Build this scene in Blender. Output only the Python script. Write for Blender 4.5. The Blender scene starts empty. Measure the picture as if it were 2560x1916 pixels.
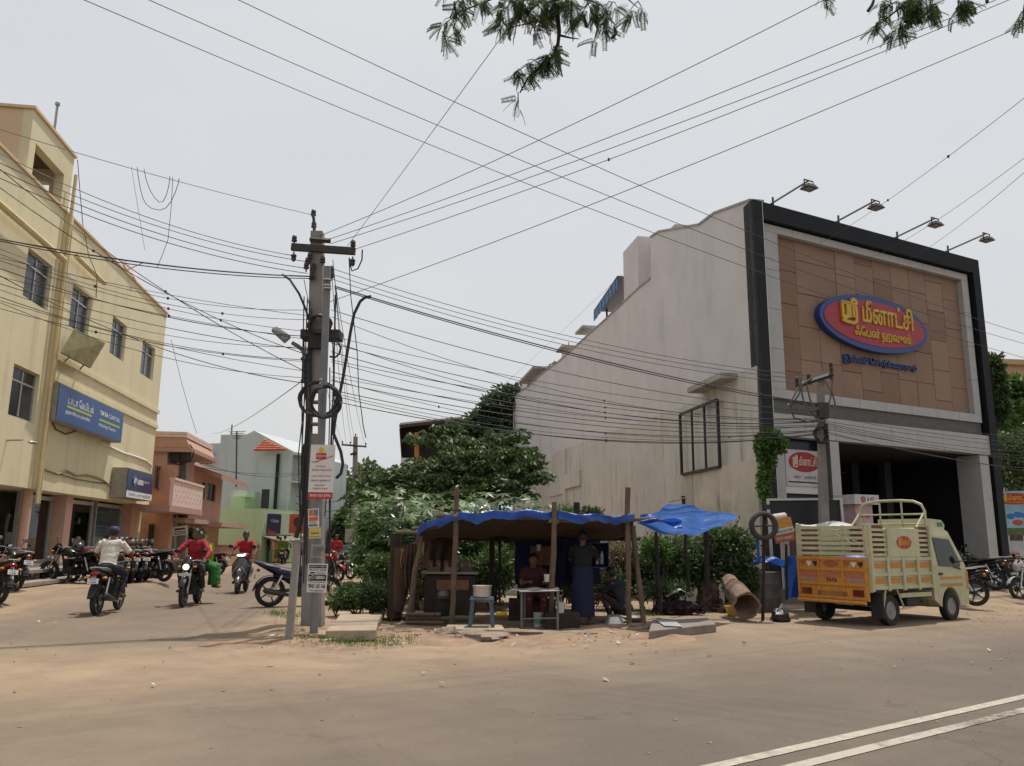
import bpy, bmesh, math, random
from mathutils import Vector, Matrix, noise as mnoise
random.seed(7)
R = math.radians
S = bpy.context.scene
COL = S.collection
# ---------------------------------------------------------------- camera
CAMH, FPX, PITCH, ROLL = 1.5, 2020.0, R(11.04), R(0.5)
cd = bpy.data.cameras.new('camera'); cam = bpy.data.objects.new('camera', cd); COL.objects.link(cam)
cd.sensor_fit = 'HORIZONTAL'; cd.sensor_width = 36; cd.lens = FPX / 2560 * 36
cd.clip_start = 0.05; cd.clip_end = 3000
cam.matrix_world = Matrix.Translation((0, 0, CAMH)) @ Matrix.Rotation(R(90) + PITCH, 4, 'X') @ Matrix.Rotation(ROLL, 4, 'Z')
S.camera = cam
# ---------------------------------------------------------------- sky, sun, exposure
SUN_EL, SUN_AZ = R(72), math.atan2(0.55, 0.84)       # azimuth measured from +Y towards +X
W = bpy.data.worlds.new('World'); S.world = W; W.use_nodes = True
nt = W.node_tree; bg = nt.nodes['Background']
sky = nt.nodes.new('ShaderNodeTexSky'); sky.sky_type = 'NISHITA'; sky.sun_disc = False
sky.sun_elevation = SUN_EL; sky.sun_rotation = SUN_AZ; sky.air_density = 1.6; sky.dust_density = 6.0; sky.ozone_density = 1.0
mx = nt.nodes.new('ShaderNodeMix'); mx.data_type = 'RGBA'; mx.inputs[0].default_value = 0.86
nt.links.new(sky.outputs[0], mx.inputs[6]); tcw = nt.nodes.new('ShaderNodeTexCoord'); mpw = nt.nodes.new('ShaderNodeMapping'); mpw.inputs['Scale'].default_value = (1.2, 1.2, 3.0); nw = nt.nodes.new('ShaderNodeTexNoise'); nw.inputs['Scale'].default_value = 1.6; nw.inputs['Detail'].default_value = 5
rw_ = nt.nodes.new('ShaderNodeValToRGB'); rw_.color_ramp.elements[0].position = .3; rw_.color_ramp.elements[1].position = .72
rw_.color_ramp.elements[0].color = (7.05, 7.2, 7.55, 1); rw_.color_ramp.elements[1].color = (7.65, 7.7, 7.8, 1)      # white summer haze, faintly clouded
for a_, b_ in ((tcw.outputs['Generated'], mpw.inputs[0]), (mpw.outputs[0], nw.inputs['Vector']), (nw.outputs['Fac'], rw_.inputs[0]), (rw_.outputs[0], mx.inputs[7])): nt.links.new(a_, b_)
nt.links.new(mx.outputs[2], bg.inputs[0]); bg.inputs[1].default_value = 0.10
sl = bpy.data.lights.new('sun', 'SUN'); so = bpy.data.objects.new('sun', sl); COL.objects.link(so)
sl.energy = 3.9; sl.angle = R(1.2); sl.color = (1.0, 0.95, 0.87)
sd = Vector((math.sin(SUN_AZ) * math.cos(SUN_EL), math.cos(SUN_AZ) * math.cos(SUN_EL), math.sin(SUN_EL)))
so.rotation_euler = sd.to_track_quat('Z', 'Y').to_euler(); so.location = (0, 0, 40)
S.view_settings.view_transform = 'Standard'; S.view_settings.look = 'None'
S.view_settings.exposure = 0.0; S.view_settings.gamma = 1.0; S.view_settings.use_curve_mapping = False
S.cycles.max_bounces = 6; S.cycles.transparent_max_bounces = 12

# ---------------------------------------------------------------- pixels of the photograph -> directions
def ray(x, y):
    u, v = x - 1280, 958 - y
    c, s = math.cos(ROLL), math.sin(ROLL)
    u, v = u * c - v * s, u * s + v * c
    return Vector((u, FPX * math.cos(PITCH) - v * math.sin(PITCH), v * math.cos(PITCH) + FPX * math.sin(PITCH)))
def G(x, y, z=0.0):                       # where the direction meets the level z
    r = ray(x, y); t = (z - CAMH) / r.z
    return Vector((r.x * t, r.y * t, z))
def D(x, y, d):                           # the point of the direction at distance d ahead
    r = ray(x, y); t = d / r.y
    return Vector((r.x * t, d, CAMH + r.z * t))
class WF:                                 # a vertical wall plane: along, out, up
    def __init__(s, a, b):
        s.o = Vector((a[0], a[1], 0)); d = Vector((b[0] - a[0], b[1] - a[1], 0)); s.len = d.length
        s.e = d.normalized(); s.n = Vector((s.e.y, -s.e.x, 0))
        if s.n.dot(-s.o) < 0: s.n = -s.n
    def p(s, a, out, z): return s.o + s.e * a + s.n * out + Vector((0, 0, z))
    def px(s, x, y, out=0.0):
        r = ray(x, y); C0 = Vector((0, 0, CAMH)); q = s.o + s.n * out
        t = (q - C0).dot(s.n) / r.dot(s.n); h = C0 + r * t
        return (h - s.o).dot(s.e), h.z
    def mat(s, a, out, z):                # local x along as seen from outside (left to right), y up, z out
        x = Vector((0, 0, 1)).cross(s.n)
        m = Matrix((x, Vector((0, 0, 1)), s.n)).transposed().to_4x4()
        m.translation = s.p(a, out, z); return m

# ---------------------------------------------------------------- mesh collecting
class MB:
    def __init__(s): s.v = []; s.f = []; s.mi = []; s.m = None; s.k = 0
    def av(s, pts):
        b = len(s.v)
        for p in pts:
            p = Vector(p); s.v.append(s.m @ p if s.m else p)
        return b
    def face(s, pts):
        b = s.av(pts); s.f.append(tuple(range(b, b + len(pts)))); s.mi.append(s.k); return s
    def hexa(s, q):                       # 8 corners: bottom 4, top 4
        b = s.av(q)
        for f in ((3, 2, 1, 0), (4, 5, 6, 7), (0, 1, 5, 4), (1, 2, 6, 5), (2, 3, 7, 6), (3, 0, 4, 7)):
            s.f.append(tuple(b + i for i in f)); s.mi.append(s.k)
        return s
    def box(s, c, d, rz=0.0, rx=0.0, ry=0.0):
        h = [x / 2 for x in d]; q = [(-h[0], -h[1], -h[2]), (h[0], -h[1], -h[2]), (h[0], h[1], -h[2]), (-h[0], h[1], -h[2]),
                                     (-h[0], -h[1], h[2]), (h[0], -h[1], h[2]), (h[0], h[1], h[2]), (-h[0], h[1], h[2])]
        c = Vector(c)
        if rz or rx or ry:
            m = Matrix.Rotation(rz, 3, 'Z') @ Matrix.Rotation(ry, 3, 'Y') @ Matrix.Rotation(rx, 3, 'X')
            return s.hexa([c + m @ Vector(p) for p in q])
        return s.hexa([c + Vector(p) for p in q])
    def bx(s, x0, x1, y0, y1, z0, z1): return s.box(((x0 + x1) / 2, (y0 + y1) / 2, (z0 + z1) / 2), (abs(x1 - x0), abs(y1 - y0), abs(z1 - z0)))
    def wbox(s, w, a0, a1, o0, o1, z0, z1):     # box on a wall frame
        return s.hexa([w.p(a0, o0, z0), w.p(a1, o0, z0), w.p(a1, o1, z0), w.p(a0, o1, z0),
                       w.p(a0, o0, z1), w.p(a1, o0, z1), w.p(a1, o1, z1), w.p(a0, o1, z1)])
    def tube(s, pts, r, n=6, cap=True, r1=None, flat=1.0):
        pts = [Vector(p) for p in pts]; N = len(pts)
        rs = r if isinstance(r, (list, tuple)) else [r + ((r1 if r1 is not None else r) - r) * i / max(1, N - 1) for i in range(N)]
        up = None; rings = []
        for i, p in enumerate(pts):
            t = (pts[min(i + 1, N - 1)] - pts[max(i - 1, 0)])
            t = t.normalized() if t.length > 1e-9 else Vector((0, 0, 1))
            if up is None: up = Vector((0, 0, 1)) if abs(t.z) < .95 else Vector((1, 0, 0))
            sx = t.cross(up)
            if sx.length < 1e-6: sx = t.cross(Vector((1, 0, 0)) if abs(t.x) < .9 else Vector((0, 1, 0)))
            sx.normalize(); sy = sx.cross(t).normalized(); up = sy
            rings.append(s.av([p + sx * (math.cos(2 * math.pi * k / n) * rs[i]) + sy * (math.sin(2 * math.pi * k / n) * rs[i] * flat) for k in range(n)]))
        for i in range(N - 1):
            a, b = rings[i], rings[i + 1]
            for k in range(n):
                s.f.append((a + k, a + (k + 1) % n, b + (k + 1) % n, b + k)); s.mi.append(s.k)
        if cap and n > 2:
            s.f.append(tuple(rings[0] + k for k in range(n))[::-1]); s.mi.append(s.k)
            s.f.append(tuple(rings[-1] + k for k in range(n))); s.mi.append(s.k)
        return s
    def lathe(s, prof, c=(0, 0, 0), ax='Z', n=16, close=False):   # prof: (radius, height)
        c = Vector(c); rings = []
        for r, h in prof:
            pts = []
            for k in range(n):
                a = 2 * math.pi * k / n; x, y = math.cos(a) * r, math.sin(a) * r
                pts.append(c + (Vector((x, y, h)) if ax == 'Z' else Vector((x, h, y)) if ax == 'Y' else Vector((h, x, y))))
            rings.append(s.av(pts))
        seq = list(zip(rings, rings[1:])) + ([(rings[-1], rings[0])] if close else [])
        for a, b in seq:
            for k in range(n):
                s.f.append((a + k, a + (k + 1) % n, b + (k + 1) % n, b + k)); s.mi.append(s.k)
        if not close:
            for a, pr, rv in ((rings[0], prof[0], True), (rings[-1], prof[-1], False)):
                if pr[0] > 1e-4:
                    t = tuple(a + k for k in range(n)); s.f.append(t[::-1] if rv else t); s.mi.append(s.k)
        return s
    def prism(s, poly, fn0, fn1):         # poly 2d; fn maps (x,y) to the two faces
        n = len(poly); a = s.av([fn0(*p) for p in poly]); b = s.av([fn1(*p) for p in poly])
        s.f.append(tuple(a + k for k in range(n))[::-1]); s.f.append(tuple(b + k for k in range(n))); s.mi += [s.k, s.k]
        for k in range(n):
            s.f.append((a + k, a + (k + 1) % n, b + (k + 1) % n, b + k)); s.mi.append(s.k)
        return s
    def side(s, poly, y0, y1):            # outline in local x,z, thickness along y
        return s.prism(poly, lambda x, z: (x, y0, z), lambda x, z: (x, y1, z))
    def grid(s, fn, nu, nv):
        b = s.av([fn(i / nu, j / nv) for j in range(nv + 1) for i in range(nu + 1)])
        for j in range(nv):
            for i in range(nu):
                k = b + j * (nu + 1) + i; s.f.append((k, k + 1, k + nu + 2, k + nu + 1)); s.mi.append(s.k)
        return s
    def loft(s, secs, cap=True):          # list of closed sections with equal counts
        n = len(secs[0]); rs = [s.av(q) for q in secs]
        for a, b in zip(rs, rs[1:]):
            for k in range(n):
                s.f.append((a + k, a + (k + 1) % n, b + (k + 1) % n, b + k)); s.mi.append(s.k)
        if cap:
            s.f.append(tuple(rs[0] + k for k in range(n))[::-1]); s.f.append(tuple(rs[-1] + k for k in range(n))); s.mi += [s.k, s.k]
        return s
    def ell(s, c, r, nu=10, nv=6, jit=0.0):   # ellipsoid
        c = Vector(c); sd_ = random.random() * 50
        def f(u, v):
            a, b = 2 * math.pi * u, math.pi * (v - .5)
            d = Vector((math.cos(a) * math.cos(b), math.sin(a) * math.cos(b), math.sin(b)))
            k = 1 + (jit * mnoise.noise(d * 1.7 + Vector((sd_, 0, 0))) if jit else 0)
            return c + Vector((d.x * r[0] * k, d.y * r[1] * k, d.z * r[2] * k))
        return s.grid(f, nu, nv)
    def mesh(s, name, mats, smooth=False, fixn=True, bevel=0):
        me = bpy.data.meshes.new(name); me.from_pydata([tuple(v) for v in s.v], [], s.f)
        for m in (mats if isinstance(mats, (list, tuple)) else [mats]): me.materials.append(m)
        if s.k or max(s.mi, default=0): me.polygons.foreach_set('material_index', s.mi)
        if fixn:
            bm = bmesh.new(); bm.from_mesh(me)
            if smooth: bmesh.ops.remove_doubles(bm, verts=bm.verts, dist=1e-5)
            bmesh.ops.recalc_face_normals(bm, faces=bm.faces); bm.to_mesh(me); bm.free()
        if smooth:
            me.polygons.foreach_set('use_smooth', [True] * len(me.polygons))
            if smooth != 2:
                try: me.set_sharp_from_angle(angle=R(38))
                except Exception: pass
        me.update(); return me
WMX = {}
def link(o, parent=None, world=True):
    COL.objects.link(o); m = Matrix.Identity(4)
    if parent is not None:
        o.parent = parent
        if world: o.matrix_parent_inverse = WMX.get(parent.name, Matrix.Identity(4)).inverted()
        else: m = WMX.get(parent.name, Matrix.Identity(4))
    WMX[o.name] = m; return o
def obj(name, mb, mats, parent=None, smooth=False, world=True, label=None, cat=None, group=None, kind=None, fixn=True, bevel=0):
    me = mb if isinstance(mb, bpy.types.Mesh) else mb.mesh(name, mats, smooth, fixn)
    o = bpy.data.objects.new(name, me); link(o, parent, world)
    if bevel:
        b = o.modifiers.new('bevel', 'BEVEL'); b.width = bevel; b.segments = 2; b.limit_method = 'ANGLE'; b.angle_limit = R(40)
    return tag(o, label, cat, group, kind)
def tag(o, label=None, cat=None, group=None, kind=None):
    for k, v in (('label', label), ('category', cat), ('group', group), ('kind', kind)):
        if v: o[k] = v
    return o
def thing(name, label, cat, loc=(0, 0, 0), rz=0.0, group=None, rx=0.0, ry=0.0):
    o = bpy.data.objects.new(name, None); COL.objects.link(o); o.empty_display_size = .1
    o.location = loc; o.rotation_euler = (rx, ry, rz); WMX[o.name] = Matrix.Translation(loc) @ o.rotation_euler.to_matrix().to_4x4()
    return tag(o, label, cat, group)
def dup(o, loc=None, rz=None, label=None, group=None, remap=None, parent=None, rx=None, ry=None, scale=None):
    c = o.copy(); COL.objects.link(c)
    if parent is not None: c.parent = parent
    if loc is not None: c.location = loc
    if rz is not None: c.rotation_euler = (rx or 0, ry or 0, rz)
    if scale: c.scale = (scale,) * 3 if not isinstance(scale, tuple) else scale
    if label: c['label'] = label
    if group: c['group'] = group
    if remap and c.type == 'MESH':
        for i, s in enumerate(c.material_slots):
            if s.material and s.material.name in remap: nm_ = s.material.name; s.link = 'OBJECT'; s.material = remap[nm_]
    for ch in o.children: dup(ch, remap=remap, parent=c)
    return c

# ---------------------------------------------------------------- materials
def srgb(r, g, b): return tuple(((c / 255) / 12.92 if c <= 10 else ((c / 255 + .055) / 1.055) ** 2.4) for c in (r, g, b))
MATS = {}
def M(name, col, rough=.7, var=.18, scale=5.0, bump=0.0, metal=0.0, streak=0.0, scol=(.05, .045, .04), trans=0.0, alpha=1.0, emit=0.0, spec=None, sscale=(2.2, 2.2, .22), coat=0.0, patch=0.0, pcol=(.3, .2, .12)):
    if name in MATS: return MATS[name]
    m = bpy.data.materials.new(name); m.use_nodes = True; n = m.node_tree; b = n.nodes['Principled BSDF']; L = n.links.new
    tc = n.nodes.new('ShaderNodeTexCoord'); no = n.nodes.new('ShaderNodeTexNoise'); no.inputs['Scale'].default_value = scale
    no.inputs['Detail'].default_value = 7; no.inputs['Roughness'].default_value = .62; L(tc.outputs['Object'], no.inputs['Vector'])
    rp = n.nodes.new('ShaderNodeValToRGB'); rp.color_ramp.elements[0].position = .3; rp.color_ramp.elements[1].position = .7
    rp.color_ramp.elements[0].color = (*[c * (1 - var) for c in col], 1); rp.color_ramp.elements[1].color = (*[min(1, c * (1 + var)) for c in col], 1)
    L(no.outputs['Fac'], rp.inputs[0]); out = rp.outputs[0]
    def layer(out, vec_scale, sc, lo, hi, amt, c2):
        mp = n.nodes.new('ShaderNodeMapping'); mp.inputs['Scale'].default_value = vec_scale; L(tc.outputs['Object'], mp.inputs[0])
        n2 = n.nodes.new('ShaderNodeTexNoise'); n2.inputs['Scale'].default_value = sc; n2.inputs['Detail'].default_value = 8; n2.inputs['Roughness'].default_value = .6; L(mp.outputs[0], n2.inputs['Vector'])
        mr = n.nodes.new('ShaderNodeMapRange'); mr.inputs[1].default_value = lo; mr.inputs[2].default_value = hi; mr.inputs[3].default_value = 0; mr.inputs[4].default_value = amt
        L(n2.outputs['Fac'], mr.inputs[0]); mi = n.nodes.new('ShaderNodeMix'); mi.data_type = 'RGBA'
        L(mr.outputs[0], mi.inputs[0]); L(out, mi.inputs[6]); mi.inputs[7].default_value = (*c2, 1); return mi.outputs[2]
    if streak: out = layer(out, sscale, 1.0, .56, .78, streak, scol)
    if patch: out = layer(out, (1, 1, 1), .55, .5, .72, patch, pcol)
    L(out, b.inputs['Base Color']); b.inputs['Roughness'].default_value = rough; b.inputs['Metallic'].default_value = metal
    if spec is not None: b.inputs['Specular IOR Level'].default_value = spec
    if coat: b.inputs['Coat Weight'].default_value = coat; b.inputs['Coat Roughness'].default_value = .1
    if trans: b.inputs['Transmission Weight'].default_value = trans
    if emit: L(out, b.inputs['Emission Color']); b.inputs['Emission Strength'].default_value = emit
    if bump:
        bn = n.nodes.new('ShaderNodeBump'); bn.inputs['Strength'].default_value = bump; bn.inputs['Distance'].default_value = .03
        n3 = n.nodes.new('ShaderNodeTexNoise'); n3.inputs['Scale'].default_value = scale * 6; n3.inputs['Detail'].default_value = 5
        L(tc.outputs['Object'], n3.inputs['Vector']); L(n3.outputs['Fac'], bn.inputs['Height']); L(bn.outputs[0], b.inputs['Normal'])
    MATS[name] = m; return m
def leafmat(name, col, col2, tr=.35, rough=.5):
    if name in MATS: return MATS[name]
    m = bpy.data.materials.new(name); m.use_nodes = True; n = m.node_tree; b = n.nodes['Principled BSDF']; L = n.links.new
    g = n.nodes.new('ShaderNodeNewGeometry'); rp = n.nodes.new('ShaderNodeValToRGB')
    rp.color_ramp.elements[0].color = (*col, 1); rp.color_ramp.elements[1].color = (*col2, 1)
    L(g.outputs['Random Per Island'], rp.inputs[0]); L(rp.outputs[0], b.inputs['Base Color']); b.inputs['Roughness'].default_value = rough
    t = n.nodes.new('ShaderNodeBsdfTranslucent'); L(rp.outputs[0], t.inputs[0]); mi = n.nodes.new('ShaderNodeMixShader'); mi.inputs[0].default_value = tr
    L(b.outputs[0], mi.inputs[1]); L(t.outputs[0], mi.inputs[2]); L(mi.outputs[0], n.nodes['Material Output'].inputs[0])
    MATS[name] = m; return m
def tint(name, col): return M(name, col, rough=.6, var=.05)

# ---------------------------------------------------------------- lettering
def text_mesh(body, h, width=None, bold=0.0, depth=.004, align='LEFT', shear=0.0):
    c = bpy.data.curves.new('t', 'FONT'); c.body = body; c.offset = bold; c.extrude = depth; c.align_x = align; c.resolution_u = 3; c.shear = shear
    o = bpy.data.objects.new('t', c); COL.objects.link(o)
    bpy.context.view_layer.update()
    me = bpy.data.meshes.new_from_object(o.evaluated_get(bpy.context.evaluated_depsgraph_get()))
    vs = [v.co.copy() for v in me.vertices]; fs = [tuple(p.vertices) for p in me.polygons]
    bpy.data.objects.remove(o); bpy.data.curves.remove(c); bpy.data.meshes.remove(me)
    if not vs: return [], []
    x0 = min(v.x for v in vs); x1 = max(v.x for v in vs); y0 = min(v.y for v in vs); y1 = max(v.y for v in vs)
    ky = h / (y1 - y0); kx = (width / (x1 - x0)) if width else ky
    cx = {'LEFT': x0, 'CENTER': (x0 + x1) / 2, 'RIGHT': x1}[align]
    return [Vector(((v.x - cx) * kx, (v.y - y0) * ky, v.z)) for v in vs], fs
def put_text(mb, body, m, h, width=None, bold=0.0, depth=.004, align='CENTER', shear=0.0):
    vs, fs = text_mesh(body, h, width, bold, depth, align, shear)
    o = mb.m; mb.m = m; b = mb.av(vs); mb.m = o
    for f in fs: mb.f.append(tuple(b + i for i in f)); mb.mi.append(mb.k)
    return mb
def stroke(mb, pts, m, w, depth=.01):     # a painted or raised stroke: flat ribbon with thickness in the plane of m
    o = mb.m; mb.m = m
    for i, (p, q) in enumerate(zip(pts, pts[1:])):
        p, q = Vector((*p, 0)), Vector((*q, 0)); d = (q - p)
        if d.length < 1e-6: continue
        d.normalize(); s = Vector((-d.y, d.x, 0)) * w / 2; e = d * w * .42; z = Vector((0, 0, depth + i * .0004))
        p, q = p - e, q + e
        mb.hexa([p - s, q - s, q + s, p + s, p - s + z, q - s + z, q + s + z, p + s + z])
    mb.m = o; return mb
def T(x, y, z=0.0): return Matrix.Translation((x, y, z))
def arc(cx, cy, rx, ry, a0, a1, n=8): return [(cx + rx * math.cos(R(a0 + (a1 - a0) * i / n)), cy + ry * math.sin(R(a0 + (a1 - a0) * i / n))) for i in range(n + 1)]
SRI = [[(0, 1.0), (0, 0.0), (.34, 0.0), (.34, .95)], [(.34, .92), (.52, .92), (.52, .05)], [(.0, .97), (.52, .97)], [(.52, .92), (.78, .92), (.78, .1)] ,
       [(.78, .92), (.98, .80), (1.0, .2), (.95, -.25), (.7, -.38), (.25, -.36), (.02, -.3), (.05, -.12), (.2, -.1)], arc(.86, 1.12, .16, .18, 200, -120)]
def sri(mb, m, h, w, bold, depth=.02):
    for st in SRI: stroke(mb, [(x * w, y * h) for x, y in st], m, bold, depth)
TA = {'mee': '\u0bae\u0bc0\u0ba9\u0bbe\u0b9f\u0bcd\u0b9a\u0bbf', 'fan': '\u0b83\u0bc7\u0baa\u0ba9\u0bcd \u0bb9\u0bb5\u0bc1\u0bb8\u0bcd',
      'illam': '\u0b87\u0bb2\u0bcd\u0bb2\u0bae\u0bcd \u0bc6\u0b9a\u0bbe\u0bb0\u0bcd\u0b95\u0bcd\u0b95\u0bae\u0bbe\u0b95\u0bc1\u0bae\u0bcd',
      'tata': '\u0b9f\u0bbe\u0b9f\u0bbe \u0bc7\u0b95\u0baa\u0bbf\u0b9f\u0bb2\u0bcd', 'hous': '\u0bb9\u0bb5\u0bc1\u0b9a\u0bbf\u0b99\u0bcd \u0bc8\u0baa\u0ba9\u0bbe\u0ba9\u0bcd\u0bb8\u0bcd',
      'sat': '\u0b9a\u0ba4\u0bcd\u0baf\u0bbe', 'din': '\u0ba4\u0bbf\u0ba3\u0bcd\u0b9f\u0bc1\u0b95\u0bcd\u0b95\u0bb2\u0bcd\u0bb2\u0bbf\u0bb2\u0bcd', 'uda': '\u0b89\u0b99\u0bcd\u0b95\u0bb3\u0bcd',
      'mud': '\u0b89\u0ba4\u0baf\u0bae\u0bbe\u0b95\u0bcd\u0b95 \u0bb5\u0bbf\u0bb4\u0bbe', 'sir': '\u0b9a\u0bbf\u0bb1\u0baa\u0bcd\u0baa\u0bc1 \u0ba4\u0bb3\u0bcd\u0bb3\u0bc1\u0baa\u0b9f\u0bbf', 'vil': '\u0bb5\u0bbf\u0bb1\u0bcd\u0baa\u0bc8\u0ba9',
      'var': '\u0baa\u0bc1\u0ba4\u0bc1\u0b9a\u0bc1 \u0bb5\u0bc8\u0bb0', 'dia': '\u0b9f\u0bbf\u0bb5\u0bc7\u0bbe\u0b9f\u0bcd\u0b9f\u0bbe\u0ba4\u0bc1 \u0b95\u0ba4\u0bcd\u0ba4\u0bbf\u0b95\u0bb3\u0bcd',
      'nag': '\u0ba8\u0b95\u0bc8\u0b95\u0b95\u0bcd \u0b95\u0b9f\u0ba9\u0bcd \u0b89\u0ba4\u0bb5\u0bbf\u0b95\u0bcd\u0b95\u0bc1', 'vad': '\u0b87\u0b9f\u0bae\u0bcd \u0bb5\u0bbe\u0b9f\u0bc8\u0b95\u0b95\u0bcd\u0b95\u0bc1', 'vid': '\u0bb5\u0bbf\u0b9f\u0baa\u0bcd\u0baa\u0b9f\u0bc1\u0bae\u0bcd'}
# ================================================================ shared surface nodes
def gmat(name, mode):
    m = bpy.data.materials.new(name); m.use_nodes = True; n = m.node_tree; b = n.nodes['Principled BSDF']; L = n.links.new
    ge = n.nodes.new('ShaderNodeNewGeometry'); pos = ge.outputs['Position']
    def noi(sc, det=6, vs=None, ro=.6):
        x = n.nodes.new('ShaderNodeTexNoise'); x.inputs['Scale'].default_value = sc; x.inputs['Detail'].default_value = det; x.inputs['Roughness'].default_value = ro
        if vs:
            mp = n.nodes.new('ShaderNodeMapping'); mp.inputs['Rotation'].default_value = (0, 0, vs[1]); mp.inputs['Scale'].default_value = vs[0]; mp.vector_type = 'TEXTURE' if False else 'POINT'
            L(pos, mp.inputs[0]); L(mp.outputs[0], x.inputs['Vector'])
        else: L(pos, x.inputs['Vector'])
        return x.outputs['Fac']
    def ramp(f, a, c0, c, c1):
        r = n.nodes.new('ShaderNodeValToRGB'); r.color_ramp.elements[0].position = a; r.color_ramp.elements[0].color = (*c0, 1)
        r.color_ramp.elements[1].position = c; r.color_ramp.elements[1].color = (*c1, 1); L(f, r.inputs[0]); return r.outputs[0]
    def mix(f, a, c, blend='MIX'):
        x = n.nodes.new('ShaderNodeMix'); x.data_type = 'RGBA'; x.blend_type = blend
        for i, v in ((0, f), (6, a), (7, c)):
            if isinstance(v, (int, float)): x.inputs[i].default_value = v
            elif isinstance(v, tuple): x.inputs[i].default_value = (*v, 1)
            else: L(v, x.inputs[i])
        return x.outputs[2]
    def math_(op, a, c=None, d=None):
        x = n.nodes.new('ShaderNodeMath'); x.operation = op
        for i, v in enumerate((a, c, d)):
            if v is None: continue
            if isinstance(v, (int, float)): x.inputs[i].default_value = v
            else: L(v, x.inputs[i])
        return x.outputs[0]
    def rng(v, a, c, lo=0., hi=1.):
        x = n.nodes.new('ShaderNodeMapRange'); x.interpolation_type = 'SMOOTHSTEP'
        for i, q in ((1, a), (2, c), (3, lo), (4, hi)): x.inputs[i].default_value = q
        L(v, x.inputs[0]); return x.outputs[0]
    sand = ramp(noi(.55, 9), .3, (.262, .187, .123), .72, (.36, .265, .18))
    sand = mix(rng(noi(2.3, 8, ro=.7), .52, .75, 0, .4), sand, (.21, .132, .078))
    sand = mix(rng(noi(26, 3), .62, .7, 0, .5), sand, (.42, .34, .25))
    sand = mix(rng(noi(55, 3), .66, .72, 0, .65), sand, (.07, .055, .045))
    asp = ramp(noi(70, 4, ro=.75), .3, (.082, .069, .059), .75, (.138, .117, .100))
    asp = mix(rng(noi(.6, 8), .42, .72, 0, .55), asp, (.165, .135, .108))
    sep = n.nodes.new('ShaderNodeSeparateXYZ'); L(pos, sep.inputs[0]); X, Y = sep.outputs[0], sep.outputs[1]
    # distance across from the painted centre line of the main road, and from the middle of the side street
    dist = math_('ADD', math_('MULTIPLY', math_('SUBTRACT', X, 1.37), -.557), math_('MULTIPLY', math_('SUBTRACT', Y, 5.92), .830))
    along = math_('ADD', math_('MULTIPLY', X, .83), math_('MULTIPLY', Y, .557))
    cv = n.nodes.new('ShaderNodeCombineXYZ'); L(math_('MULTIPLY', along, .09), cv.inputs[0]); L(math_('MULTIPLY', dist, .8), cv.inputs[1])
    lane = n.nodes.new('ShaderNodeTexNoise'); lane.inputs['Scale'].default_value = 1.5; lane.inputs['Detail'].default_value = 8; lane.inputs['Roughness'].default_value = .62; L(cv.outputs[0], lane.inputs['Vector'])
    ln = math_('SUBTRACT', lane.outputs['Fac'], .5)
    dd = math_('ADD', dist, math_('MULTIPLY', ln, 2.6))
    dm = rng(dd, 1.2, 7.2, .10, 1.)
    left = math_('MULTIPLY', rng(X, 4.0, -5., 0, .46), rng(dd, -1.2, 2.2, .3, 1.))
    dm = math_('MAXIMUM', dm, left)
    sc = math_('ADD', math_('ADD', X, 7.4), math_('MULTIPLY', math_('SUBTRACT', Y, 18.), .15))
    cs = n.nodes.new('ShaderNodeCombineXYZ'); L(math_('MULTIPLY', sc, .9), cs.inputs[0]); L(math_('MULTIPLY', Y, .16), cs.inputs[1])
    sn = n.nodes.new('ShaderNodeTexNoise'); sn.inputs['Scale'].default_value = 1.3; sn.inputs['Detail'].default_value = 8; L(cs.outputs[0], sn.inputs['Vector'])
    ds = rng(math_('ADD', math_('ABSOLUTE', sc), math_('MULTIPLY', math_('SUBTRACT', sn.outputs['Fac'], .5), 2.6)), 1.3, 3.3, .36, 1.)
    ds = math_('MAXIMUM', ds, rng(Y, 15., 9., 0., 1.))
    dust = math_('MINIMUM', dm, ds)
    dust = math_('MULTIPLY', dust, rng(noi(1.1, 8, ro=.7), .3, .7, .80, 1.04))
    cw = n.nodes.new('ShaderNodeCombineXYZ'); L(math_('MULTIPLY', along, .05), cw.inputs[0]); L(math_('MULTIPLY', dist, 2.6), cw.inputs[1])
    wear = n.nodes.new('ShaderNodeTexNoise'); wear.inputs['Scale'].default_value = 1.2; wear.inputs['Detail'].default_value = 9; wear.inputs['Roughness'].default_value = .7; L(cw.outputs[0], wear.inputs['Vector'])
    asp = mix(rng(wear.outputs['Fac'], .5, .68, 0, .22), asp, (.062, .052, .045)); asp = mix(rng(wear.outputs['Fac'], .46, .32, 0, .4), asp, (.16, .13, .105))
    asp = mix(rng(noi(2.2, 9, ro=.7), .62, .70, 0, .15), asp, (.055, .046, .040))
    cr_ = n.nodes.new('ShaderNodeTexVoronoi'); cr_.feature = 'DISTANCE_TO_EDGE'; cr_.inputs['Scale'].default_value = .45; wv_ = n.nodes.new('ShaderNodeVectorMath'); wv_.operation = 'MULTIPLY_ADD'
    nv_ = n.nodes.new('ShaderNodeTexNoise'); nv_.inputs['Scale'].default_value = 1.3; nv_.inputs['Detail'].default_value = 8; L(pos, nv_.inputs['Vector']); L(nv_.outputs['Color'], wv_.inputs[0]); wv_.inputs[1].default_value = (1.6, 1.6, 0); L(pos, wv_.inputs[2]); L(wv_.outputs[0], cr_.inputs['Vector'])
    asp = mix(math_('MULTIPLY', rng(cr_.outputs['Distance'], .010, .0, 0, .4), rng(noi(.4, 4), .45, .6, 0, 1.)), asp, (.025, .021, .018))
    out = mix(dust, asp, sand)
    L(out, b.inputs['Base Color']); b.inputs['Roughness'].default_value = .93; b.inputs['Specular IOR Level'].default_value = .25
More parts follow.
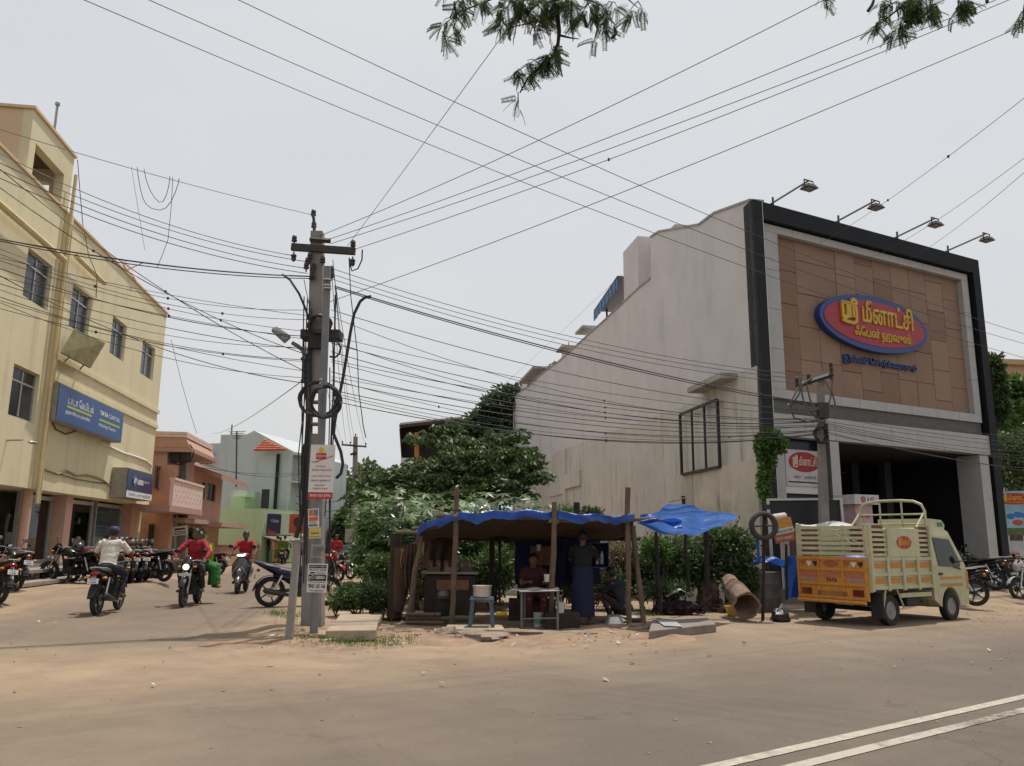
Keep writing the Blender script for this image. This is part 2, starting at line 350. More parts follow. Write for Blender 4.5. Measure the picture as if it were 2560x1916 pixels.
    bn = n.nodes.new('ShaderNodeBump'); bn.inputs['Strength'].default_value = .55 if mode == 'sand' else .3; bn.inputs['Distance'].default_value = .02
    L(noi(16, 8, ro=.75), bn.inputs['Height']); L(bn.outputs[0], b.inputs['Normal'])
    MATS[name] = m; return m
sandm = gmat('sandy soil', 'sand'); roadm = streetm = sandm
# ground: one sheet to the horizon, finer where the camera stands, gently uneven off the roads
def gh(x, y):
    h = 0.0
    t = min(1, max(0, (-9.0 - x - (y - 20) * .15) / .7)); h += .24 * t * t * (3 - 2 * t) * min(1, max(0, (y - 16.5) / 3.)) * min(1, max(0, (29.5 - y) / 3.5))
    dr = (x - 1.37) * -.557 + (y - 5.92) * .83; t = min(1, max(0, (dr - 5.9) / 1.7)) * min(1, max(0, (x - 8.2) / 2.)); h += .26 * t * t * (3 - 2 * t)
    return h
mb = MB(); n = 150
xs = [-700, -300, -120, -60] + [-40 + 80 * i / n for i in range(n + 1)] + [60, 120, 300, 700]
ys = [-700, -200, -60, -20, -8] + [0 + 66 * i / n for i in range(n + 1)] + [90, 140, 300, 900]
b = mb.av([(x, y, gh(x, y)) for y in ys for x in xs]); w_ = len(xs)
for j in range(len(ys) - 1):
    for i in range(w_ - 1):
        k = b + j * w_ + i; mb.f.append((k, k + 1, k + w_ + 1, k + w_)); mb.mi.append(0)
obj('ground', mb, sandm, kind='structure', smooth=2)
RD = Vector((.83, .557, 0)); RN = Vector((-.557, .83, 0)); RO_ = Vector((1.37, 5.92, 0))
def rp(a, c, z=0): return RO_ + RD * a + RN * c + Vector((0, 0, z))
def edge_z(u, v, z): return z if .001 < v < .999 and u > .001 else -.03      # the border dips under the soil
mb = MB(); mb.grid(lambda u, v: rp(-60 + 160 * u, -7 + 12.6 * v, edge_z(.5, v, .008)), 40, 60)
road = obj('main_road', mb, roadm, kind='structure')
def sp(t, c, z=0): return Vector((-7.0 - .15 * (t - 14) + c - (max(0, t - 45) ** 2) * .000, t, z))
mb = MB(); mb.grid(lambda u, v: sp(12.2 + 110 * u, -4.2 + 8.4 * v, edge_z(u, v, .012)), 110, 40)
street = obj('side_street', mb, streetm, kind='structure')
# painted double line, the second one scuffed: flakes left standing
paint = M('road paint', (.37, .335, .275), rough=.85, var=.2, scale=14, streak=.75, scol=(.14, .115, .09), sscale=(3, 3, 3))
mb = MB(); LD_ = Vector((.816, .578, 0)); LN_ = Vector((-.578, .816, 0))
def lp_(a, c): return RO_ + LD_ * a + LN_ * c + Vector((0, 0, .0135))
mb.grid(lambda u, v: lp_(-8 + 70 * u, -.115 + .115 * v + .006 * mnoise.noise(Vector((u * 400, v * 9, 0)))), 500, 1)
obj('lane_line', mb, paint, road)
def worn():
    m = bpy.data.materials.new('worn road paint'); m.use_nodes = True; nt = m.node_tree; b = nt.nodes['Principled BSDF']; L = nt.links.new
    ge = nt.nodes.new('ShaderNodeNewGeometry'); a = nt.nodes.new('ShaderNodeTexNoise'); a.inputs['Scale'].default_value = 9; a.inputs['Detail'].default_value = 9; a.inputs['Roughness'].default_value = .75
    c = nt.nodes.new('ShaderNodeTexNoise'); c.inputs['Scale'].default_value = .55; c.inputs['Detail'].default_value = 2
    L(ge.outputs['Position'], a.inputs['Vector']); L(ge.outputs['Position'], c.inputs['Vector'])
    ad = nt.nodes.new('ShaderNodeMath'); ad.operation = 'ADD'; mu = nt.nodes.new('ShaderNodeMath'); mu.operation = 'MULTIPLY'; mu.inputs[1].default_value = 1.5
    L(c.outputs['Fac'], mu.inputs[0]); L(mu.outputs[0], ad.inputs[0]); L(a.outputs['Fac'], ad.inputs[1])
    r = nt.nodes.new('ShaderNodeValToRGB'); r.color_ramp.elements[0].position = .43; r.color_ramp.elements[1].position = .53
    h = nt.nodes.new('ShaderNodeMath'); h.operation = 'MULTIPLY'; h.inputs[1].default_value = .4; L(ad.outputs[0], h.inputs[0]); L(h.outputs[0], r.inputs[0])
    r.color_ramp.elements[0].color = (.10, .08, .064, 1); r.color_ramp.elements[1].color = (.37, .335, .28, 1)
    L(r.outputs[0], b.inputs['Base Color']); b.inputs['Roughness'].default_value = .85; return m
mb = MB(); mb.grid(lambda u, v: lp_(-8 + 70 * u, -.42 + .115 * v + .008 * mnoise.noise(Vector((u * 400, v * 9, 5)))), 500, 1)
obj('lane_line', mb, worn(), road)

# ================================================================ walls, windows
def panel(mb, w, a0, a1, z0, z1, o0, o1, holes=()):   # slab on a wall frame with real openings
    A = sorted({a0, a1, *[h[0] for h in holes], *[h[1] for h in holes]}); A = [a for a in A if a0 <= a <= a1]
    Z = sorted({z0, z1, *[h[2] for h in holes], *[h[3] for h in holes]}); Z = [z for z in Z if z0 <= z <= z1]
    def hole(i, j):
        if i < 0 or j < 0 or i >= len(A) - 1 or j >= len(Z) - 1: return True
        a, z = (A[i] + A[i + 1]) / 2, (Z[j] + Z[j + 1]) / 2
        return any(h[0] < a < h[1] and h[2] < z < h[3] for h in holes)
    for i in range(len(A) - 1):
        for j in range(len(Z) - 1):
            if hole(i, j): continue
            p = lambda a, o, z: w.p(a, o, z); a, c, z, t = A[i], A[i + 1], Z[j], Z[j + 1]
            mb.face([p(a, o1, z), p(c, o1, z), p(c, o1, t), p(a, o1, t)]); mb.face([p(a, o0, z), p(a, o0, t), p(c, o0, t), p(c, o0, z)])
            if hole(i - 1, j): mb.face([p(a, o0, z), p(a, o1, z), p(a, o1, t), p(a, o0, t)])
            if hole(i + 1, j): mb.face([p(c, o0, z), p(c, o0, t), p(c, o1, t), p(c, o1, z)])
            if hole(i, j - 1): mb.face([p(a, o0, z), p(c, o0, z), p(c, o1, z), p(a, o1, z)])
            if hole(i, j + 1): mb.face([p(a, o0, t), p(a, o1, t), p(c, o1, t), p(c, o0, t)])
    return mb
alu = M('aluminium frame', (.48, .48, .47), rough=.4, metal=.6, var=.1)
darkm = M('dark interior', (.012, .012, .013), rough=.9, var=.3)
def glassm(name, col): return M(name, col, rough=.2, var=.35, scale=1.2, spec=.35)
wglass = glassm('window glass', (.03, .037, .042)); wglass2 = glassm('dark window glass', (.012, .013, .015))
def win(parent, w, h, fr=alu, o=-.10, cols=2, transom=.72, t=.05, panes=None, sill=None, bars=False):
    a0, a1, z0, z1 = h
    wn = MB(); wn.wbox(w, a0, a0 + t, o - .03, o + .03, z0, z1); wn.wbox(w, a1 - t, a1, o - .03, o + .03, z0, z1)
    wn.wbox(w, a0 + t, a1 - t, o - .03, o + .03, z0, z0 + t); wn.wbox(w, a0 + t, a1 - t, o - .03, o + .03, z1 - t, z1)
    f = obj('window', wn, fr, parent)
    zs = [z0 + t, z1 - t] if not transom else [z0 + t, z0 + (z1 - z0) * transom, z1 - t]
    for j in range(len(zs) - 1):
        if j: obj('transom', MB().wbox(w, a0 + t, a1 - t, o - .027, o + .027, zs[j] - t / 2, zs[j] + t / 2), fr, f)
        for i in range(cols):
            x0 = a0 + t + (a1 - a0 - 2 * t) * i / cols; x1 = a0 + t + (a1 - a0 - 2 * t) * (i + 1) / cols
            if i: obj('mullion', MB().wbox(w, x0 - t / 2, x0 + t / 2, o - .024, o + .024, zs[j] + .026, zs[j + 1] - .026), fr, f)
            obj('pane', MB().wbox(w, x0, x1, o - .012 - .01 * (i % 2), o - .004 - .01 * (i % 2), zs[j], zs[j + 1]), (panes or [wglass])[(i + j) % len(panes or [0])], f)
    if sill: obj('sill', MB().wbox(w, a0 - .06, a1 + .06, -.02, .07, z0 - .07, z0 - .002), sill, f)
    return f
def rect(w, pts, out=0):
    q = [w.px(*p, out) for p in pts]; q.sort(); lo = sum(p[0] for p in q[:2]) / 2; hi = sum(p[0] for p in q[2:]) / 2
    zz = sorted(p[1] for p in q); return lo, hi, sum(zz[:2]) / 2, sum(zz[2:]) / 2

# ================================================================ the white showroom on the corner
CA = D(1877, 502, 21.3); CB = (15.71, 26.1)
FW = WF(CA, CB); SW = WF(CA, (CA.x - .165 * 36.5, CA.y + .986 * 36.5)); TOP = CA.z
white = M('white plaster', (.615, .575, .56), rough=.9, var=.07, scale=.8, streak=.5, scol=(.40, .37, .345), bump=.15, sscale=(.9, .9, .25), patch=.35, pcol=(.50, .465, .44))
old = M('stained plaster', (.55, .52, .465), rough=.92, var=.10, scale=.9, streak=.9, scol=(.15, .14, .13), bump=.2, sscale=(2.6, 2.6, .3), patch=.30, pcol=(.50, .40, .24))
charc = M('charcoal cladding', (.020, .022, .025), rough=.75, spec=.2, var=.2, scale=2)
stone = M('pale stone tile', (.38, .375, .36), rough=.6, var=.08, scale=3, streak=.25, scol=(.3, .29, .27))
tans = [M('tan cladding', (.25, .155, .102), rough=.7, var=.07, scale=1.5, streak=.2, scol=(.17, .10, .07)), M('brown cladding', (.215, .125, .078), rough=.7, var=.07, scale=1.5), M('sand cladding', (.27, .172, .114), rough=.7, var=.06, scale=1.5)]
show = thing('showroom_building', 'white three storey showroom with charcoal frame and brown panel facade', 'building', (CA.x, CA.y, 0))
out = [(1877, 503), (1786.5, 535), (1748, 564), (1648, 581), (1627, 595)]
top = [SW.px(*p) for p in out]
tail = [(1627, 698), (1594, 725), (1557, 760), (1507, 807), (1461, 848), (1402, 902), (1363, 930), (1322, 966), (1291, 989), (1284, 992)]
poly = [(0.0, -.2)] + [(max(0.0, a), z) for a, z in top + [SW.px(*p) for p in tail]]
poly.append((poly[-1][0], -.2))
mb = MB(); mb.prism(poly, lambda a, z: SW.p(a, 0, z), lambda a, z: SW.p(a, -.35, z))
side = obj('side_wall', mb, white, show); SEND = poly[-1][0]
cap = M('wall coping', (.36, .34, .32), rough=.9, var=.3, streak=.5)
mb = MB()
for (a, z), (c, t) in zip(poly[1:], poly[2:-1]):
    if c - a > .3: mb.hexa([SW.p(a, -.40, z + .002), SW.p(c, -.40, t + .002), SW.p(c, .04, t + .002), SW.p(a, .04, z + .002), SW.p(a, -.40, z + .07), SW.p(c, -.40, t + .07), SW.p(c, .04, t + .07), SW.p(a, .04, z + .07)])
obj('coping', mb, cap, show)
a1 = SW.px(1558, 630)[0]; a0 = SW.px(1594, 592)[0]; am = SW.px(1627, 595)[0]; zt = SW.px(1576, 611)[1]
mb = MB(); mb.wbox(SW, a0, a1, -3.2, .0 + .004, SW.px(1558, 765)[1] - 1.5, zt); obj('stair_tower', mb, white, show)
mb = MB(); mb.wbox(SW, am - .5, a0 - .002, -3.0, -.8, SW.px(1600, 735)[1] - 1.5, zt - .25); obj('tower_wall', mb, M('shaded lilac plaster', (.42, .37, .37), rough=.9, streak=.4, scol=(.22, .2, .19)), show)  # recessed face: its shade is put into the darker lilac, streaks are stains
zr = SW.px(1461, 848)[1] - 1.0
q_ = lambda a, w, z: SW.p(a, -.352, z) + (Vector((CB[0], CB[1], 0)) - Vector((CA.x, CA.y, 0))) * w
mb = MB(); mb.hexa([q_(8.2, 0, -.2), q_(8.2, .97, -.2), q_(SEND, .97, -.2), q_(SEND, 0, -.2), q_(8.2, 0, zr), q_(8.2, .97, zr), q_(SEND, .97, zr), q_(SEND, 0, zr)])
mb2 = MB(); mb2.hexa([q_(.5, 0, 4.6), q_(.5, .97, 4.6), q_(8.19, .97, 4.6), q_(8.19, 0, 4.6), q_(.5, 0, zr), q_(.5, .97, zr), q_(8.19, .97, zr), q_(8.19, 0, zr)]); obj('upper_floor', mb2, white, show)
bodyp = obj('building_body', mb, white, show)
# old plaster of a pulled-down neighbour low on the side wall
pl = [(1388, 1130), (1417, 1122), (1512, 1086), (1702, 1020), (1820, 943), (1892, 915), (1905, 1300), (1905, 1400), (1340, 1400), (1330, 1250)]
pp = [SW.px(*p, .02) for p in pl]; pp = [(max(a, .02), max(z, -.1)) for a, z in pp]
mb = MB(); mb.prism(pp, lambda a, z: SW.p(a, .001, z), lambda a, z: SW.p(a, .03, z)); obj('old_plaster', mb, old, show)
a0, z0 = SW.px(1696, 1190, .1); a1_, z1_ = SW.px(1905, 1150, .1)
mb = MB(); mb.wbox(SW, max(.1, a1_), a0, .031, .16, -.1, z0); obj('plinth_wall', mb, M('mould stained plaster', (.55, .50, .41), rough=.95, var=.15, scale=1.2, streak=.95, scol=(.07, .068, .06), bump=.3, sscale=(3.2, 3.2, .35), patch=.5, pcol=(.14, .135, .12)), show)
(a0, z0), (a1, z1) = SW.px(1737, 982, .3), SW.px(1822, 948, .3)
mb = MB(); mb.wbox(SW, a1, a0, .031, .55, (z0 + z1) / 2, (z0 + z1) / 2 + .16); obj('concrete_ledge', mb, cap, show)
mb = MB(); a0 = SW.px(1386, 1130)[0]; am = SW.px(1419, 1125)[0]; a1 = SW.px(1455, 1180)[0]; zt = SW.px(1419, 1122)[1]; zb = SW.px(1455, 1176)[1]; zc = SW.px(1455, 1214)[1]
mb.wbox(SW, am, am + .45, .03, .16, -.1, zt); obj('relief_post', mb, old, show)
mb = MB(); mb.wbox(SW, a1, am - .003, .03, .17, zc, zb); obj('relief_beam', mb, old, show)
mb = MB(); mb.wbox(SW, am + .453, a0 + 1.0, .03, .10, zc - .2, zt - .4); obj('relief_panel', mb, old, show)
# black steel window cage on the side wall
h = rect(SW, [(1708, 1037), (1802, 999), (1807, 1167), (1711, 1188)], .1)
iron = M('black iron', (.02, .018, .017), rough=.6, var=.3)
cage = thing('window_cage', 'black steel frame of three bays fixed on the white side wall', 'frame', SW.p(h[0], .1, h[2]))
for a in (h[0], h[1]): obj('side_bar', MB().wbox(SW, a - .04, a + .04, .16, .24, h[2], h[3]), iron, cage)
for z in (h[2], h[3]): obj('rail', MB().wbox(SW, h[0] + .04, h[1] - .04, .165, .235, z - .04, z + .04), iron, cage)
for q in (1, 2):
    a = h[0] + (h[1] - h[0]) * q / 3; obj('bar', MB().wbox(SW, a - .03, a + .03, .17, .23, h[2] + .04, h[3] - .04), iron, cage)
# ---- the facade
FLEN = FW.len; FS = WF(CA, CB); FS.n = -SW.e
b0 = FW.px(1910, 561, -.05); b1 = FW.px(2418.5, 686.7, -.05); b2 = FW.px(2451, 1055.8, -.05); b3 = FW.px(1925.7, 996, -.05)
i0 = FW.px(1933.4, 588, -.2); i1 = FW.px(2393, 704, -.2); i2 = FW.px(2424, 1038, -.2); i3 = FW.px(1951.6, 976.6, -.2)
BA0, BA1, BZ0, BZ1 = (b0[0] + b3[0]) / 2, (b1[0] + b2[0]) / 2, (b2[1] + b3[1]) / 2, (b0[1] + b1[1]) / 2
IA0, IA1, IZ0, IZ1 = (i0[0] + i3[0]) / 2, (i1[0] + i2[0]) / 2, (i2[1] + i3[1]) / 2, (i0[1] + i1[1]) / 2
KZ1 = BZ0 - .42; KZ0 = (FW.px(1973.5, 1093.7)[1] + FW.px(2452, 1135)[1]) / 2
print('facade', round(FLEN, 2), TOP, (BA0, BA1, BZ0, BZ1), (IA0, IA1, IZ0, IZ1), KZ0, KZ1)
for a_ in (0, FLEN - .36): obj('frame_column', MB().wbox(FS, a_, a_ + .36, -.48, .11, -.1, TOP), charc, show)
obj('frame_beam', MB().wbox(FW, .361, FLEN - .361, -.48, .108, TOP - .50, TOP - .003), charc, show)
fac = obj('facade_wall', MB().wbox(FW, .361, FLEN - .361, -.48, -.25, KZ0 + .05, TOP - .502), charc, show)
def border(a0, a1, z0, z1, o0, o1, horiz):
    L_ = (a1 - a0) if horiz else (z1 - z0); k = max(1, round(L_ / 1.15))
    for i in range(k):
        u0, u1 = i / k * L_ + .006, (i + 1) / k * L_ - .006; e = .003 * random.random()
        obj('stone_panel', MB().wbox(FW, *((a0 + u0, a0 + u1) if horiz else (a0, a1)), o0, o1 + e, *((z0, z1) if horiz else (z0 + u0, z0 + u1))), stone, fac)
border(BA0, BA1, IZ1, BZ1, -.25, -.03, True); border(BA0, BA1, BZ0, IZ0, -.25, -.03, True)
border(BA0, IA0, IZ0, IZ1, -.25, -.032, False); border(IA1, BA1, IZ0, IZ1, -.25, -.032, False)
random.seed(21); nc = 10
for c in range(nc):
    x0 = IA0 + (IA1 - IA0) * c / nc; x1 = IA0 + (IA1 - IA0) * (c + 1) / nc; z = IZ0; off = random.choice((.35, .6, .85, 1.0))
    hgt = (IZ1 - IZ0) / 4.6; first = True
    while z < IZ1 - .02:
        t = min(IZ1, z + hgt * (off if first else 1)); first = False
        if IZ1 - t < .2: t = IZ1
        k = 1 if (c == 0 or random.random() < .2) else random.choice((0, 0, 2))
        obj('cladding_panel', MB().wbox(FW, x0 + .008, x1 - .008, -.25, -.215 + random.random() * .014, z + .008, t - .008), tans[k], fac); z = t
border(.362, FLEN - .362, KZ0, KZ1, -.2495, .05, True)
obj('soffit_shadow_gap', MB().wbox(FW, .53, FLEN - .51, -.25, -.10, KZ1 + .002, BZ0 - .002), M('dark gap shade', (.10, .095, .09), rough=.7), show)  # recessed strip, the shadow of the gap painted in as its dark colour
# ---- open ground floor: real columns, ceiling, back wall, floor
def colx(x0, x1, y): return FW.px(x0, y)[0], FW.px(x1, y)[0]
for (x0, x1, y, dd) in ((1933, 1962, 1200, .5), (2078, 2100, 1200, .5), (2452, 2478, 1200, .75)):
    a, c = colx(x0, x1, y); c = min(c, FLEN - .51); nz = 3
    cp = obj('column', MB().wbox(FW, a + .01, c - .01, -dd + .01, .02, -.1, KZ0 - .02), stone, show)
    for j in range(nz):
        obj('stone_panel', MB().wbox(FW, a, c, -dd, .035, .05 + (KZ0 - .07) * j / nz, .05 + (KZ0 - .07) * (j + 1) / nz - .012), stone, cp)
white2 = M('white panel', (.62, .61, .60), rough=.5, var=.05)
aL, aR = colx(1962, 2078, 1200)
zA, zB = FW.px(2010, 1168, -.3)[1], FW.px(2010, 1235, -.3)[1]
obj('shop_panel', MB().wbox(FW, aL, aR, -.4, -.3, zB, zA), white2, show)
obj('upper_glass', MB().wbox(FW, aL, aR, -.36, -.34, zA + .02, KZ0 - .02), glassm('blue black glass', (.006, .012, .03)), show)
obj('roller_shutter', MB().wbox(FW, aL, aR, -.5, -.42, .0, zB - .02), M('brown shutter', (.06, .045, .04), rough=.7), show)
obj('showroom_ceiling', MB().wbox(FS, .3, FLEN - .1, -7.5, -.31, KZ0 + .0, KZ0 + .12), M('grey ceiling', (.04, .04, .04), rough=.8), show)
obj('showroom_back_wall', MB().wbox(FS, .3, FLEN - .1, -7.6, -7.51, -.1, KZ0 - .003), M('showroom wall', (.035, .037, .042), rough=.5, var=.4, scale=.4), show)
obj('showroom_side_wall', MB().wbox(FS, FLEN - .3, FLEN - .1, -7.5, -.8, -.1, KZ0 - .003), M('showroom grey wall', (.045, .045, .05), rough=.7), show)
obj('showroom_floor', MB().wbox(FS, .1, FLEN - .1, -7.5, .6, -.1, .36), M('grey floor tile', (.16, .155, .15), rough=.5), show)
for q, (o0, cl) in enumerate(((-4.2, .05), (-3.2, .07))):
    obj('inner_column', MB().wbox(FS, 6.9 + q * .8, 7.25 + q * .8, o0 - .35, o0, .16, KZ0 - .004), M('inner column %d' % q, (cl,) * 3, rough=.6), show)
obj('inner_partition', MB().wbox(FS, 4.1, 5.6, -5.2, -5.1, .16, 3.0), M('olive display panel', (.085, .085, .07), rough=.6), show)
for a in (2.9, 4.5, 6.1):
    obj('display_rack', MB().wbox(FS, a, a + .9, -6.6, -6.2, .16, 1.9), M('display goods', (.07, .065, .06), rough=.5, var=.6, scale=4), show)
# ---- the oval sign and letters
EC = FW.px(2190, 811); ea = (FW.px(2320, 845, .1)[0] - FW.px(2048, 780, .1)[0]) / 2; eh = (FW.px(2160, 739, .1)[1] - FW.px(2205, 885, .1)[1]) / 2 * 1.0
sg = thing('oval_sign', 'red oval sign with blue rim and raised yellow letters on brown panels', 'sign', FW.p(EC[0], .05, EC[1] - eh))
def ov(r, k=1.0, n=48): return [(EC[0] + ea * k * math.cos(2 * math.pi * i / n) * r, EC[1] + eh * math.sin(2 * math.pi * i / n) * r) for i in range(n)]
blue = M('blue sign paint', (.018, .045, .20), rough=.45, var=.1); red = M('red sign face', (.33, .018, .03), rough=.45, var=.1, scale=2)
yel = M('yellow letters', (.55, .35, .03), rough=.5, var=.06)
mb = MB(); mb.prism(ov(1), lambda a, z: FW.p(a, -.21, z), lambda a, z: FW.p(a, .0, z)); obj('sign_rim', mb, blue, sg)
mb = MB(); mb.prism([(EC[0] + (ea - .17) * math.cos(2 * math.pi * i / 48), EC[1] + (eh - .17) * math.sin(2 * math.pi * i / 48)) for i in range(48)], lambda a, z: FW.p(a, -.05, z), lambda a, z: FW.p(a, .015, z)); obj('sign_face', mb, red, sg)
m0 = FW.mat(EC[0], .02, EC[1])
mb = MB(); sri(mb, m0 @ T(-ea * .62, eh * .05), eh * .50, ea * .24, .095, .06)
put_text(mb, TA['mee'], m0 @ T(-ea * .26, eh * .0 - .02), eh * .82, ea * .96, .018, .03, 'LEFT')
put_text(mb, TA['fan'], m0 @ T(-ea * .42, -eh * .66), eh * .48, ea * 1.04, .014, .03, 'LEFT')
obj('lettering', mb, yel, sg)
mb = MB(); put_text(mb, TA['illam'], m0 @ T(-ea * .56, -eh * 1.52, -.18), eh * .34, ea * 1.36, .012, .04, 'LEFT')
obj('slogan_letters', mb, M('blue letters', (.03, .06, .19), rough=.5), None, label='raised blue letters below the red oval sign on brown panels', cat='lettering')
# four floodlight arms on the top edge
lampb = M('floodlight black', (.03, .028, .027), rough=.5, var=.2); steel = M('galvanised pipe', (.30, .30, .30), rough=.45, metal=.5, var=.15)
lens = M('lamp lens', (.30, .27, .24), rough=.2, var=.1)
fl = [(1930, 511, 2010, 472), (2094, 557, 2183, 518), (2241, 599, 2331, 563), (2368, 633, 2468, 598)]
fl_lab = ['first floodlight arm above the corner edge of the brown facade', 'second floodlight arm from the white side wall, above brown facade', 'third floodlight arm from the white side wall, above brown facade', 'fourth floodlight arm, above the facade end beside the trees']
for i, (x0, y0, x1, y1) in enumerate(fl):
    a = FW.px(x0, y0)[0]; bs = FW.p(a, .04, TOP); L_ = 1.3
    t = thing('floodlight_arm', fl_lab[i], 'floodlight', bs, group='floodlights on the facade top')
    p0 = bs + Vector((0, 0, .04)) - FW.n * .55; p1 = bs + FW.n * L_ + Vector((0, 0, .24))
    obj('arm', MB().tube([p0, p1], .028), steel, t)
    obj('bracket', MB().tube([bs - Vector((0, 0, .06)), bs + Vector((0, 0, .26))], .03), lampb, t)
    hd = MB(); x = FW.e
    hd.loft([[p1 + x * sx * s + FW.n * sy * s * .8 + Vector((0, 0, z)) for sx, sy in ((-1, -1), (1, -1), (1, 1), (-1, 1))] for z, s in ((-.13, .13), (-.18, .16), (-.24, .20))])
    hh = obj('lamp_head', hd, lampb, t)
    obj('lens', MB().box(p1 + Vector((0, 0, -.246)), (.28, .22, .008), math.atan2(x.y, x.x)), lens, hh)
    obj('yoke', MB().tube([p1 - x * .17 + Vector((0, 0, -.2)), p1 - x * .17 + Vector((0, 0, .0)), p1 + x * .17, p1 + x * .17 + Vector((0, 0, -.2))], .02, 4), lampb, t)
# small things on its roof
zt = SW.px(1507, 807)[1]
bs = thing('tin_canopy', 'small blue tin canopy on posts over the white roof edge', 'canopy', SW.p(SW.px(1507, 800)[0], -1, zt))
sa, sb = SW.px(1557, 700)[0] , SW.px(1497, 760)[0]; zc = SW.px(1505, 770, -.4)[1] - .55
bluet = M('blue tin', (.035, .13, .30), rough=.5, streak=.4)
mb = MB(); N = 14
mb.prism([(sa, zc + .60), (sb, zc + .15), (sb, zc + .10), (sa, zc + .55)], lambda a, z: SW.p(a, .25, z), lambda a, z: SW.p(a, -1.6, z)); obj('roof_sheet', mb, M('grey tin', (.10, .10, .10), rough=.6), bs)
for i in range(N):
    a = sa + (sb - sa) * (i + .5) / N; z = zc + .55 + (.10 - .55) * (i + .5) / N
    obj('slat', MB().wbox(SW, a - abs(sb - sa) / N * .46, a + abs(sb - sa) / N * .46, .22 + .02 * (i % 2), .245 + .02 * (i % 2), z - .50, z - .06), bluet, bs)
for a in (sb + (-.3 if sb > sa else .3),): obj('post', MB().tube([SW.p(a, -.3, zr), SW.p(a, -.3, zc + .2)], .05), iron, bs)
a = SW.px(1300, 960)[0]
mb = MB(); mb.wbox(SW, a - 1.6, SEND - .2, -3.5, -.45, zr, SW.px(1310, 926)[1]); obj('roof_room', mb, white, show)
mb = MB(); mb.wbox(SW, SW.px(1385, 905)[0] - 1.2, SW.px(1345, 905)[0], -2.5, -.8, zr, SW.px(1365, 899)[1]); rm = obj('water_tank_room', mb, old, show)
for i in range(6): obj('rebar', MB().tube([SW.p(SW.px(1366 + i * 3, 905)[0], -1, SW.px(1365, 900)[1] - .1), SW.p(SW.px(1366 + i * 3, 905)[0], -1, SW.px(1365, 893)[1] + .35 + .1 * (i % 3))], .025, 4), iron, rm)
for (x, y) in ((1457, 845), (1407, 890)):
    a, z = SW.px(x, y); obj('roof_ledge', MB().wbox(SW, a - .9, a + .6, -1.2, .25, z + .3, z + .42), cap, show)
obj('roof_ledge', MB().wbox(SW, SW.px(1352, 940)[0], SW.px(1314, 945)[0], -.8, .5, SW.px(1330, 944)[1], SW.px(1330, 944)[1] + .15), cap, show)
obj('ledge_post', MB().wbox(SW, SW.px(1322, 950)[0] - .1, SW.px(1322, 950)[0] + .1, -.1, .1, SW.px(1322, 968)[1], SW.px(1330, 944)[1]), cap, show)
mb = MB(); mb.tube([SW.p(SEND - .5, .06, z) for z in (0, SW.px(1291, 1000)[1])], .05); obj('drain_pipe', mb, white, show)
# ================================================================ yellow building on the left
YW = WF((-12.0, 14), (-14.8, 33.4)); YL = YW.len
ylw = M('yellow wall paint', (.67, .595, .39), rough=.85, var=.06, scale=.7, streak=.45, scol=(.36, .30, .17), bump=.1, sscale=(1.5, 1.5, .15))
beige = M('beige wall paint', (.62, .46, .28), rough=.85, var=.06, scale=.9, streak=.3, scol=(.4, .3, .18))
pinkp = M('pink pillar paint', (.58, .36, .27), rough=.8, var=.1, streak=.4, scol=(.25, .17, .12))
yb = thing('yellow_building', 'yellow three storey shop building with roof lookout and barred windows', 'building', (-13.4, 23.7, 0))
ZR = (YW.px(174, 543)[1] + YW.px(415, 784)[1]) / 2; ZS = (YW.px(93, 1220)[1] + YW.px(325, 1260)[1]) / 2
W5 = [rect(YW, q) for q in ([(71, 620), (132, 667), (118, 781), (56, 746)], [(183, 706), (230, 744), (221, 833), (172, 817)],
      [(284, 789), (317, 814), (309, 900), (272, 888)], [(356, 851), (388, 872), (382, 951), (351, 938)], [(36, 911), (99, 935), (87, 1061), (19, 1036)])]
zt = sum(h[3] for h in W5[:4]) / 4; zb = sum(h[2] for h in W5[:4]) / 4; W5 = [(h[0], h[1], zb, zt) for h in W5[:4]] + [W5[4]]
print('yellow', ZR, ZS, W5)
obj('street_wall', panel(MB(), YW, 0, YL, ZS, ZR, -.25, 0, W5), ylw, yb)
obj('end_wall', MB().wbox(YW, YL - .25, YL, -9, -.251, 0, ZR - .01), ylw, yb)
obj('building_body', MB().wbox(YW, 0, YL - .26, -9, -1.6, 0, ZR - .4), darkm, yb)
obj('floor_slab', MB().wbox(YW, 0, YL - .26, -1.59, -.252, ZS, ZS + .2), ylw, yb)
for i, h in enumerate(W5): win(yb, YW, h, panes=[wglass, wglass] if i not in (1, 4) else [wglass2, wglass], o=-.12)
for h in W5[:4]: obj('curtain_wall', MB().wbox(YW, h[0] - .2, h[1] + .2, -1.2, -1.15, h[2] - .2, h[3] + .2), darkm, yb)
# bands, parapet cap, pipes
zb1 = (YW.px(139.5, 888)[1] + YW.px(395, 1025)[1]) / 2; zb2 = (YW.px(395, 1059)[1] + YW.px(309, 1032)[1]) / 2
ap = YW.px(140, 760)[0]
for z, t in ((zb1, .14), (zb2, .14)): obj('wall_band', MB().wbox(YW, ap + .35, YL + .06, .0, .07, z - t, z), ylw, yb)
obj('parapet_cap', MB().wbox(YW, 0, YL + .05, -.3, .06, ZR + .002, ZR + .07), beige, yb)
for a_ in (ap + .1,): obj('pilaster', MB().wbox(YW, a_ - .18, a_ + .18, 0, .10, ZS, ZR - .002), ylw, yb)
pipe = M('painted pipe', (.60, .48, .26), rough=.6, var=.12, streak=.4, scol=(.2, .14, .08))
for da, r in ((-.12, .05), (.06, .025)): obj('drain_pipe', MB().tube([YW.p(ap + da, .17, ZS - .4), YW.p(ap + da, .17, ZR + (1.2 if r == .05 else -.3))], r), pipe, yb, smooth=True)
z_ = YW.px(125, 620, .2)[1]
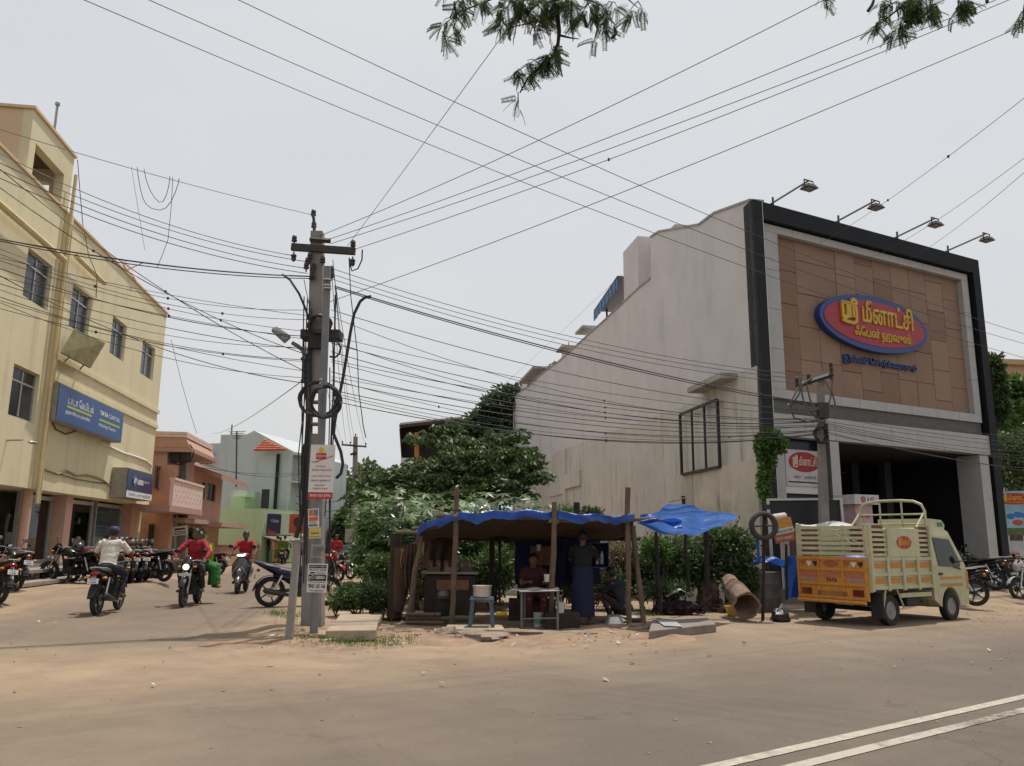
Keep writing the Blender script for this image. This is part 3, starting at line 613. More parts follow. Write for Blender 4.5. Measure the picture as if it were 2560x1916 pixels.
obj('drain_pipe', MB().tube([YW.p(0, .2, z_ + .04), YW.p(ap - .3, .2, z_)], .09, 8), pipe, yb, smooth=True)
z_ = YW.px(220, 672, .2)[1]; obj('drain_pipe', MB().tube([YW.p(ap + .5, .2, z_ + .05), YW.p(YW.px(262, 700, .2)[0], .2, z_)], .08, 8), pipe, yb, smooth=True)
for y in (797, 836):
    a, z = YW.px(415, y); obj('roof_beam_end', MB().wbox(YW, YL + .002, YL + .75, -.6, -.35, z - .12, z + .1), ylw, yb)
# roof lookout
t0 = YW.px(85, 275)[0]; t1 = YW.px(186, 396)[0]; zt = YW.px(85, 275)[1]; zt2 = YW.px(188, 396)[1]; zt = (zt + zt2) / 2
zo1 = YW.px(104, 387)[1]; ho = (t0 + .35, t1 - .55, ZR + .1, ZR + .56 * (zt - ZR))
NW = WF(YW.p(t0, 0, 0), YW.p(t0, -6, 0)); NW.n = -YW.e
obj('lookout_wall', panel(MB(), YW, t0, t1, ZR + .07, zt, -.25, .001, [ho]), ylw, yb)
obj('lookout_front', panel(MB(), NW, 0.252, 6, ZR + .07, zt - .002, -.25, .0, [(1.0, 4.8, ZR + .25, zo1 + .35)]), beige, yb)
BK = WF(YW.p(t1, 0, 0), YW.p(t1, -6, 0)); BK.n = YW.e
obj('lookout_back', panel(MB(), BK, .252, 6, ZR + .07, zt - .003, -.25, 0, [(.5, 5.4, ZR + .12, zo1)]), ylw, yb)
obj('lookout_slab', MB().wbox(YW, t0 - .06, t1 + .06, -6, .06, zt, zt + .08), beige, yb)
obj('lookout_ceiling', MB().wbox(YW, t0 + .26, t1 - .26, -5.9, -.26, zo1 + .4, zo1 + .5), M('lookout ceiling', (.16, .12, .08), rough=.9), yb)
tp = D(173, 355, YW.p(t1, -.5, 0).y); b_ = YW.p(t1 - .6, -.4, zt)
mast = thing('roof_mast', 'thin grey pipe mast standing on the yellow lookout roof', 'mast', b_)
obj('pipe', MB().tube([b_, b_ + Vector((0, 0, 1.35))], .035), steel, mast); obj('cap', MB().tube([b_ + Vector((0, 0, 1.35)), b_ + Vector((0, 0, 1.43))], .07), steel, mast)
# shops on the ground floor
ZF = .72
obj('shop_plinth', MB().wbox(YW, 2, YL - .3, -1.5, -.35, -.1, ZF), M('grey concrete', (.24, .22, .2), rough=.9, streak=.4), yb)
def sx(x, y=1330, o=-.5): return YW.px(x, y, o)[0]
cols_ = [(sx(146), sx(163), pinkp), (sx(316), sx(330), pinkp), (sx(48, 1330), sx(60, 1330), M('grey shop column', (.25, .22, .2)))]
for a, c, m in cols_[:2]: obj('shop_pillar', MB().wbox(YW, a, c, -.9, -.36, .0, ZS - .003), m, yb)
a_ = sx(33); obj('shop_pipe', MB().tube([YW.p(a_, -.25, 0), YW.p(a_, -.25, ZS)], .14, 10), pinkp, yb, smooth=True)
shopg = M('shop glass', (.045, .05, .045), rough=.06, var=.3, scale=.6, spec=.7)
def shopwin(x0, x1, mt, z1=ZS - .25, o=-.75):
    a, c = sx(x0), sx(x1); f = obj('shop_window', MB().wbox(YW, a, a + .06, o - .06, o + .06, ZF + .01, ZS - .003), alu, yb)
    obj('frame_side', MB().wbox(YW, c - .06, c, o - .06, o + .06, ZF + .01, ZS - .003), alu, f); obj('frame_top', MB().wbox(YW, a + .061, c - .061, o - .06, o + .06, ZS - .2, ZS - .08), alu, f)
    obj('frame_foot', MB().wbox(YW, a + .061, c - .061, o - .06, o + .06, ZF + .01, ZF + .1), alu, f)
    if mt: obj('pane', MB().wbox(YW, a + .06, c - .06, o - .006, o + .006, ZF + .101, ZS - .2), mt, f)
    return a, c
clear = bpy.data.materials.new('clear shop glass'); clear.use_nodes = True
_n = clear.node_tree; _g = _n.nodes.new('ShaderNodeBsdfGlossy'); _g.inputs['Roughness'].default_value = .03; _t = _n.nodes.new('ShaderNodeBsdfTransparent'); _t.inputs[0].default_value = (.72, .76, .72, 1)
_f = _n.nodes.new('ShaderNodeFresnel'); _x = _n.nodes.new('ShaderNodeMixShader'); _n.links.new(_f.outputs[0], _x.inputs[0]); _n.links.new(_t.outputs[0], _x.inputs[1]); _n.links.new(_g.outputs[0], _x.inputs[2]); _n.links.new(_x.outputs[0], _n.nodes['Material Output'].inputs[0])
shopwin(60, 140, clear); A2, C2 = shopwin(166, 242, clear); shopwin(250, 314, M('blue tinted door glass', (.03, .07, .09), rough=.08, var=.3, spec=.6))
obj('shop_back', MB().wbox(YW, 4, YL - .3, -1.58, -1.5, ZF, ZS), M('shop interior', (.075, .072, .05), rough=.9, var=.4, scale=.8), yb)
bo = thing('shop_poster', 'white poster with thin capital letters inside the shop window', 'poster', YW.p(A2 + .8, -.9, ZF + .2))
zq = ZF + 1.9
obj('sheet', MB().wbox(YW, A2 + .08, C2 - .08, -.93, -.92, ZF + .15, zq), M('poster white', (.40, .42, .45), rough=.6), bo)
mb = MB(); mm = YW.mat((A2 + C2) / 2, -.915, zq)
for i, s_ in enumerate(('THE', 'LOOK-OUT', 'SHIRT')): put_text(mb, s_, mm @ T(-.9 * (C2 - A2) / 2 , -.42 - i * .42), .24, None, 0, .002, 'LEFT')
obj('lettering', mb, M('grey print', (.2, .2, .22)), bo)
# stone steps with slots in front of the shops
stepm = M('stone step', (.27, .235, .20), rough=.9, var=.2, bump=.4, streak=.3)
st = thing('shop_steps', 'two worn concrete steps below the shop with dark slots', 'steps', YW.p(8, .3, .1))
a0, a1 = sx(40, 1450, .3), sx(150, 1450, .3)
for i, (z, o) in enumerate(((.62, .45), (.36, .95))):
    obj('step', MB().wbox(YW, a0 - 2, a1 + 3, -.34, o, z - .09, z), stepm, st)
    for k in range(7): obj('riser_block', MB().wbox(YW, a0 - 2 + k * 1.05, a0 - 1.8 + k * 1.05, -.34, o - .12, z - .3, z - .092), stepm, st)
random.seed(4)
ke = thing('stone_kerb', 'rough broken stones edging the raised sandy verge below the shop', 'kerb', G(150, 1480))
for k in range(9):
    p = G(70 + k * 17 + random.random() * 6, 1482 - k * .6, 0.0); mb = MB()
    w = .24 + random.random() * .16
    mb.ell(p + Vector((0, .1, .08)), (w, .2 + random.random() * .1, .15 + random.random() * .06), 8, 5, .5); obj('stone', mb, stepm, ke)
# sign boxes on the yellow wall
def signbox(name, label, pts, d, face, edge):
    h = rect(YW, pts, d); t = thing(name, label, 'sign', YW.p((h[0] + h[1]) / 2, 0, h[2]))
    obj('sign_box', MB().wbox(YW, h[0], h[1], .02, d - .02, h[2], h[3]), edge, t); obj('sign_face', MB().wbox(YW, h[0] + .02, h[1] - .02, d - .019, d, h[2] + .02, h[3] - .02), face, t)
    return t, h
bl1 = M('blue sign face', (.016, .07, .235), rough=.35, var=.06, scale=2); bl2 = M('navy sign face', (.012, .022, .095), rough=.35, var=.08)
edge = M('sign box tin', (.30, .27, .22), rough=.6, streak=.4); wl = M('white letters', (.72, .74, .76), rough=.5, var=.03); gl = M('lime stripe', (.38, .50, .05), rough=.5, var=.03)
t, h = signbox('shop_sign', 'long blue sign box with white letters and lime stripes on yellow wall', [(148, 958), (311, 1032), (303, 1106), (140, 1053)], .35, bl1, edge)
wd, hh = h[1] - h[0], h[3] - h[2]; m0 = YW.mat(h[0], .352, h[2]); mb = MB()
put_text(mb, TA['tata'], m0 @ T(wd * .13, hh * .55), hh * .24, wd * .36, 0, .003, 'LEFT'); put_text(mb, TA['hous'], m0 @ T(wd * .11, hh * .24), hh * .15, wd * .34, 0, .003, 'LEFT')
put_text(mb, 'TATA', m0 @ T(wd * .59, hh * .62), hh * .13, wd * .14, .03, .003, 'LEFT'); put_text(mb, 'CAPITAL', m0 @ T(wd * .745, hh * .62), hh * .13, wd * .19, 0, .003, 'LEFT')
put_text(mb, 'Housing Finance', m0 @ T(wd * .59, hh * .24), hh * .14, wd * .28, 0, .003, 'LEFT'); obj('lettering', mb, wl, t)
for x in (.12, .59): obj('stripe', MB().box((0, 0, 0), (.01, .01, .01)) if False else (lambda q: (setattr(q, 'm', m0), q.bx(wd * x, wd * (x + .35), hh * .44, hh * .50, 0, .003))[1])(MB()), gl, t)
t, h = signbox('shop_sign', 'small navy sign box with round logo and white bottom strip', [(321, 1172), (384, 1184), (379, 1253), (314, 1245)], .55, bl2, edge)
wd, hh = h[1] - h[0], h[3] - h[2]; m0 = YW.mat(h[0], .552, h[2])
mb = MB(); mb.m = m0; mb.bx(.02, wd - .02, .02, hh * .24, 0, .004); obj('white_strip', mb, wl, t)
mb = MB(); put_text(mb, TA['dia'], m0 @ T(wd * .08, hh * .05, .005), hh * .15, wd * .84, 0, .002, 'LEFT'); obj('lettering', mb, M('grey blue print', (.10, .13, .19)), t)
mb = MB(); mb.m = m0; mb.lathe([(hh * .17, 0), (hh * .17, .03)], (wd * .26, hh * .60, 0), n=20); ro_ = obj('round_logo', mb, M('mid blue logo', (.05, .14, .42), rough=.4), t)
mb = MB(); stroke(mb, [(wd * .22, hh * .52), (wd * .24, hh * .66), (wd * .30, hh * .68), (wd * .29, hh * .58), (wd * .23, hh * .58)], m0 @ T(0, 0, .03), .05, .005); obj('logo_mark', mb, wl, ro_)
mb = MB(); mb.m = m0; mb.bx(wd * .37, wd * .60, hh * .50, hh * .68, 0, .01); mb.m = None; put_text(mb, '\u0b93\u0bb0\u0bc8', m0 @ T(wd * .75, hh * .58), hh * .09, wd * .2, 0, .003); obj('lettering', mb, M('faded letters', (.5, .5, .46)), t)
# tilted sheet, wall lamp, dish, shop cable
p = [YW.p(*q) for q in ()]
a0, z0 = YW.px(153, 883, .1); a1, z1 = YW.px(263, 855, 1.1)
t = thing('tilted_sheet', 'weathered brown sheet tilted out from the yellow wall on a bracket', 'panel', YW.p(a0 + 1, 0, z0))
rust = M('olive weathered sheet', (.16, .135, .06), rough=.8, var=.35, scale=3, bump=.2)
q = [D(188, 824, YW.p(a0, .2, 0).y), D(264, 858, YW.p(a0, .2, 0).y + 1.9), D(227, 920, YW.p(a0, .2, 0).y + 1.0), D(154, 882, YW.p(a0, .2, 0).y - .9)]
dn = (q[1] - q[0]).cross(q[3] - q[0]).normalized() * .05; mb = MB(); mb.hexa([*q, *[v + dn for v in q]]); obj('sheet', mb, rust, t)
for k in (0, 1): obj('bracket', MB().tube([YW.p(a0 + .6 + k * 1.2, 0, z0 - .1), (q[3] * (1 - .3 - k * .5) + q[2] * (.3 + k * .5)) + dn], .025, 4), iron, t)
a, z = YW.px(62, 1108, .4); t = thing('wall_lamp', 'small grey lamp arm on the yellow wall above the shop', 'lamp', YW.p(a, 0, z))
obj('arm', MB().tube([YW.p(a - .1, 0, z + .05), YW.p(a, .35, z + .08)], .025), steel, t); obj('lamp_head', MB().ell(YW.p(a + .1, .55, z + .03), (.09, .18, .045), 10, 6), steel, t, smooth=True)
a, z = YW.px(313, 668, -.3); t = thing('satellite_dish', 'pale round satellite dish on the yellow roof edge', 'dish', YW.p(a, -.3, ZR))
mb = MB(); mb.m = Matrix.Translation(YW.p(a, -.25, ZR + .35)) @ Matrix.Rotation(R(55), 4, 'Y'); mb.lathe([(0, 0), (.2, .02), (.36, .07), (.45, .13), (.44, .14), (.2, .04), (0.001, .02)], n=18); obj('dish', mb, M('dish paint', (.55, .42, .38)), t, smooth=True)
obj('stand', MB().tube([YW.p(a, -.25, ZR), YW.p(a, -.25, ZR + .36)], .03), steel, t); obj('feed_arm', MB().tube([YW.p(a, -.25, ZR + .36), YW.p(a + .2, .25, ZR + .75)], .015, 4), iron, t)
def wallcable(label, pts, r=.02, o=.03, m=None):
    q = [YW.p(*[(lambda c: (c[0], o, c[1]))(YW.px(x, y, o))][0]) for x, y in pts]
    return obj('wall_cable', MB().tube(q, r, 5), m or M('cable sheath', (.33, .27, .16), rough=.7), None, label=label, cat='cable')
wallcable('looping pale cable stapled along the yellow wall above the shops', [(112, 1173), (145, 1185), (165, 1176), (190, 1188), (215, 1187), (240, 1193), (260, 1202), (275, 1214), (290, 1213), (303, 1207), (314, 1209)], .035)
wallcable('white cable from the long blue sign to the wall corner', [(255, 1107), (285, 1122), (310, 1133), (340, 1142), (365, 1152), (381, 1166)], .03, m=wl)
wallcable('thin slack cable hanging under the long blue sign', [(132, 1056), (140, 1074), (165, 1086), (196, 1076)], .018, m=iron)
wallcable('thin cable drooping on the yellow wall over the shop front', [(115, 1175), (190, 1198), (250, 1208), (300, 1210)], .014, m=iron)
for (x, lab, low, up) in ((68, 'dark', 'mannequin in black top and white trousers', 0), (213, 'pale', 'mannequin in pale pink suit', 1)):
    a = sx(x); b_ = YW.p(a + (.45 if not up else .1), -1.15 if not up else -.86, ZF)
    t = thing('mannequin', low + ' behind the shop window', 'mannequin', b_)
    top_ = M('black cloth', (.012, .012, .014)) if not up else M('pale suit', (.42, .31, .28)); leg = M('white trousers', (.42, .42, .4)) if not up else top_
    e = YW.e; H_ = 1.75
    mb = MB()
    for s_ in (-1, 1): mb.tube([b_ + e * s_ * .10 + Vector((0, 0, z)) for z in (0, .45, .9)], [.055, .075, .10], 8)
    obj('trousers', mb, leg, t, smooth=True, kind=None)
    obj('torso', MB().loft([[b_ + e * (math.cos(k * math.pi / 4) * w_) + YW.n * (math.sin(k * math.pi / 4) * w_ * .55) + Vector((0, 0, z)) for k in range(8)] for z, w_ in ((.85, .19), (1.1, .17), (1.3, .22), (1.42, .21), (1.5, .07), (1.58, .06))]), top_, t, smooth=True)
    for s_ in (-1, 1): obj('arm', MB().tube([b_ + e * s_ * .2 + Vector((0, 0, 1.42)), b_ + e * s_ * .28 + Vector((0, 0, 1.1)), b_ + e * s_ * .27 + Vector((0, 0, .8))], [.055, .045, .03], 8), top_ if up else M('mannequin skin', (.3, .22, .17)), t, smooth=True)
    if up: obj('head', MB().ell(b_ + Vector((0, 0, 1.68)), (.08, .09, .12)), M('mannequin head', (.14, .1, .09)), t, smooth=True)

# ================================================================ pink house
PW = WF((-15.15, 35.6), (-16.9, 47.6)); PL = PW.len
pk = M('pink house paint', (.56, .37, .285), rough=.85, var=.08, scale=.8, streak=.35, scol=(.3, .16, .11)); pk2 = M('deep pink paint', (.42, .25, .20), rough=.85, var=.1, streak=.3); cream = M('light pink trim', (.68, .50, .43), rough=.85, var=.06)
ph = thing('pink_house', 'pink two storey house with pierced balcony and deep eaves', 'house', PW.p(5, -3, 0))
def pz(x, y, o=0): return PW.px(x, y, o)
zp = pz(388, 1072)[1]
W_ = [rect(PW, q) for q in ([(394, 1163), (408, 1167), (405, 1232), (393, 1229)], [(412, 1170), (427, 1174), (425, 1236), (411, 1233)], [(505, 1205), (514, 1205), (512, 1256), (504, 1255)], [(517, 1208), (540, 1210), (538, 1259), (516, 1257)])]
zlo = 3.15; W_ = [(h[0], h[1], max(zlo + .35, h[2]), h[3]) for h in W_]
door = rect(PW, [(381, 1330), (400, 1330), (399, 1395), (380, 1395)]); door = (door[0], door[1], .05, 2.05); w2 = rect(PW, [(448, 1335), (470, 1335), (468, 1375), (448, 1375)]); w2 = (w2[0], w2[1], .9, 2.05)
zm = pz(500, 1190)[1]
spl = pz(470, 1300)[0]
obj('street_wall', panel(MB(), PW, 0, PL, 0, 5.2, -.25, 0, W_ + [door, w2]), pk, ph)
obj('house_body', MB().wbox(PW, .26, PL - .1, -9, -.8, 0, 5.1), darkm, ph); obj('near_end_wall', MB().wbox(PW, 0, .25, -9, -.251, 0, 5.2), pk, ph); obj('far_end_wall', MB().wbox(PW, PL - .24, PL, -9, -.251, 0, 5.18), pk, ph)
for h in W_: win(ph, PW, h, fr=M('brown frame', (.12, .07, .05)), panes=[wglass2], o=-.1, cols=2, transom=0)
obj('door', MB().wbox(PW, door[0], door[1], -.2, -.12, .05, 2.05), M('dark door', (.03, .02, .018)), ph); obj('window', MB().wbox(PW, w2[0], w2[1], -.2, -.12, .9, 2.05), wglass2, ph)
obj('roof_eave', MB().wbox(PW, -.3, spl + .4, -8, 1.1, 5.2, 5.38), pk2, ph)
mb = MB(); mb.loft([[PW.p(a, o, z) for a, o in ((-.3, 1.0), (spl + .3, 1.0), (spl + .3, -8), (-.3, -8))] for z, _ in ((5.39, 0),)] + [[PW.p(a, o, 5.39 + .45) for a, o in ((-.3, .75), (spl + .3, .75), (spl + .3, -8), (-.3, -8))], [PW.p(a, o, zp) for a, o in ((-.3, .55), (spl + .3, .55), (spl + .3, -8), (-.3, -8))]]); obj('roof_cornice', mb, M('orange cornice', (.46, .27, .195), rough=.8, var=.1), ph)
for z in (5.84, zp): obj('cornice_band', MB().wbox(PW, -.35, spl + .35, -8, .82 if z < 6 else .66, z, z + .13), cream, ph)
mb = MB(); mb.hexa([PW.p(spl + .4, -.2, zm + .3), PW.p(PL + .5, -.2, zm + .3), PW.p(PL + .5, 1.35, zm - .25), PW.p(spl + .4, 1.35, zm - .25), PW.p(spl + .4, -.2, zm + .5), PW.p(PL + .5, -.2, zm + .5), PW.p(PL + .5, 1.35, zm + .02), PW.p(spl + .4, 1.35, zm + .02)]); obj('window_hood', mb, pk2, ph)
# balcony with pierced diamonds (small recessed holes)
bz0, bz1 = 2.75, 3.75; ba0, ba1 = pz(424, 1270, 1.2)[0], pz(500, 1270, 1.2)[0]
obj('balcony_floor', MB().wbox(PW, ba0 - .4, ba1 + .1, 0.002, 1.3, bz0 - .25, bz0), pk2, ph)
holes = []
for r_ in range(4):
    for c_ in range(8):
        a = ba0 + (c_ + .5 + .5 * (r_ % 2)) * (ba1 - ba0) / 8.6; z = bz0 + .2 + r_ * .2; holes.append((a - .04, a + .04, z - .05, z + .05))
obj('balcony_wall', panel(MB(), PW, ba0, ba1, bz0 + .002, bz1, 1.15, 1.28, holes), cream, ph); obj('balcony_rail', MB().wbox(PW, ba0, ba1, 1.1, 1.32, bz1 + .002, bz1 + .1), cream, ph)
obj('ledge', MB().wbox(PW, spl, PL + .3, .002, 1.6, 2.05, 2.25), pk2, ph); obj('porch_slab', MB().wbox(PW, -.2, spl - .002, .002, 1.0, 2.15, 2.35), pk2, ph)
obj('orange_wing', MB().wbox(PW, -.6, -.02, -3, .5, 0, 4.6), M('orange paint', (.48, .26, .17), rough=.85, var=.1), ph)
bh = thing('black_water_tank', 'black plastic water tank on the pink house roof', 'water tank', PW.p(spl - 1, -2, zp)); obj('tank', MB().lathe([(.5, 0), (.52, .3), (.52, .6), (.35, .75), (.15, .8), (.15, .85)], PW.p(spl - .6, -2.2, zp + .1), n=16), M('black plastic', (.018, .018, .02), rough=.5), bh, smooth=True)
bh = thing('white_water_tank', 'cream plastic water tank on the pink house roof', 'water tank', PW.p(spl - 4, -3, zp)); obj('tank', MB().lathe([(.5, 0), (.55, .1), (.52, .3), (.55, .5), (.52, .75), (.35, .95), (.15, 1.0), (.15, 1.08)], PW.p(spl - 3.6, -1.4, zp + .1), n=16), M('cream plastic', (.5, .48, .42), rough=.5), bh, smooth=True)
# low compound wall with coping
cw = thing('compound_wall', 'low pink compound wall with darker coping along the street', 'wall', PW.p(10, 2, 0))
CW = WF(G(400, 1420).xy, G(649, 1408).xy)
q0 = CW.px(380, 1395)[0]; obj('wall', MB().wbox(CW, q0 - 3, CW.len, -.12, .12, -.1, 1.02), pk, cw); obj('coping', MB().wbox(CW, q0 - 3, CW.len + .05, -.18, .18, 1.022, 1.12), pk2, cw)

# ================================================================ blue grey house with red tiled roof, green house, small shops
d1 = 57.0
BA, BB = D(532, 1350, d1), D(719, 1350, d1 - 1); BW = WF(BA.xy, BB.xy); BL_ = BW.len
gb = M('blue grey paint', (.43, .475, .475), rough=.85, var=.06, scale=.5, streak=.5, scol=(.22, .26, .26)); gw = M('pale grey paint', (.46, .47, .46), rough=.85, streak=.4)
bh = thing('blue_grey_house', 'tall blue grey house with red tiled roof patch and balconies', 'house', BW.p(2, -4, 0))
z1 = BW.px(640, 1086)[1]; z2 = BW.px(700, 1129)[1]
LX = BW.px(478, 1110)[0]
obj('gable_wall', MB().prism([(0, 0), (BL_, 0), (BL_, z2), (BW.px(636, 1077)[0], BW.px(636, 1077)[1]), (BW.px(617, 1085)[0], z1), (0, z1)], lambda a, z: BW.p(a, 0, z), lambda a, z: BW.p(a, -10, z)), gb, bh)
obj('left_wing', MB().wbox(BW, LX, -.002, -9, -1.0, 0, BW.px(500, 1105)[1]), gb, bh)
trm = M('red roof tile', (.42, .12, .065), rough=.8, var=.3)
tl, tz = BW.px(655, 1100, .1); bl_, bz = BW.px(636, 1126, .8); br_ = BW.px(719, 1129, .8)[0]
rt = obj('tiled_roof', MB().prism([(0, 0), (1, 0), (.16, 1)], lambda u, v: BW.p(bl_ + (br_ - bl_) * u, .9 - .8 * v, bz + (tz - bz) * v), lambda u, v: BW.p(bl_ + (br_ - bl_) * u, .8 - .78 * v, bz - .06 + (tz - bz) * v)), trm, bh)
nr = 6
for j in range(nr):
    v0, v1 = j / nr, (j + 1) / nr; u0, u1 = .16 * (v0 + v1) / 2, 1 - .84 * (v0 + v1) / 2; k = max(1, round((u1 - u0) * 14))
    for i in range(k):
        f = lambda u, v, e: BW.p(bl_ + (br_ - bl_) * u, .92 - .8 * v + e, bz + (tz - bz) * v + e)
        x0, x1 = u0 + (u1 - u0) * (i + .04) / k, u0 + (u1 - u0) * (i + .96) / k
        obj('tile', MB().hexa([f(x0, v0, .0), f(x1, v0, .0), f(x1, v1 + .02, 0), f(x0, v1 + .02, 0), f(x0, v0, .07), f(x1, v0, .07), f(x1, v1 + .02, .02), f(x0, v1 + .02, .02)]), trm, rt)
a, z = BW.px(518, 1147, -1.0); vf = obj('vent_grille', MB().wbox(BW, a - .55, a + .55, -1.0, -.94, z - .5, z + .5), gw, bh)
for i in range(4):
    for j in range(3): obj('vent_hole', MB().wbox(BW, a - .45 + i * .24, a - .28 + i * .24, -.95, -.932, z - .42 + j * .3, z - .2 + j * .3), darkm, vf)
BS = WF(BB.xy, D(757, 1350, d1 + 9).xy); SL_ = BS.len
lv = [(BS.px(735, 1150)[1], BS.px(735, 1195)[1]), (BS.px(735, 1222)[1], BS.px(735, 1280)[1])]
obj('street_front', panel(MB(), BS, .01, SL_, 0, z2 - .1, -.25, 0, [(.6, 1.6, lv[0][1], lv[0][0]), (2.6, 3.8, lv[0][1] + .2, lv[0][0]), (5.5, 7, lv[0][1] + .2, lv[0][0]), (.6, 2.2, lv[1][1], lv[1][0]), (3.4, 4.6, lv[1][1], lv[1][0] - .2), (6, 7.4, lv[1][1], lv[1][0] - .2)]), gw, bh)
obj('front_rooms', MB().wbox(BS, .1, SL_, -1.1, -.9, 0, z2 - .2), darkm, bh)
for z in (lv[0][0] + .25, lv[1][0] + .3): obj('sun_shade', MB().wbox(BS, 0, SL_, .002, 1.0, z, z + .14), gw, bh)
obj('balcony', MB().wbox(BS, .3, 3, .002, .9, lv[0][1] - .25, lv[0][1] - .1), gw, bh)
for i in range(10): obj('baluster', MB().wbox(BS, .35 + i * .29, .39 + i * .29, .84, .88, lv[0][1] - .1, lv[0][1] + .85), iron, bh)
obj('balcony_rail', MB().wbox(BS, .3, 3, .83, .89, lv[0][1] + .85, lv[0][1] + .92), iron, bh)
for x, y0, y1 in ((590, 1218, 1078), (578, 1100, 1062)):
    b_ = D(x, y0, d1 - 3 if x == 590 else d1 + 2); t = thing('roof_aerial', 'tall thin aerial pole with antenna rods before the blue grey house' if x == 590 else 'short bare aerial pole on the blue grey house roof', 'aerial', b_)
    tp = D(x + 2, y1, b_.y); obj('mast', MB().tube([b_, tp], .05, 5), iron, t)
    if x == 590:
        for k in range(5): obj('antenna_rod', MB().tube([tp + Vector((-.45 + .1 * k, -.3, -.1 - .12 * k)), tp + Vector((.5 - .08 * k, .3, .02 - .12 * k))], .025, 4), iron, t)
gr = M('mint green paint', (.42, .56, .33), rough=.85, var=.07, scale=.6, streak=.45, scol=(.26, .36, .2)); gr2 = M('pale mint paint', (.50, .60, .46), rough=.85, var=.08, streak=.5, scol=(.35, .3, .2))
d2 = 51.0; GA, GB = D(545, 1350, d2 + 1), D(654, 1350, d2); GW = WF(GA.xy, GB.xy); gh_ = thing('green_house', 'mint green single storey house with small upper room', 'house', GW.p(1, -3, 0))
zg = GW.px(600, 1272)[1]; obj('side_wall', MB().wbox(GW, -.5, GW.len, -5, 0, 0, zg), gr, gh_)
obj('upper_room', MB().wbox(GW, -.4, GW.px(578, 1240, -3.)[0], -6, -3, zg + .002, GW.px(565, 1228, -3)[1]), gr, gh_); a_, z_ = GW.px(585, 1240, -2.2)
obj('upper_shade', MB().wbox(GW, -.6, GW.px(606, 1240, -2.2)[0], -3.5, -2.0, z_ - .05, z_ + .35), gr2, gh_); obj('upper_window', MB().wbox(GW, .9, 1.5, -2.995, -2.97, zg + .1, zg + 1.4), wglass2, gh_)
FA, FB = GB, D(730, 1350, d2 + 3); G2 = WF(FA.xy, FB.xy); zf = G2.px(690, 1282)[1]; za = G2.px(690, 1337)[1]
obj('front_wall', MB().wbox(G2, 0.002, G2.len, -.3, 0, za, zf), gr2, gh_)
obj('shop_recess', MB().wbox(G2, 0, G2.len, -2.5, -2.4, 0, za), darkm, gh_); mb = MB(); mb.hexa([G2.p(0, -.2, za - .1), G2.p(G2.len, -.2, za - .1), G2.p(G2.len, 1.4, za - .45), G2.p(0, 1.4, za - .45), G2.p(0, -.2, za - .04), G2.p(G2.len, -.2, za - .04), G2.p(G2.len, 1.4, za - .39), G2.p(0, 1.4, za - .39)]); obj('tin_awning', mb, M('rusty tin', (.19, .15, .12), rough=.8, var=.3), gh_)
for a in (.05, 1.6): obj('awning_post', MB().tube([G2.p(a, 1.3, 0), G2.p(a, 1.3, za - .4)], .07), M('brown post', (.10, .07, .05)), gh_)
h = rect(G2, [(671, 1285), (704, 1286), (701, 1334), (669, 1337)], .12)
t = thing('wall_banner', 'dark blue banner with faint white letters on the mint green wall', 'banner', G2.p(h[0], .05, h[2])); obj('banner_sheet', MB().wbox(G2, h[0], h[1], .05, .12, h[2], h[3]), M('navy banner', (.025, .028, .06), rough=.5), t)
m0 = G2.mat(h[0], .122, h[2]); wd, hh = h[1] - h[0], h[3] - h[2]; mb = MB(); put_text(mb, 'V.I.Balan', m0 @ T(wd * .5, hh * .58), hh * .16, wd * .6, .01, .004); obj('lettering', mb, M('pale blue letters', (.35, .38, .48)), t)
mb = MB(); mb.m = m0; mb.face([(0, 0, .004), (wd * .9, 0, .004), (0, hh * .22, .004)]); obj('red_corner', mb, M('banner red', (.35, .03, .03)), t)
b_ = D(742, 1310, d2 + 1); t = thing('hanging_sign', 'orange red sign with dark round emblem beside the green shop', 'sign', b_ - Vector((0, 0, .6)))
obj('board', MB().box(b_, (.95, .06, 1.2)), M('orange red sign', (.42, .09, .045), rough=.5), t); mb = MB(); mb.lathe([(.32, 0), (.32, .02)], b_ + Vector((.1, -.055, .1)), 'Y'); obj('emblem', mb, M('dark emblem', (.10, .02, .02)), t)
# ================================================================ poles
conc = M('pole concrete', (.24, .215, .195), rough=.9, var=.15, scale=3, streak=.5, scol=(.12, .11, .1), bump=.3)
zinc = M('zinc pipe', (.17, .172, .175), rough=.6, metal=.2, var=.15, scale=4, streak=.3, scol=(.14, .13, .12))
blk = M('black cable', (.022, .021, .021), rough=.6, var=.2); ins = M('brown insulator', (.05, .03, .025), rough=.3)
def insul(parent, p, up=True):
    s = 1 if up else -1
    obj('insulator', MB().lathe([(.015, 0), (.015, s * .05), (.05, s * .06), (.055, s * .09), (.035, s * .11), (.05, s * .12), (.045, s * .16), (.02, s * .19)], p, n=8), ins, parent, smooth=True)
PB = G(782, 1568); PD = PB.y
def DP(x, y): return D(x, y, PD)
pole = thing('utility_pole', 'concrete pole with steel pipe clamped to it, crossarm and posters', 'pole', PB)
tp = DP(798, 582); tp.x -= .03
def sect(t, k=1.0):
    c = PB.lerp(tp, t); w, h_ = .18 - .07 * t, .13 - .03 * t; return [c + Vector((sx * w * k, sy * h_ * k, 0)) for sx, sy in ((-1, -1), (1, -1), (1, 1), (-1, 1))]
zh0, zh1 = .50, .545
mb = MB()
mb.loft([sect(t) for t in (-.02, .46)]); hs = [.46 + .014 * i for i in range(9)]
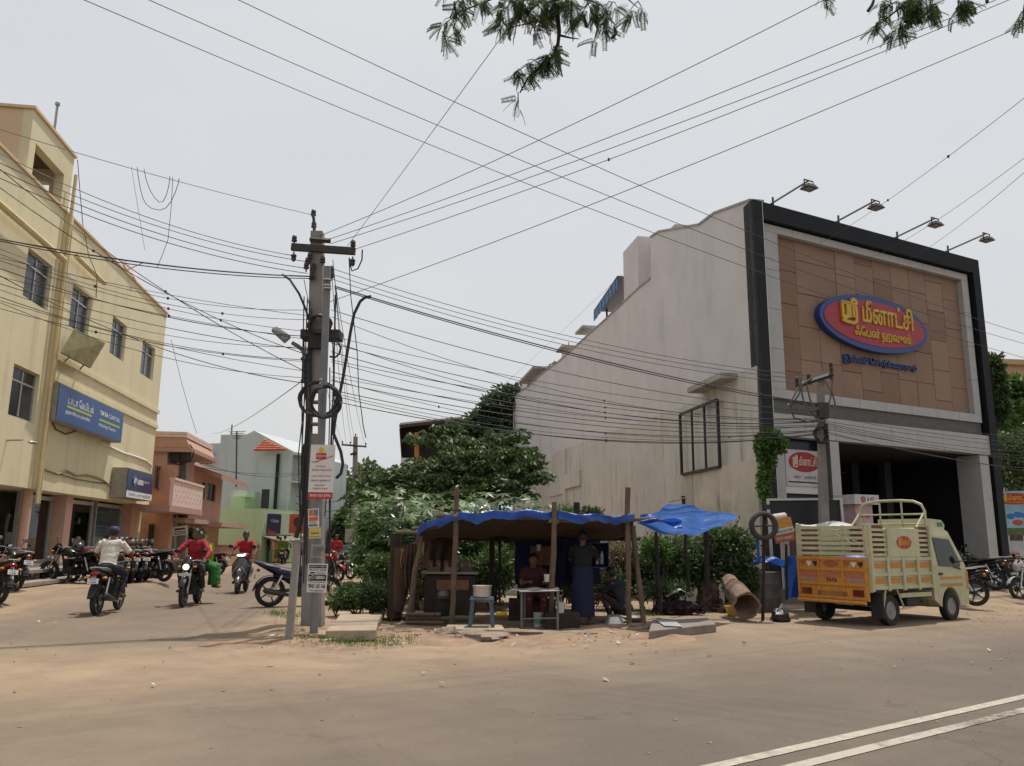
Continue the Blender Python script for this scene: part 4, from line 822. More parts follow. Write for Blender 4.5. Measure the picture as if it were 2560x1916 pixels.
for i in range(8):      # pierced part: two legs and rungs
    for s_ in (-1, 1):
        q0, q1 = sect(hs[i]), sect(hs[i + 1]); ctr = lambda q: sum(q, Vector()) / 4
        f = lambda q, s_=s_: [ctr(q) + Vector((s_ * .5 * (q[1].x - q[0].x) * (1 if k in (1, 2) else .45) * (1), v.y - ctr(q).y, 0)) if True else v for k, v in enumerate(q)]
        mb.loft([[Vector((ctr(q).x + s_ * (q[1].x - q[0].x) / 2 * kx, v.y, v.z)) for kx, v in zip((.5, 1, 1, .5), q)] for q in (q0, q1)])
    if i % 2 == 0: mb.loft([sect(hs[i], .98), sect(hs[i] + .005, .98)])
mb.loft([sect(t) for t in (hs[-1], .75, 1.0)])
obj('concrete_shaft', mb, conc, pole)
pb2 = G(784, 1590); pt = D(819, 668, pb2.y + .22)
obj('steel_pipe', MB().tube([pb2 - Vector((0, 0, .1)), D(807, 1007, pb2.y + .13), pt], .064, 12), zinc, pole, smooth=True)
for y in (700, 715, 722, 950, 960): c = D(818 if y < 800 else 808, y, pb2.y + .15); obj('pipe_clamp', MB().lathe([(.070, -.012), (.070, .012)], c, n=12), alu, pole)
c0, c1 = D(729, 618, PD - .12), D(888, 629, PD - .12)
arm_ = M('rusted angle iron', (.045, .035, .03), rough=.7, var=.3)
obj('crossarm', MB().box((c0 + c1) / 2, ((c1 - c0).length, .09, .13), math.atan2(c1.y - c0.y, c1.x - c0.x), 0, -math.atan2((c1 - c0).z, (c1 - c0).x)), arm_, pole)
c0_, c1_ = D(775, 598, PD - .13), D(826, 603, PD - .13); obj('upper_bracket', MB().tube([c0_, c1_], .05, 4), arm_, pole)
for x, y in ((735, 620), (882, 632)):
    for s_ in (0, 1): insul(pole, D(x, y + (10 if s_ else -8), PD - .15), not s_)
for x, y in ((783, 535), (784, 565)): insul(pole, D(x, y + 12, PD), True)
obj('top_spike', MB().tube([D(786, 590, PD - .05), D(784, 545, PD - .05), D(781, 538, PD - .05)], .03, 5), arm_, pole)
for i, (x, y) in enumerate(((774, 655), (768, 668), (765, 680), (828, 690), (828, 702), (806, 665))): insul(pole, D(x, y, PD - .18), True)
obj('side_bracket', MB().tube([D(786, 660, PD - .16), D(777, 700, PD - .16)], .04, 4), arm_, pole)
obj('lower_clamp', MB().box(D(805, 840, PD), (.72, .34, .16)), arm_, pole); obj('junction_box', MB().box(D(792, 850, PD - .16), (.28, .14, .34)), M('black box', (.015, .015, .015)), pole)
# street lamp on its own curved arm
lp = thing('street_lamp', 'grey street lamp on curved arm clamped to the twin pole', 'lamp', D(761, 953, PD - .1))
obj('arm', MB().tube([D(*q, PD - .1 - .02 * i) for i, q in enumerate(((761, 955), (761, 915), (762, 890), (757, 876), (745, 866), (730, 857)))], .04, 6), M('lamp arm grey', (.13, .13, .13), rough=.6), lp, smooth=True)
obj('clamp', MB().tube([D(752, 952, PD - .1), D(790, 958, PD - .05)], .03, 4), arm_, lp); obj('clamp', MB().tube([D(752, 898, PD - .1), D(790, 892, PD - .05)], .03, 4), arm_, lp)
q = [D(678, 830, PD - .35), D(690, 824, PD - .25), D(727, 848, PD - .1), D(712, 861, PD - .2)]; dn = Vector((0, -.0, .07)); mb = MB(); mb.hexa([*q, *[v + dn for v in q]]); hd = obj('lamp_head', mb, M('lamp grey', (.20, .20, .19), rough=.5), lp, bevel=.015)
ct = sum(q, Vector()) / 4; obj('lens', MB().hexa([*[ct + (v - ct) * .8 - dn * .12 for v in q], *[ct + (v - ct) * .8 - dn * .02 for v in q]]), M('lamp glass', (.42, .41, .38), rough=.25), hd)
# coils of cable
def coil(label, x, y, rx, ry, d, n, r, tilt=0):
    mb = MB()
    for k in range(n):
        ph_ = random.random(); c = D(x + random.uniform(-4, 4), y + random.uniform(-4, 4), d - .03 * k); s_ = d / FPX
        mb.tube([c + Vector((rx * s_ * (1 + .05 * k) * math.cos(2 * math.pi * i / 28), .04 * math.sin(ph_ * 6 + i), ry * s_ * math.sin(2 * math.pi * i / 28))) for i in range(29)], r, 6)
    return obj('cable_coil', mb, blk, None, smooth=True, label=label, cat='cable coil', kind=None)
random.seed(3)
coil('large coil of black cable hung around the twin pole above the poster', 795, 1000, 46, 43, PD - .55, 3, .024); coil('second coil of black cable overlapping the large one on the twin pole', 812, 1003, 36, 40, pb2.y - .12, 3, .024)
coil('small tangled coil of black cable high on the twin pole', 800, 808, 25, 23, PD - .2, 4, .022)
def pxtube(name, label, pts, r, d=None, cat='cable', m=None, n=5, group=None):
    return obj(name, MB().tube([D(p[0], p[1], p[2] if len(p) > 2 else d) for p in pts], r, n), m or blk, None, smooth=True, label=label, cat=cat, group=group)
pxtube('cable_loop', 'thick black loop of cable right of the steel pipe', [(832, 850), (846, 858), (852, 870), (848, 886), (838, 894), (824, 892)], .02, PD - .2, 'cable')
pxtube('drop_cable', 'thick black cable looping down from the bundle to the pole poster', [(928, 741), (912, 744), (900, 754), (885, 785), (876, 830), (868, 880), (858, 940), (846, 1000), (836, 1060), (834, 1085), (852, 1130), (857, 1160), (852, 1184), (840, 1196)], .03, PD - .15)
pxtube('drop_cable', 'thick black cable curving off the left bundle down the pole', [(705, 686), (725, 700), (748, 735), (765, 775), (772, 800)], .022, PD - .15)
pxtube('drop_cable', 'black cable hanging from the right end of the crossarm', [(906, 625), (905, 650), (895, 672), (880, 678), (874, 660), (873, 645)], .014, PD - .12)
pxtube('drop_cable', 'wavy thin cable hanging from the crossarm beside the pole', [(873, 655), (877, 740), (884, 800), (893, 880), (897, 980), (905, 1040), (908, 1065), (915, 1095)], .009, PD - .1)
random.seed(11)
for i in range(16):
    x = random.choice((random.uniform(755, 778), random.uniform(822, 842))); y0 = random.uniform(720, 960); y1 = random.uniform(1150, 1520); k = x < 800
    pxtube('pole_cable', 'thin black cable running down the %s side of the twin pole' % ('street lamp' if k else 'steel pipe'), [(x + random.uniform(-3, 3), y0), (x + random.uniform(-5, 5), (y0 * 2 + y1) / 3), (x - 8 + random.uniform(-5, 5), (y0 + 2 * y1) / 3), (x - 12 + random.uniform(-3, 3), y1)], .011, PD - .16, group='cables running down the twin pole, %s side' % ('lamp' if k else 'pipe'))
pxtube('pole_cable', 'fat bundle of black cables tied low on the twin pole', [(764, 1110), (758, 1180), (762, 1250), (750, 1310), (740, 1345)], .045, PD - .12)
# sheets pasted on the pole
PO = pb2.y - .05
def quadm(TL, TR, BR, BL, d):
    a, b, c, e = (D(*p, d) for p in (TL, TR, BR, BL)); o = e; x = (c - e); y = (a - e); w, h_ = x.length, y.length
    x.normalize(); zz = x.cross(y).normalized(); yy = zz.cross(x)
    m = Matrix((x, yy, zz)).transposed().to_4x4(); m.translation = o; return m, w, h_
def sheet(name, label, cat, q, d, face, t=.006, curve=.03):
    m, w, h_ = quadm(*q, d); t_ = thing(name, label, cat, m.translation)
    mb = MB(); mb.m = m; mb.bx(0, w, 0, h_, -t, 0); obj('sheet', mb, face, t_); return t_, m, w, h_
def bar(mb, m, x0, x1, y0, y1, z=.002): mb.m = m; mb.bx(x0, x1, y0, y1, 0, z); mb.m = None; return mb
paper = M('white paper', (.62, .60, .57), rough=.7, var=.05); prd = M('red print', (.42, .025, .03), rough=.6); pbk = M('black print', (.02, .02, .02), rough=.7); pgr = M('dark green print', (.06, .09, .04)); pye = M('yellow print', (.62, .42, .04))
t, m, w, h_ = sheet('pole_banner', 'white banner with red Tamil print tied high on the twin pole', 'banner', ((769, 1112), (841, 1109), (831, 1248), (769, 1247)), PO - .32 + .30, paper)
mb = MB(); bar(mb, m, 0, w, 0, h_ * .12); bar(mb, m, w * .24, w * .64, h_ * .725, h_ * .845)
put_text(mb, TA['din'], m @ T(w * .5, h_ * .50), h_ * .055, w * .8, .01, .002); put_text(mb, TA['vil'], m @ T(w * .45, h_ * .225), h_ * .045, w * .4, .01, .002); put_text(mb, TA['mud'], m @ T(w * .5, h_ * .395), h_ * .045, w * .8, 0, .002)
stroke(mb, [(w * (.12 + .09 * i), h_ * (.715 - .035 * math.sin(i / 9 * 4.2) - .01 * abs(i - 4) + .011 * i)) for i in range(10)], m, .012, .002); obj('red_print', mb, prd, t)
mb = MB(); put_text(mb, TA['uda'], m @ T(w * .45, h_ * .585), h_ * .03, w * .4, 0, .002); put_text(mb, TA['sir'], m @ T(w * .48, h_ * .305), h_ * .055, w * .78, .01, .002); put_text(mb, TA['var'], m @ T(w * .48, h_ * .155), h_ * .045, w * .6, 0, .002); put_text(mb, '9003 0101', m @ T(w * .2, h_ * .67), h_ * .015, w * .3, 0, .002); obj('dark_print', mb, pgr, t)
mb = MB(); put_text(mb, TA['sat'], m @ T(w * .44, h_ * .745, .003), h_ * .08, w * .34, .01, .002); put_text(mb, '98430 7453 87995', m @ T(w * .5, h_ * .035, .003), h_ * .05, w * .84, .01, .002); obj('white_print', mb, paper, t)
mb = MB(); mb.m = m; mb.lathe([(h_ * .05, 0), (h_ * .05, .003)], (w * .44, h_ * .90, 0), n=16); obj('round_emblem', mb, pye, t)
t, m, w, h_ = sheet('pole_poster', 'small poster in red, grey and orange blocks on the twin pole', 'poster', ((776, 1273), (805, 1271), (798, 1318), (771, 1320)), PO - .33 + .30, paper)
mb = MB(); bar(mb, m, w * .08, w * .46, h_ * .62, h_ * .95); bar(mb, m, w * .06, w * .9, h_ * .34, h_ * .56); obj('orange_block', mb, M('orange print', (.50, .13, .03)), t)
mb = MB(); bar(mb, m, w * .5, w * .94, h_ * .6, h_ * .95); bar(mb, m, w * .05, w * .85, h_ * .05, h_ * .18); obj('grey_block', mb, M('grey blue block', (.14, .17, .24)), t)
mb = MB(); put_text(mb, 'HOUSE', m @ T(w * .42, h_ * .22), h_ * .09, w * .6, .01, .002); obj('lettering', mb, pbk, t)
t, m, w, h_ = sheet('pole_poster', 'small yellow poster with grey picture below the orange one', 'poster', ((774, 1319), (804, 1317), (802, 1346), (772, 1347)), PO - .325 + .30, M('yellow poster', (.55, .42, .10), rough=.6, var=.1))
mb = MB(); bar(mb, m, w * .15, w * .85, h_ * .38, h_ * .55); bar(mb, m, w * .08, w * .92, h_ * .12, h_ * .2); obj('picture', mb, M('grey picture', (.16, .18, .2)), t)
t, m, w, h_ = sheet('pole_notice', 'crumpled grey notice of small print on the twin pole', 'notice', ((779, 1361), (813, 1361), (810, 1396), (776, 1394)), PO - .31 + .30, M('grey paper', (.28, .27, .25), rough=.8, var=.15))
mb = MB(); [bar(mb, m, w * .12, w * random.uniform(.7, .92), h_ * (.12 + .085 * k), h_ * (.15 + .085 * k)) for k in range(9)]; obj('small_print', mb, pbk, t)
t, m, w, h_ = sheet('pole_poster', 'black and white gold loan poster with large numerals on the pole', 'poster', ((769, 1409), (818.5, 1409), (815.6, 1482), (766, 1481)), PO - .34 + .30, paper)
mb = MB(); bar(mb, m, w * .06, w * .94, h_ * .84, h_ * .955); bar(mb, m, w * .05, w * .95, h_ * .40, h_ * .62); put_text(mb, 'SM GOLD TRADE', m @ T(w * .5, h_ * .755), h_ * .06, w * .86, .02, .002)
put_text(mb, '9843 165 166', m @ T(w * .5, h_ * .14), h_ * .16, w * .86, .025, .002); put_text(mb, '*NO SMOKING', m @ T(w * .5, h_ * .035), h_ * .05, w * .7, .02, .002); bar(mb, m, w * .08, w * .92, h_ * .345, h_ * .365); bar(mb, m, w * .45, w * .92, h_ * .70, h_ * .715); bar(mb, m, w * .45, w * .88, h_ * .65, h_ * .665)
mb.m = m; mb.prism([(w * .24 + w * .16 * math.cos(k * .63), h_ * .68 + h_ * .03 * math.sin(k * .63)) for k in range(10)], lambda x, y: (x, y, 0), lambda x, y: (x, y, .002)); mb.m = None; obj('black_print', mb, pbk, t)
mb = MB(); put_text(mb, TA['nag'], m @ T(w * .5, h_ * .86, .003), h_ * .075, w * .8, .01, .002); put_text(mb, '\u0bb0\u0bc2 5800/-', m @ T(w * .5, h_ * .43, .003), h_ * .16, w * .84, .025, .002); obj('white_print', mb, paper, t)
# leaning stub post and small poles
b_ = G(722, 1606); t_ = D(744, 1355, b_.y + .15); sp_ = thing('stub_post', 'short leaning concrete stub post beside the twin pole', 'post', b_)
mb = MB(); ax = (t_ - b_).normalized(); mb.loft([[b_.lerp(t_, k) + Vector((sx * (.055 - .008 * k), sy * .055, 0)) for sx, sy in ((-1, -1), (1, -1), (1, 1), (-1, 1))] for k in (-.04, .5, 1)]); obj('shaft', mb, conc, sp_, bevel=.015); obj('steel_cap', MB().box(t_ + Vector((.02, 0, .01)), (.12, .12, .04)), zinc, sp_)
def simple_pole(label, bx, by, d, tx, ty, w, arms=(), round_=False, name='utility_pole', mat_=None, zb=None):
    b = G(bx, by) if d is None else D(bx, by, d); 
    if zb is not None: b.z = zb
    tt = D(tx, ty, b.y); t = thing(name, label, 'pole', b)
    if round_: obj('shaft', MB().tube([b - Vector((0, 0, .1)), tt], w, 10, r1=w * .75), mat_ or conc, t, smooth=True)
    else: obj('shaft', MB().loft([[b.lerp(tt, k) + Vector((sx * w * (1 - .4 * k), sy * w * .8 * (1 - .4 * k), 0)) for sx, sy in ((-1, -1), (1, -1), (1, 1), (-1, 1))] for k in (-.02, 1)]), mat_ or conc, t)
    for (x0, y0, x1, y1) in arms:
        obj('crossarm', MB().tube([D(x0, y0, b.y - .15), D(x1, y1, b.y - .15)], .06, 4), arm_, t)
        for k in (0.03, .35, .97): insul(t, D(x0 + (x1 - x0) * k, y0 + (y1 - y0) * k - 2, b.y - .15))
    return t, b, tt
p2, p2b, p2t = simple_pole('tall concrete pole with steel crossarm further up the side street', 884, 1412, None, 889, 1092, .2, [(854, 1112, 916, 1117)])
insul(p2, p2t); obj('short_arm', MB().tube([D(876, 1137, p2b.y - .2), D(891, 1132, p2b.y - .2)], .07, 4), arm_, p2)
p3, _, _ = simple_pole('short concrete stay pole standing behind the crossarm pole', 900, 1410, p2b.y + 2, 901, 1175, .19, zb=0)
t = thing('meter_box', 'grey meter box fixed on the crossarm pole up the street', 'box', D(873, 1350, p2b.y - .3)); obj('box', MB().box(D(876, 1340, p2b.y - .35), (.6, .3, .8)), M('grey box paint', (.34, .32, .29)), t, bevel=.02); obj('lower_box', MB().box(D(874, 1358, p2b.y - .35), (.4, .25, .45)), M('brown box paint', (.16, .10, .06)), t)
t, m, w, h_ = sheet('pole_board', 'faded blue board hung low on the crossarm pole', 'board', ((858, 1363), (886, 1362), (886, 1382), (858, 1383)), p2b.y - .6, M('faded blue board', (.12, .17, .30), rough=.6)); obj('frame_bar', bar(MB(), m, 0, w, h_ * .93, h_, .02), alu, t)
p4, _, _ = simple_pole('round pole with cable tangle before the pink house, slightly shorter', 433, 1412, 36, 437, 1148, .14, round_=True, zb=.2)
p5, p5b, _ = simple_pole('tall square pole with tangled cables before the pink house', 455, 1412, 36.6, 461, 1093, .22, zb=.2)
for k, (x, y) in enumerate(((440, 1142), (464, 1142))):
    obj('box_frame', MB().tube([D(x - 12, y - 10, 35.6), D(x + 12, y - 13, 35.6), D(x + 12, y + 12, 35.6), D(x - 12, y + 14, 35.6), D(x - 12, y - 10, 35.6)], .06, 4), iron, p5); obj('junction_box', MB().box(D(x, y, 35.7), (.3, .2, .35)), iron, p5)
coil('coil of black cable on the poles before the pink house', 443, 1215, 13, 20, 35.6, 1, .035); coil('loop of black cable at the top of the poles before the pink house', 450, 1132, 30, 28, 35.6, 1, .03)
t, m, w, h_ = sheet('pole_notice', 'white rectangular notice board on the poles before pink house', 'notice', ((432, 1318), (469, 1315), (469, 1337), (431, 1341)), 35.3, paper); mb = MB(); bar(mb, m, w * .15, w * .85, h_ * .6, h_ * .8); [bar(mb, m, w * .1, w * .9, h_ * (.1 + .15 * k), h_ * (.17 + .15 * k)) for k in range(3)]; obj('small_print', mb, pbk, t)
# the pole before the showroom
RPD = 18.8
p6, p6b, p6t = simple_pole('slim concrete pole wound with cable loops before the showroom', 2064, 1500, RPD, 2050, 930, .115, [(1990, 965, 2082, 936)], zb=0)
for y in (924, 952): insul(p6, D(2078, y, RPD - .15))
random.seed(9)
for q in ([(2030, 945), (1995, 970), (1975, 1010), (1985, 1045), (2020, 1055), (2045, 1048)], [(2060, 950), (2080, 980), (2088, 1010), (2078, 1040), (2055, 1055), (2040, 1050)], [(2015, 955), (2025, 1000), (2045, 1040), (2055, 1060)], [(2003, 945), (1998, 985), (1978, 1015), (1970, 1012)], [(2082, 945), (2078, 985), (2070, 1020), (2040, 1030)], [(2000, 960), (2010, 1010), (2040, 1045)], [(1975, 1010), (1980, 1030), (2010, 1032), (2048, 1020)]):
    obj('cable_loop', MB().tube([D(x, y, RPD - .25 + random.uniform(-.1, .1)) for x, y in q], .022, 5), M('grey cable', (.10, .09, .085), rough=.6), p6, smooth=True)
obj('side_box', MB().box(D(2056, 1027, RPD - .2), (.22, .2, .36)), arm_, p6); obj('riser_pipe', MB().tube([D(2065, 1060, RPD - .22), D(2072, 1150, RPD - .22), D(2078, 1250, RPD - .22)], .045, 6), iron, p6)
coil('black cable ring tied halfway up the showroom pole', 2052, 1085, 14, 20, RPD - .25, 2, .03)

# ================================================================ cables
def wire(label, a, b, sag=.25, r=.010, group=None, n=22, m=None, clamps=0):
    if label.startswith('black cable'): label = label.replace('black', {.008: 'thin black', .010: 'black', .011: 'black'}.get(r, 'stout black'), 1) + ('', ', one bead clamp', ', two bead clamps', ', three bead clamps')[clamps]
    p, q = D(*a), D(*b)
    pts = [p.lerp(q, i / n) - Vector((0, 0, sag * 4 * (i / n) * (1 - i / n))) for i in range(n + 1)]
    o = obj('overhead_cable', MB().tube(pts, r * .64, 5), m or blk, None, label=label, cat='cable', group=group)
    for k in range(clamps):
        c = pts[int((k + .7) / (clamps + .4) * n)]; obj('spacer', MB().box(c, (.028, .028, .04)), blk, o)
    return o
LD = 11.8
gL = 'cables strung from the twin pole towards the yellow building'
labL = 'black cable from the twin pole crossing before the yellow building'
wire('single high cable with hanging loops, from pole top across yellow roof', (0, 324, LD), (783, 538, PD), .06, .009)
for y0, y1, x1, r in ((384, 640, 735, .011), (408, 655, 768, .011), (426, 672, 768, .011), (446, 684, 768, .011)): wire(labL, (0, y0, LD), (x1, y1, PD - .18), .22, r, gL)
wire('thick twisted cable bundle from the twin pole past yellow windows', (0, 598, LD), (790, 692, PD - .16), .12, .021)
wire('thick cable lashed under the twisted bundle on the left', (0, 603, LD), (790, 697, PD - .15), .14, .014)
random.seed(5)
for y0, y1 in ((424, 935), (470, 890), (623, 775), (636, 800), (645, 790), (652, 830), (672, 842), (692, 850), (710, 875), (725, 868), (743, 900), (752, 930), (757, 945), (772, 905), (690, 960)):
    wire(labL, (0, y0, LD), (775, y1, PD - .15), random.uniform(.08, .3), random.choice((.008, .010, .012)), gL, clamps=random.choice((0, 1, 2)))
gR = 'cables strung from the twin pole to the showroom pole'; labR = 'black cable from the twin pole to the slim showroom pole'
for y0, y1 in ((672, 940), (686, 950), (698, 962)): wire('power line on insulators between the twin pole and showroom pole', (830, y0, PD - .15), (2030, y1, RPD - .15), .32, .011, 'power lines to the showroom pole')
for y0, y1, r in ((716, 1012, .02), (720, 1018, .016)): wire('thick sagging cable bundle from twin pole across the white wall', (836, y0, PD - .15), (2050, y1, RPD - .1), .2, r, 'thick bundles across the white wall')
for y0, y1 in ((775, 1030), (792, 1045), (840, 1040), (852, 1052), (858, 1050), (880, 1055), (900, 1055), (905, 1062), (930, 1065), (942, 1068), (948, 1074), (952, 1076), (975, 1078), (982, 1082), (988, 1083), (1002, 1086)):
    wire(labR, (828, y0, PD - .1), (2050, y1, RPD - .1), random.uniform(.25, .6), random.choice((.008, .010, .013)), gR, clamps=random.choice((0, 0, 1, 3)))
gE = 'cables leaving the showroom pole along the facade'
for y0, y1 in ((1010, 1085), (1053, 1112), (1057, 1118), (1060, 1130), (1065, 1135), (1072, 1150), (1078, 1160), (1083, 1175), (1040, 1100)): wire('black cable from the showroom pole running along the pale fascia', (2060, y0, RPD - .1), (2640, y1 + 14, 25.5), random.uniform(.05, .2), .011, gE)
for y0, ym, y1 in ((590, 551, 824), (365, 602, 847), (203, 648, 882)): wire('long cable crossing high over the street to the facade', (y0, -3, 8.0), (2640, y1 + 34, 20.5), .35, .0085, 'three long cables crossing the sky')
for a, b in (((800, 590), (2072, -6)), ((812, 602), (2370, -4)), ((826, 610), (2500, -4)), ((880, 626), (2532, -4)), ((818, 757), (2620, 38))): wire('bare power line rising from the twin pole over the main road', (*a, PD - .1), (*b, 8.6 if b[0] > 2100 else 9.2), .12, .009, 'power lines rising over the main road', clamps=1 if a[0] > 840 else 0)
wire('steep thin cable from the twin pole up to the overhanging branch', (868, 616, PD - .1), (1330, -12, 8.0), .02, .007)
for x0, y0, x1, y1 in ((828, 665, 866, 1110), (832, 650, 886, 1096), (835, 690, 914, 1112), (838, 720, 880, 1108), (760, 700, 858, 1110)): wire('thin line sloping from the twin pole to the crossarm pole', (x0, y0, PD), (x1, y1, p2b.y - .15), .4, .011, 'lines from the twin pole to the crossarm pole')
wire('service cable from the street lamp clamp to the blue grey house', (752, 955, PD - .1), (532, 1084, 55), .25, .013); wire('thin cable from the yellow roof down to the pink house poles', (428, 850, 31), (492, 1084, 36), .15, .014)
wire('cable sagging between pink house poles and blue grey house front', (480, 1150, 36), (760, 1182, 58), .5, .025); wire('cable from pink house poles over the green house', (480, 1165, 36), (775, 1178, 62), .3, .02)
for a, b, lab in (((2050, 610, 21), (2560, 246, 10), 'thin beaded cable rising from the showroom roof over the road'), ((2190, 640, 22), (2560, 396, 12), 'thin cable rising from the third floodlight arm'), ((2270, 650, 23), (2560, 432, 12), 'thin cable rising from behind the third floodlight'), ((1140, 1068, 44), (1556, 685, 31), 'thin cable from the brown shed up to the white tower')): wire(lab, a, b, .1, .007, clamps=3 if 'beaded' in lab else 0)
for y0, y1 in ((1240, 1236), (1258, 1262), (1275, 1280)): wire('cable sagging across the side street beyond the pole', (740, y0, 40), (880, y1, p2b.y), .4, .03, 'cables sagging over the far street')
# loops hanging off the single high cable
wire('long thin wire dangling from the high cable over yellow roof', (328, 415, 13.05), (362, 625, 13.1), -.0, .005); pxtube('hanging_wire', 'tangled wire loops hanging from the high cable', [(343, 419), (346, 445), (351, 472), (357, 496), (366, 512), (380, 522), (400, 526), (415, 520), (428, 504), (438, 482), (445, 462), (448, 447)], .006, 13.1)
pxtube('hanging_wire', 'second tangled wire loop hanging under the high cable', [(360, 423), (365, 448), (374, 474), (386, 494), (398, 506), (408, 504), (416, 488), (422, 466), (425, 441)], .006, 13.1); pxtube('hanging_wire', 'crooked wire dangling beside the tangled loops', [(432, 443), (428, 520), (420, 600), (405, 640), (393, 668)], .005, 13.1)
pxtube('hanging_wire', 'wire dropping from the lookout corner down the yellow wall', [(194, 400), (200, 480), (207, 560), (222, 640), (243, 690), (240, 745)], .012, 24)
# ================================================================ motorcycles
bk = M('bike black', (.008, .008, .009), rough=.4, var=.2, spec=.35); rub = M('tyre rubber', (.018, .017, .017), rough=.85, var=.3, scale=20); bpnt = M('bike paint', (.008, .008, .010), rough=.3, var=.15, spec=.4)
chrome = M('bike chrome', (.45, .45, .45), rough=.22, metal=.9, var=.1); alloy = M('engine alloy', (.05, .05, .05), rough=.5, metal=.5, var=.3, scale=20); seatm = M('seat vinyl', (.015, .015, .015), rough=.55)
tail = M('tail lamp red', (.28, .01, .012), rough=.2); plate = M('number plate', (.62, .62, .60), rough=.5, var=.04); glow = M('headlight on', (1.0, .86, .62), rough=.3, emit=2.6, var=.05); hlens = M('headlight off', (.30, .31, .32), rough=.1); mirg = M('mirror glass', (.55, .58, .60), rough=.05, metal=.9, var=.02); whl = M('white decal', (.45, .45, .44), rough=.4)
def wheel(parent, name, x, r, w, local=True, spokes=6, z=None):
    z = z or r
    mb = MB(); pr = [(r - .085, -w * .42), (r - .03, -w * .5), (r - .006, -w * .25), (r, 0), (r - .006, w * .25), (r - .03, w * .5), (r - .085, w * .42)]
    mb.lathe(pr, (x, 0, z), 'Y', 28, True); t = obj(name, mb, rub, parent, smooth=True, world=False)
    mb = MB(); mb.lathe([(r - .10, -w * .36), (r - .075, -w * .4), (r - .075, w * .4), (r - .10, w * .36)], (x, 0, z), 'Y', 28, True)
    mb.lathe([(.05, -w * .5), (.05, w * .5)], (x, 0, z), 'Y', 12)
    for k in range(spokes):
        a = 2 * math.pi * k / spokes; c, s = math.cos(a), math.sin(a); mb.tube([(x + c * .04, 0, z + s * .04), (x + c * (r - .09), 0, z + s * (r - .09))], [.022, .014], 5)
    obj('rim', mb, alloy, t, smooth=True, world=False)
    mb = MB(); mb.lathe([(.11, -w * .62), (.11, -w * .58)], (x, 0, z), 'Y', 18); obj('brake_disc', mb, chrome, t, world=False); return t
def mirrors(t, x, y, z, h=.16, r=.065):
    for s in (-1, 1):
        a = Vector((x, s * y, z)); b = Vector((x - .03, s * (y + .07), z + h)); m_ = obj('mirror', MB().tube([a, a.lerp(b, .5) + Vector((.03, 0, 0)), b], .008, 5), bk, t, world=False)
        mb = MB(); mb.ell(b + Vector((0, 0, .02)), (.02, r, r * .7), 10, 6); obj('mirror_shell', mb, bk, m_, True, False); mb = MB(); mb.m = Matrix.Translation(b + Vector((-.017, 0, .02))); mb.lathe([(.001, -.004), (r * .8, -.003), (r * .8, .0)], (0, 0, 0), 'X', 10); obj('mirror_glass', mb, mirg, m_, world=False)
def loftx(secs, n=10):   # sections across x: (x, zc, halfwidth, halfheight)
    return [[(x, math.cos(2 * math.pi * k / n) * w, z + math.sin(2 * math.pi * k / n) * h) for k in range(n)] for x, z, w, h in secs]
def plate_at(t, x, z, tilt=.25, txt=True):
    mb = MB(); mb.m = Matrix.Translation((x, 0, z)) @ Matrix.Rotation(tilt, 4, 'Y'); mb.bx(-.004, .004, -.10, .10, -.05, .05); p = obj('number_plate', mb, plate, t, world=False)
    mb = MB(); mm = Matrix.Translation((x, 0, z)) @ Matrix.Rotation(tilt, 4, 'Y') @ Matrix(((0, 0, -1, -.0045), (-1, 0, 0, 0), (0, 1, 0, 0), (0, 0, 0, 1)))
    put_text(mb, 'TN 57', mm @ T(0, .008), .03, .11, .01, .001); put_text(mb, 'X 8086', mm @ T(0, -.036), .03, .13, .01, .001); obj('plate_digits', mb, pbk, p, world=False)
